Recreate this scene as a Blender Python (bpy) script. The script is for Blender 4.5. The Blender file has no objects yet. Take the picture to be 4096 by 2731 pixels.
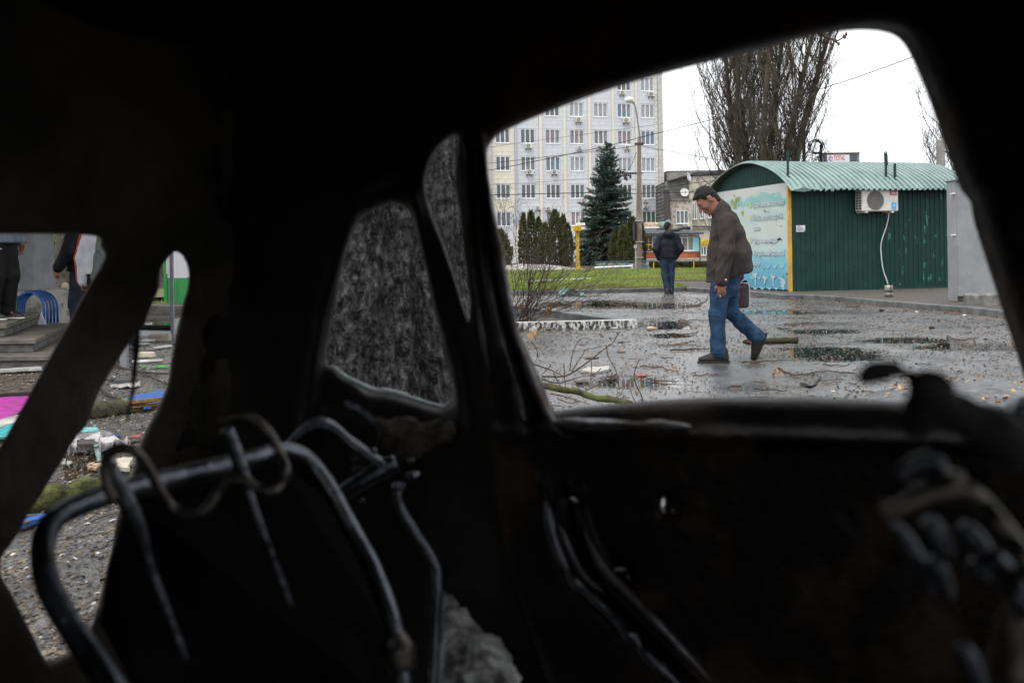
import bpy, bmesh, math, random
import numpy as np
from mathutils import Vector, Matrix
random.seed(7)
RNG = np.random.default_rng(7)
S = bpy.context.scene
COL = S.collection
# ------------------------------------------------------------------ camera (a level lens with shift, rolled a little)
F, CX, CY, HCAM = 3982.2, 2048.0, 1013.0, 1.08
ROLL = math.radians(0.85)
CR, SR = math.cos(ROLL), math.sin(ROLL)
cam = bpy.data.cameras.new('camera')
cam.lens, cam.sensor_width, cam.sensor_fit = 35.0, 36.0, 'HORIZONTAL'
cam.shift_y = -(1365.5 - CY) / 4096.0
cam.clip_start, cam.clip_end = 0.02, 2000.0
cam.dof.use_dof, cam.dof.focus_distance, cam.dof.aperture_fstop = True, 10.5, 5.6
cam.dof.aperture_blades = 9
camo = bpy.data.objects.new('camera', cam)
COL.objects.link(camo)
camo.matrix_world = Matrix(((CR, SR, 0, 0), (0, 0, -1, 0), (-SR, CR, 0, HCAM), (0, 0, 0, 1)))
S.camera = camo
# ------------------------------------------------------------------ overcast sky, weak soft sun
SUN_EL, SUN_AZ = math.radians(66), math.radians(215)
w = bpy.data.worlds.new('World'); S.world = w; w.use_nodes = True
nt = w.node_tree; nt.nodes.clear()
sky = nt.nodes.new('ShaderNodeTexSky'); sky.sky_type = 'NISHITA'; sky.sun_disc = False
sky.sun_elevation, sky.sun_rotation = SUN_EL, SUN_AZ
sky.air_density, sky.dust_density, sky.ozone_density = 1.0, 4.0, 1.0
hs = nt.nodes.new('ShaderNodeHueSaturation'); hs.inputs['Saturation'].default_value = 0.10
mx = nt.nodes.new('ShaderNodeMix'); mx.data_type = 'RGBA'
mx.inputs[0].default_value = 0.72
mx.inputs[7].default_value = (7.6, 7.85, 8.2, 1)       # an even cloud deck over the clear sky
bg = nt.nodes.new('ShaderNodeBackground'); bg.inputs['Strength'].default_value = 0.15
wo = nt.nodes.new('ShaderNodeOutputWorld')
nt.links.new(sky.outputs[0], hs.inputs['Color']); nt.links.new(hs.outputs[0], mx.inputs[6])
nt.links.new(mx.outputs[2], bg.inputs['Color']); nt.links.new(bg.outputs[0], wo.inputs[0])
sl = bpy.data.lights.new('sun', 'SUN'); sl.energy, sl.angle, sl.color = 1.3, math.radians(35), (1.0, 0.98, 0.95)
so = bpy.data.objects.new('sun', sl); COL.objects.link(so)
sd = Vector((math.sin(SUN_AZ) * math.cos(SUN_EL), math.cos(SUN_AZ) * math.cos(SUN_EL), math.sin(SUN_EL)))
so.rotation_euler = sd.to_track_quat('Z', 'Y').to_euler()
S.view_settings.view_transform, S.view_settings.look = 'Standard', 'None'
S.view_settings.exposure, S.view_settings.gamma = 0.68, 1.0
S.view_settings.use_curve_mapping = False
S.cycles.max_bounces, S.cycles.transparent_max_bounces = 8, 12
S.cycles.use_denoising = True


# ------------------------------------------------------------------ where a pixel of the photograph lies in the place
def P(px, py, Y):
    a, b = px - CX, CY - py
    return Vector(((a * CR + b * SR) / F * Y, Y, HCAM + (-a * SR + b * CR) / F * Y))


def G(px, py, z=0.0):
    a, b = px - CX, CY - py
    return P(px, py, (z - HCAM) / ((-a * SR + b * CR) / F))


# ------------------------------------------------------------------ objects
def tag(o, label=None, cat=None, group=None, kind=None):
    for k, v in (('label', label), ('category', cat), ('group', group), ('kind', kind)):
        if v: o[k] = v
    return o


def empty(name, loc=(0, 0, 0), label=None, cat=None, group=None, rz=0.0):
    o = bpy.data.objects.new(name, None); COL.objects.link(o)
    o.location = loc; o.rotation_euler = (0, 0, rz); o.empty_display_size = 0.1
    return tag(o, label, cat, group)


def attach(o, parent):
    if parent is not None:
        o.parent = parent
        chain = []; p = parent
        while p is not None: chain.append(p); p = p.parent
        m = Matrix.Identity(4)
        for q in reversed(chain):
            m = m @ q.matrix_parent_inverse @ Matrix.LocRotScale(Vector(q.location), q.rotation_euler, Vector(q.scale)) if q.parent else Matrix.LocRotScale(Vector(q.location), q.rotation_euler, Vector(q.scale))
        o.matrix_parent_inverse = m.inverted()
    return o


def mesh_from(verts, faces, smooth=False):
    me = bpy.data.meshes.new('m')
    if isinstance(verts, np.ndarray) and isinstance(faces, np.ndarray):
        nv, nf, k = len(verts), len(faces), faces.shape[1]
        me.vertices.add(nv); me.vertices.foreach_set('co', np.ascontiguousarray(verts, dtype=np.float32).ravel())
        me.loops.add(nf * k); me.loops.foreach_set('vertex_index', np.ascontiguousarray(faces, dtype=np.int32).ravel())
        me.polygons.add(nf); me.polygons.foreach_set('loop_start', np.arange(0, nf * k, k, dtype=np.int32))
        me.update(calc_edges=True)
    else:
        me.from_pydata([tuple(v) for v in verts], [], [tuple(f) for f in faces]); me.update()
    if smooth: me.polygons.foreach_set('use_smooth', np.ones(len(me.polygons), dtype=bool))
    return me


def link(name, me, m=None, parent=None, **kw):
    me.name = name
    if m is not None:
        if me.materials: me.materials[0] = m
        else: me.materials.append(m)
    o = bpy.data.objects.new(name, me); COL.objects.link(o)
    if parent is not None: attach(o, parent)
    return tag(o, **kw)


class MB:
    """Collects shapes and links them as one mesh."""
    def __init__(s): s.v, s.f = [], []

    def add(s, v, f):
        n = len(s.v); s.v += [tuple(q) for q in v]; s.f += [tuple(n + i for i in q) for q in f]; return s

    def box(s, x0, x1, y0, y1, z0, z1, M=None):
        v = [Vector((x, y, z)) for z in (z0, z1) for y in (y0, y1) for x in (x0, x1)]
        if M is not None: v = [M @ q for q in v]
        return s.add(v, [(0, 2, 3, 1), (4, 5, 7, 6), (0, 1, 5, 4), (2, 6, 7, 3), (0, 4, 6, 2), (1, 3, 7, 5)])

    def bbox(s, x0, x1, y0, y1, z0, z1, b=0.01, M=None):
        """box with chamfered edges"""
        bm = bmesh.new()
        vs = [bm.verts.new((x, y, z)) for z in (z0, z1) for y in (y0, y1) for x in (x0, x1)]
        for f in [(0, 2, 3, 1), (4, 5, 7, 6), (0, 1, 5, 4), (2, 6, 7, 3), (0, 4, 6, 2), (1, 3, 7, 5)]: bm.faces.new([vs[i] for i in f])
        bmesh.ops.bevel(bm, geom=list(bm.edges), offset=b, segments=1, affect='EDGES', profile=0.5)
        bm.verts.index_update()
        v = [q.co.copy() for q in bm.verts]
        if M is not None: v = [M @ q for q in v]
        f = [[q.index for q in g.verts] for g in bm.faces]; bm.free()
        return s.add(v, f)

    def tube(s, pts, rad, n=8, cap=True):
        pts = [Vector(p) for p in pts]; m = len(pts)
        if not hasattr(rad, '__len__'): rad = [rad] * m
        t = (pts[1] - pts[0]).normalized()
        up = Vector((0, 0, 1)) if abs(t.z) < 0.9 else Vector((1, 0, 0))
        u = t.cross(up).normalized(); vs = []
        for i in range(m):
            tt = (pts[min(i + 1, m - 1)] - pts[max(i - 1, 0)])
            tt = tt.normalized() if tt.length > 1e-9 else t
            u = (u - tt * u.dot(tt)); u = u.normalized() if u.length > 1e-6 else tt.orthogonal().normalized()
            b = tt.cross(u)
            for k in range(n):
                a = 2 * math.pi * k / n
                vs.append(pts[i] + (u * math.cos(a) + b * math.sin(a)) * rad[i])
        fs = [(i * n + k, i * n + (k + 1) % n, (i + 1) * n + (k + 1) % n, (i + 1) * n + k) for i in range(m - 1) for k in range(n)]
        if cap:
            fs.append(tuple(range(n - 1, -1, -1))); fs.append(tuple((m - 1) * n + k for k in range(n)))
        return s.add(vs, fs)

    def cyl(s, a, b, r0, r1=None, n=12): return s.tube([a, b], [r0, r0 if r1 is None else r1], n)

    def lathe(s, c, prof, n=16):
        c = Vector(c); vs = []
        for r, z in prof:
            for k in range(n):
                a = 2 * math.pi * k / n; vs.append(c + Vector((r * math.cos(a), r * math.sin(a), z)))
        m = len(prof)
        fs = [(i * n + k, i * n + (k + 1) % n, (i + 1) * n + (k + 1) % n, (i + 1) * n + k) for i in range(m - 1) for k in range(n)]
        fs += [tuple(range(n - 1, -1, -1)), tuple((m - 1) * n + k for k in range(n))]
        return s.add(vs, fs)

    def prism(s, poly, M, h):
        """flat outline (x, z) in frame M, thickness h along the frame's y"""
        n = len(poly)
        v = [M @ Vector((x, 0, z)) for x, z in poly] + [M @ Vector((x, h, z)) for x, z in poly]
        return s.add(v, [tuple(range(n)), tuple(range(2 * n - 1, n - 1, -1))] + [(i, i + n, (i + 1) % n + n, (i + 1) % n) for i in range(n)])

    def mesh(s, smooth=False): return mesh_from(s.v, s.f, smooth)

    def build(s, name, m=None, parent=None, smooth=False, **kw): return link(name, s.mesh(smooth), m, parent, **kw)


def spline(pts, sub=6):
    pts = [Vector(p) for p in pts]; out = []
    for i in range(len(pts) - 1):
        p0, p1, p2, p3 = pts[max(i - 1, 0)], pts[i], pts[i + 1], pts[min(i + 2, len(pts) - 1)]
        for k in range(sub):
            t = k / sub
            out.append(0.5 * ((2 * p1) + (p2 - p0) * t + (2 * p0 - 5 * p1 + 4 * p2 - p3) * t * t + (3 * p1 - p0 - 3 * p2 + p3) * t ** 3))
    out.append(pts[-1]); return out


def lerp_list(a, n): return list(np.interp(np.linspace(0, 1, n), np.linspace(0, 1, len(a)), a))


def frame(origin, ex, up=(0, 0, 1)):
    ex = Vector(ex).normalized(); ez = Vector(up); ey = ez.cross(ex).normalized()
    return Matrix(((ex.x, ey.x, ez.x, origin[0]), (ex.y, ey.y, ez.y, origin[1]), (ex.z, ey.z, ez.z, origin[2]), (0, 0, 0, 1)))


def clone(o, parent=None):
    c = o.copy(); COL.objects.link(c)
    if parent is not None: c.parent = parent
    for ch in list(o.children): clone(ch, c)
    return c


def text_mesh(body, size, M, depth=0.002, bold=0.0, align='LEFT', sx=1.0):
    c = bpy.data.curves.new('text', 'FONT'); c.body = body; c.size = size; c.align_x = align
    c.extrude = depth; c.offset = bold; c.resolution_u = 3
    o = bpy.data.objects.new('text', c); COL.objects.link(o)
    dg = bpy.context.evaluated_depsgraph_get(); dg.update()
    me = bpy.data.meshes.new_from_object(o.evaluated_get(dg))
    bpy.data.objects.remove(o); bpy.data.curves.remove(c)
    T = M @ Matrix(((sx, 0, 0, 0), (0, 0, -1, 0), (0, 1, 0, 0), (0, 0, 0, 1)))   # text x -> frame x, text y -> frame z
    me.transform(T); return me


# ------------------------------------------------------------------ materials
def mat(name, c, c2=None, scale=6.0, rough=0.7, bump=0.0, bscale=40.0, metal=0.0, spec=0.5, detail=4.0,
        stretch=(1, 1, 1), vary=0.0, lo=0.38, hi=0.62, rough2=None, coat=0.0, bdist=0.01, alpha=1.0):
    if spec == 0.5 and rough >= 0.55: spec = 0.2
    m = bpy.data.materials.new(name); m.use_nodes = True
    t = m.node_tree; N = t.nodes; L = t.links; b = N['Principled BSDF']
    b.inputs['Roughness'].default_value = rough; b.inputs['Metallic'].default_value = metal
    b.inputs['Specular IOR Level'].default_value = spec; b.inputs['Coat Weight'].default_value = coat
    b.inputs['Alpha'].default_value = alpha
    b.inputs['Base Color'].default_value = (*c, 1)
    tc = N.new('ShaderNodeTexCoord'); mp = N.new('ShaderNodeMapping'); mp.inputs['Scale'].default_value = stretch
    L.new(tc.outputs['Object'], mp.inputs[0])
    vec = mp.outputs[0]
    col = None
    if c2 is not None:
        nz = N.new('ShaderNodeTexNoise'); nz.inputs['Scale'].default_value = scale; nz.inputs['Detail'].default_value = detail
        nz.inputs['Roughness'].default_value = 0.6
        L.new(vec, nz.inputs['Vector'])
        mr = N.new('ShaderNodeMapRange'); mr.inputs[1].default_value = lo; mr.inputs[2].default_value = hi
        L.new(nz.outputs[0], mr.inputs[0])
        mixn = N.new('ShaderNodeMix'); mixn.data_type = 'RGBA'
        mixn.inputs[6].default_value = (*c, 1); mixn.inputs[7].default_value = (*c2, 1)
        L.new(mr.outputs[0], mixn.inputs[0]); col = mixn.outputs[2]
        if rough2 is not None:
            r2 = N.new('ShaderNodeMapRange'); r2.inputs[3].default_value = rough; r2.inputs[4].default_value = rough2
            L.new(mr.outputs[0], r2.inputs[0]); L.new(r2.outputs[0], b.inputs['Roughness'])
    if vary:
        oi = N.new('ShaderNodeObjectInfo'); hv = N.new('ShaderNodeHueSaturation')
        r = N.new('ShaderNodeMapRange'); r.inputs[3].default_value = 1 - vary; r.inputs[4].default_value = 1 + vary
        L.new(oi.outputs['Random'], r.inputs[0]); L.new(r.outputs[0], hv.inputs['Value'])
        if col is not None: L.new(col, hv.inputs['Color'])
        else: hv.inputs['Color'].default_value = (*c, 1)
        col = hv.outputs[0]
    if col is not None: L.new(col, b.inputs['Base Color'])
    if bump:
        bz = N.new('ShaderNodeTexNoise'); bz.inputs['Scale'].default_value = bscale; bz.inputs['Detail'].default_value = 5
        L.new(vec, bz.inputs['Vector'])
        bp = N.new('ShaderNodeBump'); bp.inputs['Strength'].default_value = bump; bp.inputs['Distance'].default_value = bdist
        L.new(bz.outputs[0], bp.inputs['Height']); L.new(bp.outputs[0], b.inputs['Normal'])
    return m


# ------------------------------------------------------------------ numpy noise
def _hash(i, j, k, s):
    n = (i * 374761393 + j * 668265263 + k * 2147483647 + s * 974634777) & 0xffffffff
    n = ((n ^ (n >> 13)) * 1274126177) & 0xffffffff
    return ((n ^ (n >> 16)) & 0xffff) / 65535.0


def vnoise(x, y, z, seed=0):
    x, y, z = np.broadcast_arrays(x, y, z)
    i, j, k = np.floor(x).astype(np.int64), np.floor(y).astype(np.int64), np.floor(z).astype(np.int64)
    fx, fy, fz = x - i, y - j, z - k
    fx, fy, fz = fx * fx * (3 - 2 * fx), fy * fy * (3 - 2 * fy), fz * fz * (3 - 2 * fz)
    r = 0
    for a in (0, 1):
        for b in (0, 1):
            for c in (0, 1):
                r = r + _hash(i + a, j + b, k + c, seed) * (fx if a else 1 - fx) * (fy if b else 1 - fy) * (fz if c else 1 - fz)
    return r


def fbm(x, y, z, oct=4, seed=0):
    r, a, s = 0, 0.5, 1.0
    for o in range(oct): r = r + a * vnoise(x * s, y * s, z * s, seed + o); a *= 0.5; s *= 2.03
    return r


# ------------------------------------------------------------------ volumes: distance field on a grid, turned into a mesh by surface nets
class Vol:
    def __init__(s, lo, hi, h):
        s.lo, s.h = np.array(lo, float), h
        s.ax = [np.arange(lo[i], hi[i] + h, h) for i in range(3)]
        s.d = np.full([len(a) for a in s.ax], 0.5, np.float32)

    def _sl(s, lo, hi):
        return tuple(slice(max(0, int((lo[i] - s.lo[i]) / s.h)), min(len(s.ax[i]), int((hi[i] - s.lo[i]) / s.h) + 2)) for i in range(3))

    def put(s, fn, lo, hi, k=0.02, op='u'):
        lo, hi = np.array(lo, float) - k - 0.03, np.array(hi, float) + k + 0.03
        sl = s._sl(lo, hi)
        if any(q.stop <= q.start for q in sl): return s
        X, Y, Z = np.meshgrid(*[s.ax[i][sl[i]] for i in range(3)], indexing='ij', sparse=True)
        e = fn(X, Y, Z); d = s.d[sl]
        if op == 'u':
            hh = np.clip(0.5 + 0.5 * (d - e) / k, 0, 1); s.d[sl] = d * (1 - hh) + e * hh - k * hh * (1 - hh)
        else:
            e = -e if op == 's' else e
            hh = np.clip(0.5 - 0.5 * (d - e) / k, 0, 1); s.d[sl] = d * (1 - hh) + e * hh + k * hh * (1 - hh)
        return s

    def cap(s, a, b, ra, rb=None, k=0.02, sy=1.0, op='u'):
        """tapered capsule; sy widens it along y"""
        a, b = np.array(a, float), np.array(b, float); rb = ra if rb is None else rb
        A, B = a.copy(), b.copy(); A[1] /= sy; B[1] /= sy; ab = B - A; L2 = max(float(ab @ ab), 1e-9)

        def fn(X, Y, Z):
            y = Y / sy
            t = np.clip(((X - A[0]) * ab[0] + (y - A[1]) * ab[1] + (Z - A[2]) * ab[2]) / L2, 0, 1)
            return (np.sqrt((X - A[0] - t * ab[0]) ** 2 + (y - A[1] - t * ab[1]) ** 2 + (Z - A[2] - t * ab[2]) ** 2) - (ra + (rb - ra) * t)) * (1.0 if sy <= 1 else 1.0)
        r = max(ra, rb); R = np.array([r, r * max(sy, 1), r])
        return s.put(fn, np.minimum(a, b) - R, np.maximum(a, b) + R, k, op)

    def ell(s, c, r, k=0.02, R=None, op='u'):
        c, r = np.array(c, float), np.array(r, float)
        Rm = np.eye(3) if R is None else np.array(R, float)      # columns: axes of the ellipsoid

        def fn(X, Y, Z):
            dx, dy, dz = X - c[0], Y - c[1], Z - c[2]
            q = [(dx * Rm[0, i] + dy * Rm[1, i] + dz * Rm[2, i]) / r[i] for i in range(3)]
            n = np.sqrt(q[0] ** 2 + q[1] ** 2 + q[2] ** 2); return (n - 1) * r.min() * np.clip(n, 0.6, 1.5) ** 0
        m = r.max(); return s.put(fn, c - m, c + m, k, op)

    def half(s, p, n, k=0.01):
        """keep the side the normal points away from"""
        p, n = np.array(p, float), np.array(n, float); n /= np.linalg.norm(n)
        X, Y, Z = np.meshgrid(*s.ax, indexing='ij', sparse=True)
        e = (X - p[0]) * n[0] + (Y - p[1]) * n[1] + (Z - p[2]) * n[2]
        hh = np.clip(0.5 - 0.5 * (s.d - e) / k, 0, 1); s.d = s.d * (1 - hh) + e * hh + k * hh * (1 - hh); return s

    def disp(s, fn):
        near = np.abs(s.d) < 0.05; idx = np.argwhere(near)
        p = idx * s.h + s.lo; s.d[near] += fn(p[:, 0], p[:, 1], p[:, 2]); return s

    def nets(s):
        d = s.d; neg = d < 0
        c = np.zeros([n - 1 for n in d.shape], np.int8)
        sl = lambda o, ax: slice(o, d.shape[ax] - 1 + o)
        offs = [(a, b, e) for a in (0, 1) for b in (0, 1) for e in (0, 1)]
        for o in offs: c += neg[sl(o[0], 0), sl(o[1], 1), sl(o[2], 2)]
        act = (c > 0) & (c < 8); ids = np.argwhere(act)
        if len(ids) == 0: return np.zeros((0, 3)), np.zeros((0, 4), int)
        num = np.full(act.shape, -1, np.int64); num[act] = np.arange(len(ids))
        acc = np.zeros((len(ids), 3)); cnt = np.zeros(len(ids))
        val = {o: d[ids[:, 0] + o[0], ids[:, 1] + o[1], ids[:, 2] + o[2]] for o in offs}
        for o in offs:
            for ax in range(3):
                if o[ax] == 0:
                    q = list(o); q[ax] = 1; q = tuple(q); v0, v1 = val[o], val[q]; m = (v0 < 0) != (v1 < 0)
                    t = np.where(m, v0 / np.where(m, v0 - v1, 1), 0)
                    p = np.array(o, float)[None].repeat(len(ids), 0); p[:, ax] += t
                    acc[m] += p[m]; cnt[m] += 1
        V = s.lo + (ids + acc / cnt[:, None]) * s.h
        Q = []
        for ax in range(3):
            a1, a2 = (ax + 1) % 3, (ax + 2) % 3
            n0 = np.take(neg, range(0, d.shape[ax] - 1), ax); n1 = np.take(neg, range(1, d.shape[ax]), ax)
            e = np.argwhere(n0 != n1)
            e = e[(e[:, a1] > 0) & (e[:, a2] > 0) & (e[:, a1] < d.shape[a1] - 1) & (e[:, a2] < d.shape[a2] - 1)]
            if len(e) == 0: continue
            f = n0[e[:, 0], e[:, 1], e[:, 2]]
            def cell(da, db):
                q = e.copy(); q[:, a1] -= da; q[:, a2] -= db; return num[q[:, 0], q[:, 1], q[:, 2]]
            quad = np.stack([cell(1, 1), cell(0, 1), cell(0, 0), cell(1, 0)], 1)
            quad[~f] = quad[~f][:, ::-1]; Q.append(quad)
        return V, np.concatenate(Q)

    def mesh(s, M=None, smooth=True):
        V, Q = s.nets()
        if M is not None:
            A = np.array(M); V = V @ A[:3, :3].T + A[:3, 3]
        return mesh_from(V, Q, smooth)
# ================================================================== MATERIALS shared
m_concrete = mat('concrete', (0.19, 0.185, 0.175), (0.30, 0.29, 0.275), 5, 0.75, 0.35, 60, vary=0.1)
m_kerb = mat('wet_kerb_concrete', (0.055, 0.055, 0.056), (0.115, 0.115, 0.113), 4, 0.42, 0.3, 70, vary=0.18)
m_kerb_white = mat('whitewashed_kerb', (0.035, 0.033, 0.03), (0.52, 0.51, 0.49), 26, 0.6, 0.35, 60, lo=0.45, hi=0.60, detail=6, stretch=(1, 1, 0.45))
m_kerb_top = mat('whitewashed_kerb_top', (0.30, 0.29, 0.27), (0.58, 0.57, 0.55), 9, 0.5, 0.3, 60, lo=0.3, hi=0.55, detail=6)
m_soil = mat('wet_soil', (0.028, 0.022, 0.017), (0.085, 0.068, 0.05), 9, 0.6, 0.8, 30, detail=8, bdist=0.03)
m_white_metal = mat('white_paint', (0.72, 0.72, 0.70), (0.55, 0.54, 0.50), 7, 0.4, lo=0.5, hi=0.85)
m_dark_metal = mat('dark_metal', (0.03, 0.03, 0.032), (0.06, 0.05, 0.045), 12, 0.5, 0.2, 50)
m_black = mat('black_rubber', (0.007, 0.007, 0.0075), rough=0.6)
m_twig = mat('brown_twig', (0.055, 0.035, 0.024), (0.10, 0.065, 0.042), 30, 0.65, 0.3, 80, vary=0.25)
m_twig_dark = mat('dark_twig', (0.025, 0.018, 0.014), (0.05, 0.035, 0.026), 20, 0.6, 0.3, 80, vary=0.25)
m_glass = mat('window_glass', (0.018, 0.022, 0.026), rough=0.04, spec=0.6, vary=0.4)
m_upvc = mat('white_window_frame', (0.72, 0.73, 0.74), rough=0.35)


def asphalt_material():
    m = bpy.data.materials.new('wet_asphalt'); m.use_nodes = True
    t = m.node_tree; N, L = t.nodes, t.links; b = N['Principled BSDF']
    tc = N.new('ShaderNodeTexCoord'); vec = tc.outputs['Object']

    def noise(sc, det=4, rg=0.6, v=vec):
        n = N.new('ShaderNodeTexNoise'); n.inputs['Scale'].default_value = sc; n.inputs['Detail'].default_value = det
        n.inputs['Roughness'].default_value = rg; L.new(v, n.inputs['Vector']); return n.outputs[0]

    def rng(x, a, bb, c=0.0, d=1.0):
        n = N.new('ShaderNodeMapRange'); n.inputs[1].default_value, n.inputs[2].default_value = a, bb
        n.inputs[3].default_value, n.inputs[4].default_value = c, d; L.new(x, n.inputs[0]); return n.outputs[0]

    def mth(op, a, bb):
        n = N.new('ShaderNodeMath'); n.operation = op
        for i, q in enumerate((a, bb)):
            if isinstance(q, (int, float)): n.inputs[i].default_value = q
            else: L.new(q, n.inputs[i])
        return n.outputs[0]

    def mixc(f, a, bb):
        n = N.new('ShaderNodeMix'); n.data_type = 'RGBA'; L.new(f, n.inputs[0])
        for i, q in ((6, a), (7, bb)):
            if isinstance(q, tuple): n.inputs[i].default_value = (*q, 1)
            else: L.new(q, n.inputs[i])
        return n.outputs[2]
    # standing water: hollows of the surface, at the places the photograph shows them
    pud = None
    for cx, cy, rx, ry in ((3.25, 10.25, .55, .85), (3.95, 12.9, .55, .42), (4.55, 11.5, .55, .45), (4.95, 10.6, .7, .5), (2.25, 14.4, .55, 1.0),
                           (2.0, 12.6, .35, .4), (4.4, 17.0, .9, .7), (2.9, 19.5, 1.0, 1.2), (1.6, 20.5, 1.3, 1.6), (0.9, 8.2, .45, .5)):
        mp = N.new('ShaderNodeMapping'); mp.vector_type = 'POINT'
        mp.inputs['Location'].default_value = (-cx / rx, -cy / ry, 0); mp.inputs['Scale'].default_value = (1 / rx, 1 / ry, 0)
        L.new(vec, mp.inputs[0])
        ln = N.new('ShaderNodeVectorMath'); ln.operation = 'LENGTH'; L.new(mp.outputs[0], ln.inputs[0])
        e = rng(ln.outputs['Value'], 0.0, 1.9, 0.62, 0.0)
        pud = e if pud is None else mth('MAXIMUM', pud, e)
    hollow = mth('ADD', pud, mth('MULTIPLY', mth('ADD', noise(1.9, 8, 0.7), noise(14, 4, 0.7)), 0.62))
    wet = rng(hollow, 0.90, 0.99)
    damp = rng(noise(0.55, 5), 0.40, 0.62)
    grit = noise(160, 3)
    agg = noise(46, 4, 0.7)
    base = mixc(rng(grit, 0.40, 0.62), (0.048, 0.048, 0.050), (0.15, 0.149, 0.148))
    base = mixc(rng(agg, 0.55, 0.66), base, (0.20, 0.197, 0.19))
    base = mixc(rng(noise(1.3, 9, 0.68), 0.47, 0.62), base, (0.040, 0.037, 0.034))
    base = mixc(wet, base, (0.010, 0.010, 0.009))
    L.new(base, b.inputs['Base Color'])
    ro = mth('ADD', rng(damp, 0, 1, 0.28, 0.14), mth('MULTIPLY', agg, 0.14))
    ro = mth('ADD', mth('MULTIPLY', ro, mth('SUBTRACT', 1.0, wet)), mth('MULTIPLY', wet, 0.02))
    L.new(ro, b.inputs['Roughness'])
    bp = N.new('ShaderNodeBump'); bp.inputs['Distance'].default_value = 0.008
    L.new(mth('MULTIPLY', mth('SUBTRACT', 1.0, wet), 0.32), bp.inputs['Strength'])
    L.new(mth('ADD', mth('MULTIPLY', grit, 0.4), mth('ADD', mth('MULTIPLY', agg, 0.6), mth('MULTIPLY', noise(9, 4), 0.22))), bp.inputs['Height'])
    L.new(bp.outputs[0], b.inputs['Normal'])
    b.inputs['Specular IOR Level'].default_value = 0.75
    return m


m_asphalt = asphalt_material()
m_ground = mat('littered_earth', (0.036, 0.029, 0.022), (0.12, 0.10, 0.078), 14, 0.85, 0.9, 40, detail=10, bdist=0.03, rough2=0.6)
m_lawn = mat('lawn_soil', (0.075, 0.105, 0.025), (0.13, 0.10, 0.05), 1.2, 0.85, 0.5, 30, detail=8)
m_apron = mat('gravelly_strip', (0.045, 0.039, 0.033), (0.12, 0.11, 0.098), 22, 0.7, 0.8, 60, detail=8, bdist=0.02)

# ================================================================== GROUND
gv = MB()
gv.add([(-400, -60, -0.002), (400, -60, -0.002), (400, 1200, -0.002), (-400, 1200, -0.002)], [(0, 1, 2, 3)])
gv.build('ground', m_ground, label='bare littered earth reaching away from the car', kind='structure')
KB = [G(1700, 1190), G(2060, 1182), G(2300, 1176), G(2560, 1170), G(2742, 1166)]
KR = [G(2742, 1166), G(2992, 1184), G(3111, 1197), G(3207, 1199), G(3345, 1207), G(3520, 1226), G(3840, 1252), G(3988, 1271), G(4350, 1330)]
lot = [(-1.0, 1.2), (9, 1.2), (KR[-1].x, KR[-1].y)] + [(p.x, p.y) for p in KR[-2:0:-1]] + [(p.x, p.y) for p in KB[::-1]] + [(-6, KB[0].y + 0.4), (-6, 14)]
o = MB().add([(x, y, 0.004) for x, y in lot], [tuple(range(len(lot)))]).build('parking_lot', m_asphalt, label='wet puddled asphalt yard strewn with twigs and leaf bits', kind='structure')


def sheet(name, x0, x1, y0, y1, nx, ny, zf, m, keep=None, **kw):
    xs, ys = np.linspace(x0, x1, nx), np.linspace(y0, y1, ny)
    X, Y = np.meshgrid(xs, ys, indexing='ij'); Z = zf(X, Y)
    V = np.stack([X, Y, Z], -1).reshape(-1, 3); i = np.arange(nx * ny).reshape(nx, ny)
    Q = np.stack([i[:-1, :-1], i[1:, :-1], i[1:, 1:], i[:-1, 1:]], -1).reshape(-1, 4)
    if keep is not None:
        c = V[Q].mean(1); Q = Q[keep(c[:, 0], c[:, 1])]
    return link(name, mesh_from(V, Q, True), m, **kw)


kbx, kby = [p.x for p in KB], [p.y + 0.10 for p in KB]


def lawn_z(X, Y): return 0.10 + 0.10 * np.clip((Y - 27) / 20, 0, 1) * (0.6 + 0.6 * vnoise(X * 0.12, Y * 0.12, 0 * X, 3)) - 0.5 * np.clip((Y - 50) / 6, 0, 1)


sheet('lawn', -26, 14, 25.2, 56, 160, 124, lawn_z, m_lawn, keep=lambda x, y: (y > np.interp(x, kbx, kby)) & ((x < 4.75) | (y > 32)),
      label='rough spring lawn behind the far kerb', kind='structure')
krx, kry = np.array([p.x for p in KR]), np.array([p.y for p in KR])
ap = [(p.x + 0.10, p.y + 0.07, 0.095) for p in KR] + [(20, KR[-1].y + 4, 0.07), (20, 33, 0.07), (KR[0].x + 0.1, 33, 0.11)]
MB().add(ap, [tuple(range(len(ap)))]).build('kiosk_apron', m_apron, label='gravelly strip behind the kerb under the kiosk', kind='structure')
# kerb stones
kerb = empty('kerb', (KB[-1].x, KB[-1].y, 0)); kerb['kind'] = 'structure'; kerb['label'] = 'dark wet concrete kerb round the asphalt yard'


def kerb_run(pts, length, h=0.115, wdt=0.13, mtl=m_kerb, par=kerb, side=1):
    d, segs = 0.0, []
    for a, b in zip(pts[:-1], pts[1:]):
        a, b = Vector((a.x, a.y, 0)), Vector((b.x, b.y, 0)); n = max(1, round((b - a).length / length))
        for i in range(n): segs.append((a.lerp(b, i / n), a.lerp(b, (i + 1) / n)))
    for a, b in segs:
        L = (b - a).length; dz = random.uniform(-0.006, 0.006)
        Mx = frame((a.x, a.y, 0), b - a)
        MB().bbox(0.004, L - 0.004, 0.0, wdt * side if side > 0 else 0.0, -0.05, h + dz, 0.014, Mx @ Matrix.Rotation(random.uniform(-.006, .006), 4, 'Z')).build('kerb_stone', mtl, par)


kerb_run(KB, 1.0); kerb_run(KR, 1.0)
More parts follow.
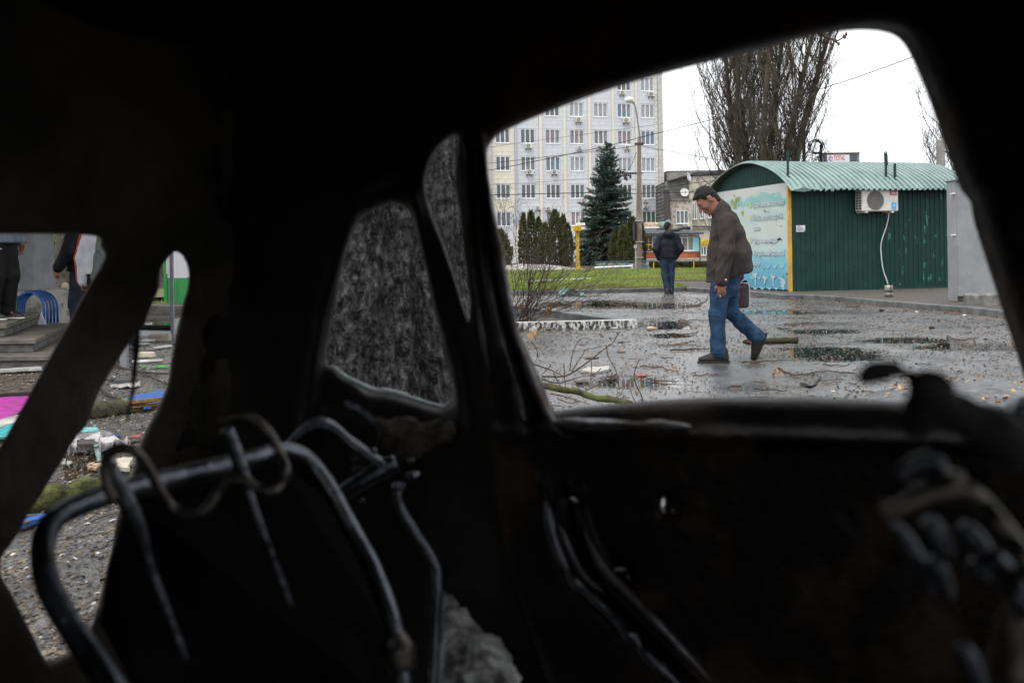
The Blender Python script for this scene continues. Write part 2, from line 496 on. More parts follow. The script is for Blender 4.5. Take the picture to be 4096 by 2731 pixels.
# wedge-shaped planting bed with whitewashed kerb
bed = empty('planting_bed', G(2300, 1318), 'wedge shaped planting bed edged with stained whitewashed concrete', 'planter')
PA, PB_, PC = G(1900, 1329), G(2552, 1313), None
PBk = G(1960, 1236, 0.12)
Mx = frame((PA.x, PA.y, 0), PB_ - PA); LL = (PB_ - PA).length
for i in range(2):
    MB().bbox(LL * i / 2 + 0.003, LL * (i + 1) / 2 - 0.003, 0, 0.13, -0.04, 0.118, 0.012, Mx).build('kerb_stone', m_kerb_white, bed)
    MB().bbox(LL * i / 2 + 0.012, LL * (i + 1) / 2 - 0.012, 0.004, 0.126, 0.116, 0.122, 0.002, Mx).build('whitewashed_top', m_kerb_top, bed)
tip = G(2500, 1281, 0.118); tip.z = 0
Mx = frame((tip.x, tip.y, 0), PBk - tip); LL = Vector((PBk.x - tip.x, PBk.y - tip.y)).length
for i in range(3): MB().bbox(LL * i / 3 + 0.003, LL * (i + 1) / 3 - 0.003, -0.12, 0, -0.04, 0.118, 0.012, Mx).build('kerb_stone', m_kerb_top if i == 9 else m_kerb, bed)
so_ = [(PA.x, PA.y + 0.1), (PB_.x - 0.5, PB_.y + 0.1), (tip.x - 0.2, tip.y - 0.05), (PBk.x, PBk.y - 0.1)]
MB().add([(x, y, 0.075) for x, y in so_], [(0, 1, 2, 3)]).build('soil', m_soil, bed)


# ================================================================== LITTER that nobody could count
def scatter_quads(n, xy, smin, smax, z0, tilt, aspect=(1.2, 3.0)):
    c = xy[:n]; n = len(c)
    a = RNG.uniform(0, 2 * np.pi, n); l = RNG.uniform(smin, smax, n) * RNG.uniform(.6, 1.3, n); wd = l / RNG.uniform(*aspect, n)
    z = z0 + RNG.uniform(0, 0.006, n)
    ex = np.stack([np.cos(a), np.sin(a), RNG.normal(0, tilt, n)], 1) * l[:, None] / 2
    ey = np.stack([-np.sin(a), np.cos(a), RNG.normal(0, tilt, n)], 1) * wd[:, None] / 2
    C = np.concatenate([c, z[:, None]], 1)
    j = lambda: RNG.uniform(.55, 1.2, (n, 1))
    V = np.stack([C - ex * j(), C - ey * j(), C + ex * j(), C + ey * j()], 1)
    V[:, :, 2] = np.maximum(V[:, :, 2], z0 * 0.9 + 0.001)
    mid = C.copy(); mid[:, 2] += wd * 0.22
    V = np.concatenate([V, mid[:, None]], 1).reshape(-1, 3); i = np.arange(n) * 5
    T = np.stack([np.stack([i + k, i + (k + 1) % 4, i + 4], 1) for k in range(4)], 1).reshape(-1, 3)
    return V, T


def in_wedge(n, y0, y1, l, r, p=1.0):
    y = np.sqrt(RNG.uniform(y0 ** 2, y1 ** 2, n)) if p == 1.0 else (RNG.uniform(0, 1, n) ** p) * (y1 - y0) + y0
    return np.stack([RNG.uniform(l, r, n) * y, y], 1)


def on_lot(c): return c[(c[:, 1] < np.interp(c[:, 0], kbx, kby, right=99) - .15) & ~((c[:, 0] > KR[0].x) & (c[:, 1] > np.interp(c[:, 0], krx[:], kry[:]) - 0.05))]


def clumped(c, sc, thr, seed): return c[fbm(c[:, 0] * sc, c[:, 1] * sc, 0 * c[:, 0], 3, seed) + RNG.normal(0, .05, len(c)) > thr]


m_leaf_a = mat('dead_leaf_bits', (0.10, 0.055, 0.030), (0.20, 0.125, 0.07), 3, 0.55, detail=2)
m_leaf_b = mat('dark_leaf_bits', (0.026, 0.019, 0.014), (0.07, 0.045, 0.03), 3, 0.5, detail=2)
m_chip = mat('pale_chips', (0.24, 0.225, 0.20), (0.46, 0.445, 0.42), 4, 0.5, detail=2)
c = on_lot(in_wedge(64000, 5.5, 26, -0.08, 0.62)); c = clumped(c, 1.1, 0.38, 5)
V, T = scatter_quads(46000, c, 0.008, 0.040, 0.006, .55)
link('dark_leaf_litter', mesh_from(V, T), m_leaf_b, label='dark scraps of leaf and bark over the asphalt', kind='stuff')
c = on_lot(in_wedge(16000, 5.5, 22, -0.08, 0.62)); c = np.concatenate([clumped(c, 0.9, 0.46, 9), on_lot(in_wedge(900, 5.6, 8.0, 0.40, 0.62))])
V, T = scatter_quads(9000, c, 0.012, 0.042, 0.007, .6)
link('brown_leaf_litter', mesh_from(V, T), m_leaf_a, label='brown dead leaf bits over the asphalt', kind='stuff')
c = on_lot(in_wedge(9000, 6, 24, -0.05, 0.60)); V, T = scatter_quads(6000, clumped(c, 1.4, 0.42, 13), 0.006, 0.022, 0.006, .2, (1.0, 1.8))
link('pale_grit', mesh_from(V, T), m_chip, label='pale grit and petals floating on puddles and asphalt', kind='stuff')
kline = []                                                   # leaves washed up along the far kerb
for a, b in zip(KB[:-1] + KR[:-1], KB[1:] + KR[1:]):
    a, b = np.array(a[:2]), np.array(b[:2]); n = int(np.linalg.norm(b - a) * 90)
    nn = np.array([(b - a)[1], -(b - a)[0]]) / np.linalg.norm(b - a)
    kline.append(a + (b - a) * RNG.uniform(0, 1, (n, 1)) + nn * np.abs(RNG.normal(0, .16, (n, 1))))
V, T = scatter_quads(4000, np.concatenate(kline), 0.015, 0.05, 0.008, .4)
link('kerb_leaf_litter', mesh_from(V, T), m_leaf_a, label='reddish brown leaves washed up along the kerb', kind='stuff')


def twig_field(n, xy, lmin, lmax, r, z0):
    mb = MB()
    for x, y in xy[:n]:
        a = random.uniform(0, 2 * math.pi); l = random.uniform(lmin, lmax); rr = r * random.uniform(.6, 1.4)
        pts = []; d = a
        px_, py_ = x, y
        for k in range(4):
            pts.append((px_, py_, z0 + rr + random.uniform(0, 0.01))); d += random.uniform(-.35, .35)
            px_ += math.cos(d) * l / 3; py_ += math.sin(d) * l / 3
        mb.tube(pts, [rr, rr, rr * .8, rr * .5], 4)
    return mb


c = on_lot(in_wedge(2600, 5.5, 20, -0.08, 0.6)); twig_field(520, c, 0.04, 0.17, 0.003, 0.005).build('twig_litter', m_twig_dark, label='short broken twigs littered over the asphalt', kind='stuff')
# the littered earth seen through the rear opening
c = in_wedge(16000, 2.2, 14, -0.54, -0.28, 1.3); c = c[clumped(c, 2.0, .36, 21).shape[0] * 0:]
V, T = scatter_quads(16000, c, 0.008, 0.036, 0.004, .35); link('earth_leaf_litter', mesh_from(V, T), m_leaf_b, label='dark debris crumbs over the earth behind the car', kind='stuff')
c = in_wedge(15000, 2.2, 14, -0.54, -0.28, 1.3); V, T = scatter_quads(15000, c, 0.008, 0.032, 0.005, .35)
link('earth_straw_litter', mesh_from(V, T), mat('straw_bits', (0.085, 0.066, 0.044), (0.19, 0.155, 0.112), 3, .7), label='straw coloured wood splinters over the earth behind the car', kind='stuff')
c = in_wedge(3000, 2.2, 16, -0.54, -0.28, 1.2); V, T = scatter_quads(1500, c, 0.008, 0.03, 0.006, .3, (1, 2))
link('earth_pale_chips', mesh_from(V, T), m_chip, label='pale paper and plaster chips over the earth behind the car', kind='stuff')
c = in_wedge(900, 2.6, 14, -0.54, -0.28, 1.0); twig_field(260, c, 0.05, 0.25, 0.0028, 0.003).build('earth_twigs', m_twig_dark, label='dark twigs strewn over the earth behind the car', kind='stuff')

# ================================================================== GRASS
def blades(n, xy, h, wd, zf, lean=.5):
    c = xy[:n]; n = len(c); a = RNG.uniform(0, np.pi, n); hh = h * RNG.uniform(.5, 1.4, n)
    z = zf(c[:, 0], c[:, 1]) - 0.005
    d = np.stack([np.cos(a), np.sin(a), 0 * a], 1) * wd
    C = np.concatenate([c, z[:, None]], 1); tip_ = C + np.stack([RNG.normal(0, lean, n) * hh, RNG.normal(0, lean, n) * hh, hh], 1)
    V = np.stack([C - d, C + d, tip_], 1).reshape(-1, 3); return V, np.arange(n * 3).reshape(-1, 3)


m_grass = mat('grass_blades', (0.145, 0.20, 0.032), (0.235, 0.28, 0.075), 0.9, 0.7, detail=5, spec=.25)
m_grass2 = mat('dry_grass_blades', (0.15, 0.135, 0.055), (0.20, 0.185, 0.08), 1.1, 0.8, detail=5, spec=.2)
y = RNG.uniform(0, 1, 90000) ** 1.5 * 26 + 25.6; x = RNG.uniform(-.03, .21, 90000) * y + RNG.normal(0, .2, 90000)
c = np.stack([x, y], 1); c = c[(c[:, 1] > np.interp(c[:, 0], kbx, kby) + .03) & ((c[:, 0] < 4.7) | (c[:, 1] > 32.1))]
g = fbm(c[:, 0] * .45, c[:, 1] * .45, 0 * c[:, 0], 4, 31) + 0.12 * np.clip((c[:, 1] - 28) / 8, -1, 1)
V, T = blades(60000, c[g > .42], 0.075, 0.010, lawn_z); link('grass', mesh_from(V, T), m_grass, label='fresh green grass of the lawn behind the kerb', kind='stuff')
V, T = blades(26000, c[g <= .50], 0.05, 0.009, lawn_z); link('dry_grass', mesh_from(V, T), m_grass2, label='straw coloured thin grass near the kerb', kind='stuff')
c2 = np.stack([RNG.uniform(-9, -3.4, 4000), RNG.uniform(23.5, 32, 4000)], 1)
V, T = blades(4000, c2, .09, .012, lambda x, y: 0 * x); link('verge_grass', mesh_from(V, T), m_grass, label='green grass verge beyond the tree behind the steps', kind='stuff')
# ================================================================== PALE TOWER BLOCK
m_panel = mat('pale_blue_cladding', (0.53, 0.542, 0.57), (0.575, 0.585, 0.605), 1.5, 0.45, vary=0.035)
m_beige = mat('cream_cladding', (0.63, 0.585, 0.47), (0.67, 0.63, 0.52), 1.5, 0.5, vary=0.04)
m_joint = mat('dark_joint', (0.40, 0.41, 0.44), rough=0.8)
m_grey_strip = mat('grey_strip', (0.36, 0.38, 0.42), (0.42, 0.44, 0.47), 2, 0.5)
m_pipe = mat('grey_downpipe', (0.36, 0.37, 0.40), (0.46, 0.47, 0.49), 3, 0.4)
CURT = [mat('white_blind', (0.62, 0.64, 0.64), (0.42, 0.44, 0.45), 9, 0.8, stretch=(4, 4, .2)), mat('blue_curtain', (0.28, 0.38, 0.44), (0.14, 0.2, 0.25), 9, 0.8, stretch=(5, 5, .2)),
        mat('pinkish_curtain', (0.50, 0.42, 0.42), (0.30, 0.22, 0.23), 9, 0.8, stretch=(5, 5, .2)), mat('grey_net_curtain', (0.38, 0.38, 0.38), (0.16, 0.16, 0.165), 9, 0.85, stretch=(5, 5, .2)),
        mat('green_curtain', (0.13, 0.25, 0.18), (0.08, 0.16, 0.11), 9, 0.85, stretch=(5, 5, .2))]
m_pane = mat('clear_pane', (0.10, 0.115, 0.13), rough=0.05, spec=0.7, alpha=0.16)
m_pane_dark = mat('dark_pane', (0.040, 0.043, 0.048), (0.075, 0.08, 0.085), 1.0, rough=0.06, spec=0.7, vary=0.3)
FL, FE = Vector((0.92, 108.1, 0)), Vector((0.9695, 0.245, 0))
FM = frame(FL, FE)              # frame: x along the facade, -y towards the viewer


def fs(zx, py=575.0):
    px = 1900 + zx / 2.6133; k = ((px - CX) * CR + (CY - py) * SR) / F
    return (k * FL.y - FL.x) / (FE.x - k * FE.y)


tower = empty('tower_block', FM @ Vector((8, 0, 0)), 'pale blue and cream panelled office block with rows of white windows', 'building')
SL, SRR = fs(-420), fs(1968)
MB().box(SL, SRR, 0.10, 14, -0.5, 27.5, FM).build('wall', m_joint, tower)
unit = MB().box(-.5, .5, -.5, .5, -.5, .5).mesh()


def pbox(name, mtl, s0, s1, z0, z1, d0, d1, par=tower, M=FM, me=None):
    """a shared unit box placed in a wall's frame; d is how far it stands proud"""
    key = (mtl.name, 'ub')
    if key not in UB:
        mm = unit.copy(); mm.materials.clear(); mm.materials.append(mtl); UB[key] = mm
    o = bpy.data.objects.new(name, UB[key]); COL.objects.link(o); attach(o, par)
    c = M @ Vector(((s0 + s1) / 2, -(d0 + d1) / 2, (z0 + z1) / 2)); o.location = c
    o.rotation_euler = M.to_euler(); o.scale = (s1 - s0, d1 - d0, z1 - z0); return o


UB = {}
WCOL = [(213, 362), (475, 625), (735, 885), (990, 1137), (1243, 1388), (1490, 1633), (1735, 1877)]
BAY = [(172, 410), (438, 665), (697, 920), (947, 1180), (1207, 1428), (1450, 1672), (1694, 1880)]
ZB = [19.0, 16.0, 13.0, 10.0, 7.0, 4.0]
n_obj, rest = 0, {}
gap = 0.006
for r, zb in reversed(list(enumerate(ZB))):
    for ci, ((w0, w1), (b0, b1)) in enumerate(zip(WCOL, BAY)):
        s0, s1, bs0, bs1 = fs(w0), fs(w1), fs(b0), fs(b1)
        mtl = m_beige if (ci == 0 and zb > 4.5) else m_panel
        rects = []
        for q in range(3):
            za, zc = zb - 1.41 + q * 0.47, zb - 1.41 + (q + 1) * 0.47
            cut = [bs0, s0 + .1, (s0 + s1) / 2 + .1 * (q % 2), bs1] if q != 1 else [bs0, s0 + .62, s1 - .2, bs1]
            rects += [(a, b, za, zc) for a, b in zip(cut[:-1], cut[1:])]
        for q in range(3):
            za, zc = zb + q * 0.53, zb + (q + 1) * 0.53
            rects += [(bs0, s0 - .03, za, zc), (s1 + .03, bs1, za, zc)]
        for a, b, za, zc in rects:
            if n_obj < 290: pbox('cladding_panel', mtl, a + gap, b - gap, za + gap, zc - gap, -0.06, 0.06); n_obj += 1
            else: rest.setdefault(mtl.name, (mtl, MB()))[1].box(a + gap, b - gap, -0.06, 0.06, za + gap, zc - gap, FM)
for mtl, mb in rest.values(): mb.build('cladding_field', mtl, tower, kind='stuff')
for za, zc in ((19 + 1.59, 22), (22, 24), (24, 27.4)): pbox('cladding_panel', m_panel, fs(-420), fs(1880), za + .02, zc - .02, -.06, .06)
pbox('cladding_panel', m_beige, fs(-420), fs(150), 4.2, 27.4, -.06, .06); pbox('cladding_panel', m_panel, fs(-420), fs(150), 0, 4.15, -.06, .06)
pbox('ground_floor_wall', m_panel, fs(150), fs(1880), 0, 2.55, -.06, .05)
for a, b in ((667, 695), (920, 946), (1181, 1206), (1429, 1449), (1673, 1693)): pbox('pilaster', m_beige, fs(a), fs(b), 0, 27.4, -.05, .22)
pbox('corner_strip', m_grey_strip, fs(411), fs(437), 4.2, 27.4, -.05, .18); pbox('pilaster', m_beige, fs(411), fs(437), 0, 4.2, -.05, .18)
for q in range(44): pbox('edge_panel', m_beige, fs(1881), fs(1911), q * .62 + .015, q * .62 + .6, -.05, .08); pbox('edge_panel', m_beige, fs(1940), fs(1968), q * .62 + .015, q * .62 + .6, -.05, .08)
pbox('edge_backing', m_grey_strip, fs(1911), fs(1940), 0, 27.4, -.05, .05)
for zx in (1925, 153):
    p = MB().tube([FM @ Vector((fs(zx), -.24, z)) for z in (0, 27)], .17, 10)
    for z in range(2, 27, 3): p.tube([FM @ Vector((fs(zx), -.24, z + d)) for d in (0, .12)], .20, 10)
    p.build('downpipe', m_pipe, tower, smooth=False)
# windows: frame > three panes, some with a curtain behind
random.seed(11)
curtain_of = {(1, 0): (0,), (1, 3): (0,), (1, 4): (0,), (1, 5): (1,), (1, 6): (0,), (2, 3): (2,), (2, 5): (2,), (2, 6): (1,), (2, 1): (), (2, 2): (2,), (2, 4): (3,),
              (3, 1): (3,), (3, 2): (1,), (3, 3): (0,), (3, 4): (0,), (3, 5): (0,), (3, 6): (0,), (5, 3): (2,), (5, 6): (4,), (4, 6): (3,), (0, 6): (0,), (5, 2): (3,), (5, 1): (3,)}


def window(par, M, s0, s1, z0, z1, curt=None, n=3, dep=0.0, fw=.075, mp=None, sill=True):
    fr = MB(); wd = s1 - s0
    for a, b, c_, d_ in ((s0, s1, z0, z0 + fw), (s0, s1, z1 - fw, z1), (s0, s0 + fw, z0 + fw, z1 - fw), (s1 - fw, s1, z0 + fw, z1 - fw)): fr.box(a, b, -.03 + dep, .05 + dep, c_, d_, M)
    for k in range(1, n): x = s0 + wd * k / n; fr.box(x - fw * .7, x + fw * .7, -.02 + dep, .05 + dep, z0 + fw, z1 - fw, M)
    if sill: fr.box(s0 - .06, s1 + .06, -.12, .04 + dep, z0 - .05, z0 - .002, M)
    w_ = fr.build('window', m_upvc, par)
    for k in range(n):
        a, b = s0 + wd * k / n + fw * .6, s0 + wd * (k + 1) / n - fw * .6
        pbox('pane', mp or (m_pane if curt is not None else m_pane_dark), a, b, z0 + fw * .9, z1 - fw * .9, -.022 - dep, -.012 - dep, par=w_, M=M)
    if curt is not None:
        c0 = s0 if random.random() < .5 else s0 + .03
        MB().box(c0, s1 - .02 if random.random() < .7 else s0 + wd * .62, .055 + dep, .075 + dep, z0 + .02, z1 - .02, M).build('curtain', CURT[curt], w_)
    return w_


for r, zb in enumerate(ZB):
    for ci, (w0, w1) in enumerate(WCOL):
        cu = curtain_of.get((r, ci)); cu = None if not cu else cu[0]
        window(tower, FM, fs(w0), fs(w1), zb, zb + 1.57, cu)
MB().box(fs(-100), fs(1880), -.045, .085, 2.55, 2.62, FM).build('cornice', m_grey_strip, tower)
for zx in (230, 520, 780): pbox('window', m_upvc, fs(zx + 100 - 10), fs(zx + 160), .7, 1.95, .05, .075)
for zx in (230, 520, 780): pbox('pane', m_pane_dark, fs(zx + 104 - 5), fs(zx + 152), .78, 1.87, .075, .08)
pbox('entrance_canopy', m_white_metal, fs(1010), fs(1330), 2.7, 3.35, .22, 2.6)
pbox('entrance_door', m_pane_dark, fs(1070), fs(1240), 0, 2.5, .05, .09)

# air conditioners on the tower
m_ac = mat('air_conditioner_white', (0.62, 0.61, 0.57), (0.52, 0.50, 0.46), 8, 0.45, vary=.06)
m_acg = mat('air_conditioner_grille', (0.045, 0.045, 0.045), (0.10, 0.10, 0.10), 30, 0.5)


def make_ac(w_=.80, h_=.56, d_=.30):
    r = empty('air_conditioner')
    MB().bbox(0, w_, -d_, 0, 0, h_, .02).build('casing', m_ac, r)
    c = Vector((w_ * .38, -d_ - .004, h_ * .5)); rr = h_ * .42
    MB().tube([c + Vector((0, .006, 0)), c + Vector((0, -.006, 0))], rr, 20).build('fan_opening', m_acg, r)
    g = MB()
    for k in range(6):
        q = rr * (k + 1) / 6.4
        g.tube([c + Vector((q * math.cos(t), -.012, q * math.sin(t))) for t in np.linspace(0, 2 * math.pi, 19)], .006, 4, False)
    g.build('fan_grille', m_ac, r)
    MB().tube([c + Vector((0, -.012, 0)), c + Vector((0, -.02, 0))], rr * .25, 12).build('fan_hub', m_ac, r)
    bk = MB()
    for x in (.12, w_ - .12): bk.box(x - .02, x + .02, -d_ - .02, .12, -.05, -.004).box(x - .02, x + .02, .08, .12, -.3, -.05)
    bk.build('bracket', m_dark_metal, r)
    return r


ORD = ['first', 'second', 'third', 'fourth', 'fifth', 'sixth', 'seventh']
ac0 = make_ac(); acused = False
ac_list = [(1510, 1568, 300, 'under the top row window beside the lamp head'), (1808, 1872, 312, 'under the top right window by the downpipe'), (1047, 1113, 580, 'below the white blinds nearest the roof edge'),
           (1542, 1612, 582, 'below the blue curtained window behind the street lamp'), (518, 588, 850, 'under the dark window next to the cream bay'), (1060, 1112, 878, 'small, under the pink striped curtain'),
           (1260, 1320, 872, 'under the plain dark window left of the spruce tip'), (1552, 1612, 872, 'beside the concrete lamp post above the spruce'), (525, 597, 1122, 'under the grey curtained window of the second column'),
           (788, 852, 1124, 'with dark fan blades under the open blue curtain'), (612, 668, 1502, 'low on the facade with a dangling hose'), (722, 778, 1508, 'low on the facade above a thuja tip'),
           (1090, 1168, 1412, 'big, the upper of two stacked beside the spruce'), (1100, 1160, 1500, 'the lower of two stacked beside the spruce'), (1742, 1785, 1432, 'grey one above another right of the post'), (1742, 1787, 1490, 'white one right of the post above the green curtain')]
for a, b, zy, where in ac_list:
    s0, s1 = fs(a), fs(b); px = 1900 + a / 2.6133; Yd = FL.y + s0 * FE.y
    ztop = P(px, 250 + zy / 2.6133, Yd).z; k = (s1 - s0) / .8
    o = ac0 if not acused else clone(ac0); acused = True
    o.location = FM @ Vector((s0, -.19, ztop - .56 * k)); o.rotation_euler = FM.to_euler(); o.scale = (k, 1, k)
    tag(o, 'white air conditioner on the tower ' + where, 'air conditioner', 'air conditioners on the pale tower')

# ================================================================== OLD BRICK AND STONE HOUSE BESIDE IT
zc = lambda x, y, Y: P(2600 + x / 3.563, 660 + y / 3.563, Y)


def brick_mat(name, c1, c2, mo, sc=1.0, bw=.5, rh=.16, rough=.8):
    m = mat(name, c1, rough=rough); t = m.node_tree; N, L = t.nodes, t.links
    tc = N.new('ShaderNodeTexCoord'); mp = N.new('ShaderNodeMapping'); mp.inputs['Rotation'].default_value = (math.radians(90), 0, 0)
    br = N.new('ShaderNodeTexBrick'); br.inputs['Color1'].default_value = (*c1, 1); br.inputs['Color2'].default_value = (*c2, 1); br.inputs['Mortar'].default_value = (*mo, 1)
    br.inputs['Scale'].default_value = sc; br.inputs['Brick Width'].default_value = bw; br.inputs['Row Height'].default_value = rh; br.inputs['Mortar Size'].default_value = .02
    L.new(tc.outputs['Object'], mp.inputs[0]); L.new(mp.outputs[0], br.inputs[0])
    nz = N.new('ShaderNodeTexNoise'); nz.inputs['Scale'].default_value = .8; nz.inputs['Detail'].default_value = 6; L.new(tc.outputs['Object'], nz.inputs[0])
    mr = N.new('ShaderNodeMapRange'); mr.inputs[1].default_value = .35; mr.inputs[2].default_value = .7; mr.inputs[3].default_value = .5; mr.inputs[4].default_value = 1.1; L.new(nz.outputs[0], mr.inputs[0])
    mu = N.new('ShaderNodeMix'); mu.data_type = 'RGBA'; mu.blend_type = 'MULTIPLY'; mu.inputs[0].default_value = 1
    L.new(br.outputs[0], mu.inputs[6]); L.new(mr.outputs[0], mu.inputs[7]); L.new(mu.outputs[2], N['Principled BSDF'].inputs['Base Color']); return m


m_oldbrick = brick_mat('weathered_grey_brick', (.30, .29, .27), (.38, .365, .34), (.17, .165, .16), 1, .5, .2)
m_darkbrick = brick_mat('sooty_grey_brick', (.17, .165, .16), (.25, .24, .23), (.10, .10, .10), 1, .5, .2)
m_plaster = mat('stained_plaster', (.46, .42, .36), (.36, .33, .28), .9, .85, detail=8, lo=.45, hi=.8, stretch=(1, 1, .35))
m_stoneclad = mat('rubble_stone_cladding', (.28, .25, .21), (.48, .43, .36), 3.2, .85, .7, 6, lo=.42, hi=.5, detail=3)
m_roofblack = mat('black_roofing_felt', (.035, .038, .043), (.07, .074, .08), 1.5, .55, .3, 6)
m_stucco = mat('cream_stucco', (.55, .51, .43), (.46, .42, .35), 1.0, .85, detail=6)
old = empty('old_house', zc(560, 1300, 104).xy.to_3d(), 'old brick and rough stone house with satellite dishes, right of the tower', 'building')


def zwall(name, mtl, x0, y0, x1, Y, dep, par=old, zbot=0.0, y1=None, top=None):
    a, b = zc(x0, y0, Y), zc(x1, top if top is not None else y0, Y)
    zb = zbot if y1 is None else zc(x0, y1, Y).z
    return MB().add([(a.x, Y, zb), (b.x, Y, zb), (b.x, Y, b.z), (a.x, Y, a.z), (a.x, Y + dep, zb), (b.x, Y + dep, zb), (b.x, Y + dep, b.z), (a.x, Y + dep, a.z)],
                    [(0, 1, 2, 3), (5, 4, 7, 6), (3, 2, 6, 7), (1, 5, 6, 2), (4, 0, 3, 7)]).build(name, mtl, par)


zwall('brick_wall', m_oldbrick, 243, 88, 1500, 112, 8); zwall('parapet_cap', m_roofblack, 240, 84, 1504, 111.9, 8.2, y1=90)
zwall('dark_brick_wall', m_darkbrick, 213, 238, 566, 105, 7, top=150)
zwall('plaster_wall', m_plaster, 562, 166, 1500, 104.4, 7.6, top=120)
a, b, c_, d_ = zc(258, 226, 104.3), zc(640, 108, 104.3), zc(1300, 80, 104.3), zc(1300, 118, 104.3)
MB().prism([(p.x, p.z) for p in (a, zc(258, 232, 104.3), zc(585, 150, 104.3), d_, c_, b)], Matrix.Translation((0, 104.2, 0)), 6).build('slanted_roof', m_roofblack, old)
zwall('stone_wall', m_stoneclad, 265, 500, 597, 103, 2); zwall('roof_slab', m_concrete, 258, 484, 600, 102.8, 2.2, y1=502)
zwall('ledge', m_roofblack, 590, 868, 1400, 103.9, .5, y1=894); zwall('ledge_trim', m_white_metal, 556, 895, 1400, 103.8, .6, y1=903)
zwall('lower_wall', m_stucco, 560, 905, 1400, 104.1, .3)


def zwin(x0, y0, x1, y1, Y, par, n=3, curt=None, fw=.06):
    a, b = zc(x0, y1, Y), zc(x1, y0, Y)
    return window(par, Matrix.Translation((0, Y - .03, 0)), a.x, b.x, a.z, b.z, curt, n, 0.0, fw)


zwin(372, 650, 545, 838, 102.96, old, 3, 3); zwin(606, 540, 660, 775, 104.35, old, 2); zwin(715, 640, 772, 765, 104.35, old, 2); zwin(825, 712, 872, 755, 104.35, old, 1)
zwin(722, 1160, 840, 1287, 104.05, old, 3)
MB().tube([zc(235, 365, 102.5), zc(245, 600, 102.5), zc(258, 800, 102.5)], .33, 10).tube([zc(233, 355, 102.5), zc(235, 372, 102.5)], .38, 10).build('chimney_pipe', m_dark_metal, old)
zwall('yellow_sign', mat('yellow_sign', (.72, .52, .04), rough=.5), 722, 1060, 900, 103.9, .06, y1=1155)
for body, yy, sz in (('ЭТАЖ', 1086, .16), ('СДАМ В АРЕНДУ', 1116, .20), ('ПОМЕЩЕНИЕ', 1144, .16)):
    p = zc(732 if yy > 1100 else 772, yy, 103.86)
    link('sign_lettering', text_mesh(body, sz, Matrix.Translation((p.x, 103.87, p.z)), .004, .002, sx=.9), mat('sign_brown', (.16, .09, .02), rough=.6), old)
k = .055
o = clone(ac0); p = zc(478, 895, 102.6); o.location = (p.x, 102.95, p.z + .05); o.rotation_euler = (0, 0, 0); o.scale = (2.5 * .84, 1, 1.9 * .84)
o.scale = (zc(552, 0, 102.6).x - p.x) / .8, 1, (zc(478, 838, 102.6).z - p.z) / .56 * .92
tag(o, 'white air conditioner under the window of the rough stone wall', 'air conditioner', None); o['group'] = 'air conditioner of the stone house'
zwall('duct_bracket', m_white_metal, -100, 880, 140, 100, .05, y1=905, par=old)
MB().tube([zc(-80, 868, 100.4), zc(135, 866, 100.4)], .36, 12).build('rusty_duct', mat('rusty_duct', (.5, .45, .36), (.34, .2, .12), 3, .6), old, smooth=True)
MB().tube([zc(138, 872, 100.2), zc(225, 868, 100.2), zc(300, 830, 100.2)], .46, 12).build('green_duct', mat('green_duct', (.17, .22, .21), rough=.5), old, smooth=True)


def dish(x, y, r, Y, turn, label):
    d = empty('satellite_dish', zc(x, y, Y), label, 'satellite dish', 'satellite dishes on the old house')
    c = zc(x, y, Y); M = Matrix.Translation(c) @ Matrix.Rotation(turn, 4, 'Z') @ Matrix.Rotation(math.radians(82), 4, 'X')
    prof = [(r * q, .16 * r * q * q) for q in np.linspace(0.02, 1, 8)] + [(r * .99, .16 * r + .02)] + [(r * q, .16 * r * q * q - .03) for q in np.linspace(1, 0.02, 6)]
    mb = MB().lathe((0, 0, 0), prof, 28); mb.v = [tuple(M @ Vector(q)) for q in mb.v]; mb.build('reflector', m_white_metal, d, smooth=True)
    f = M @ Vector((0, -r * .15, r * .9))
    MB().tube([M @ Vector((0, -r * .95, .1)), f], .025, 6).tube([f, f + Vector((0, .12, 0))], .06, 8).build('feed_arm', m_dark_metal, d)
    MB().tube([c + Vector((0, .05, 0)), c + Vector((0, .5, -.1)), Vector((c.x, c.y + .6, c.z - r * 1.6))], .04, 6).build('mast', m_dark_metal, d)


dish(490, 388, .98 * 62 / 3.563 / F * 101.5 / 1.0, 101.5, 0.1, 'round white satellite dish facing the yard above the stone wall')
dish(547, 176, 68 / 3.563 / F * 103.2, 103.2, math.radians(58), 'upper white satellite dish turned edgewise at the roof corner')

# ================================================================== CAFE WITH THE LAMPA SIGN
zb_ = lambda x, y, Y=85.0: P(2480 + x / 4.3556, 860 + y / 4.3556, Y)
m_redbrick = brick_mat('red_facing_brick', (.42, .105, .05), (.50, .14, .07), (.38, .16, .10), 1, .5, .17, .7)
m_fieldstone = mat('grey_field_stone', (.16, .15, .14), (.36, .34, .31), 4.5, .85, .8, 5, lo=.42, hi=.52)
m_teal = mat('turquoise_panel', (.25, .56, .63), (.31, .60, .66), 2, .6)
cafe = empty('cafe', zb_(900, 860).xy.to_3d(), 'low cafe with red brick base, curtained windows and dark sloping roof', 'building')
YC = 85.0


def cwall(name, mtl, x0, y0, x1, y1, d0=0.0, d1=3.0, par=cafe):
    a, b = zb_(x0, y1), zb_(x1, y0)
    return MB().box(a.x, b.x, YC + d0, YC + d1, a.z, b.z).build(name, mtl, par)


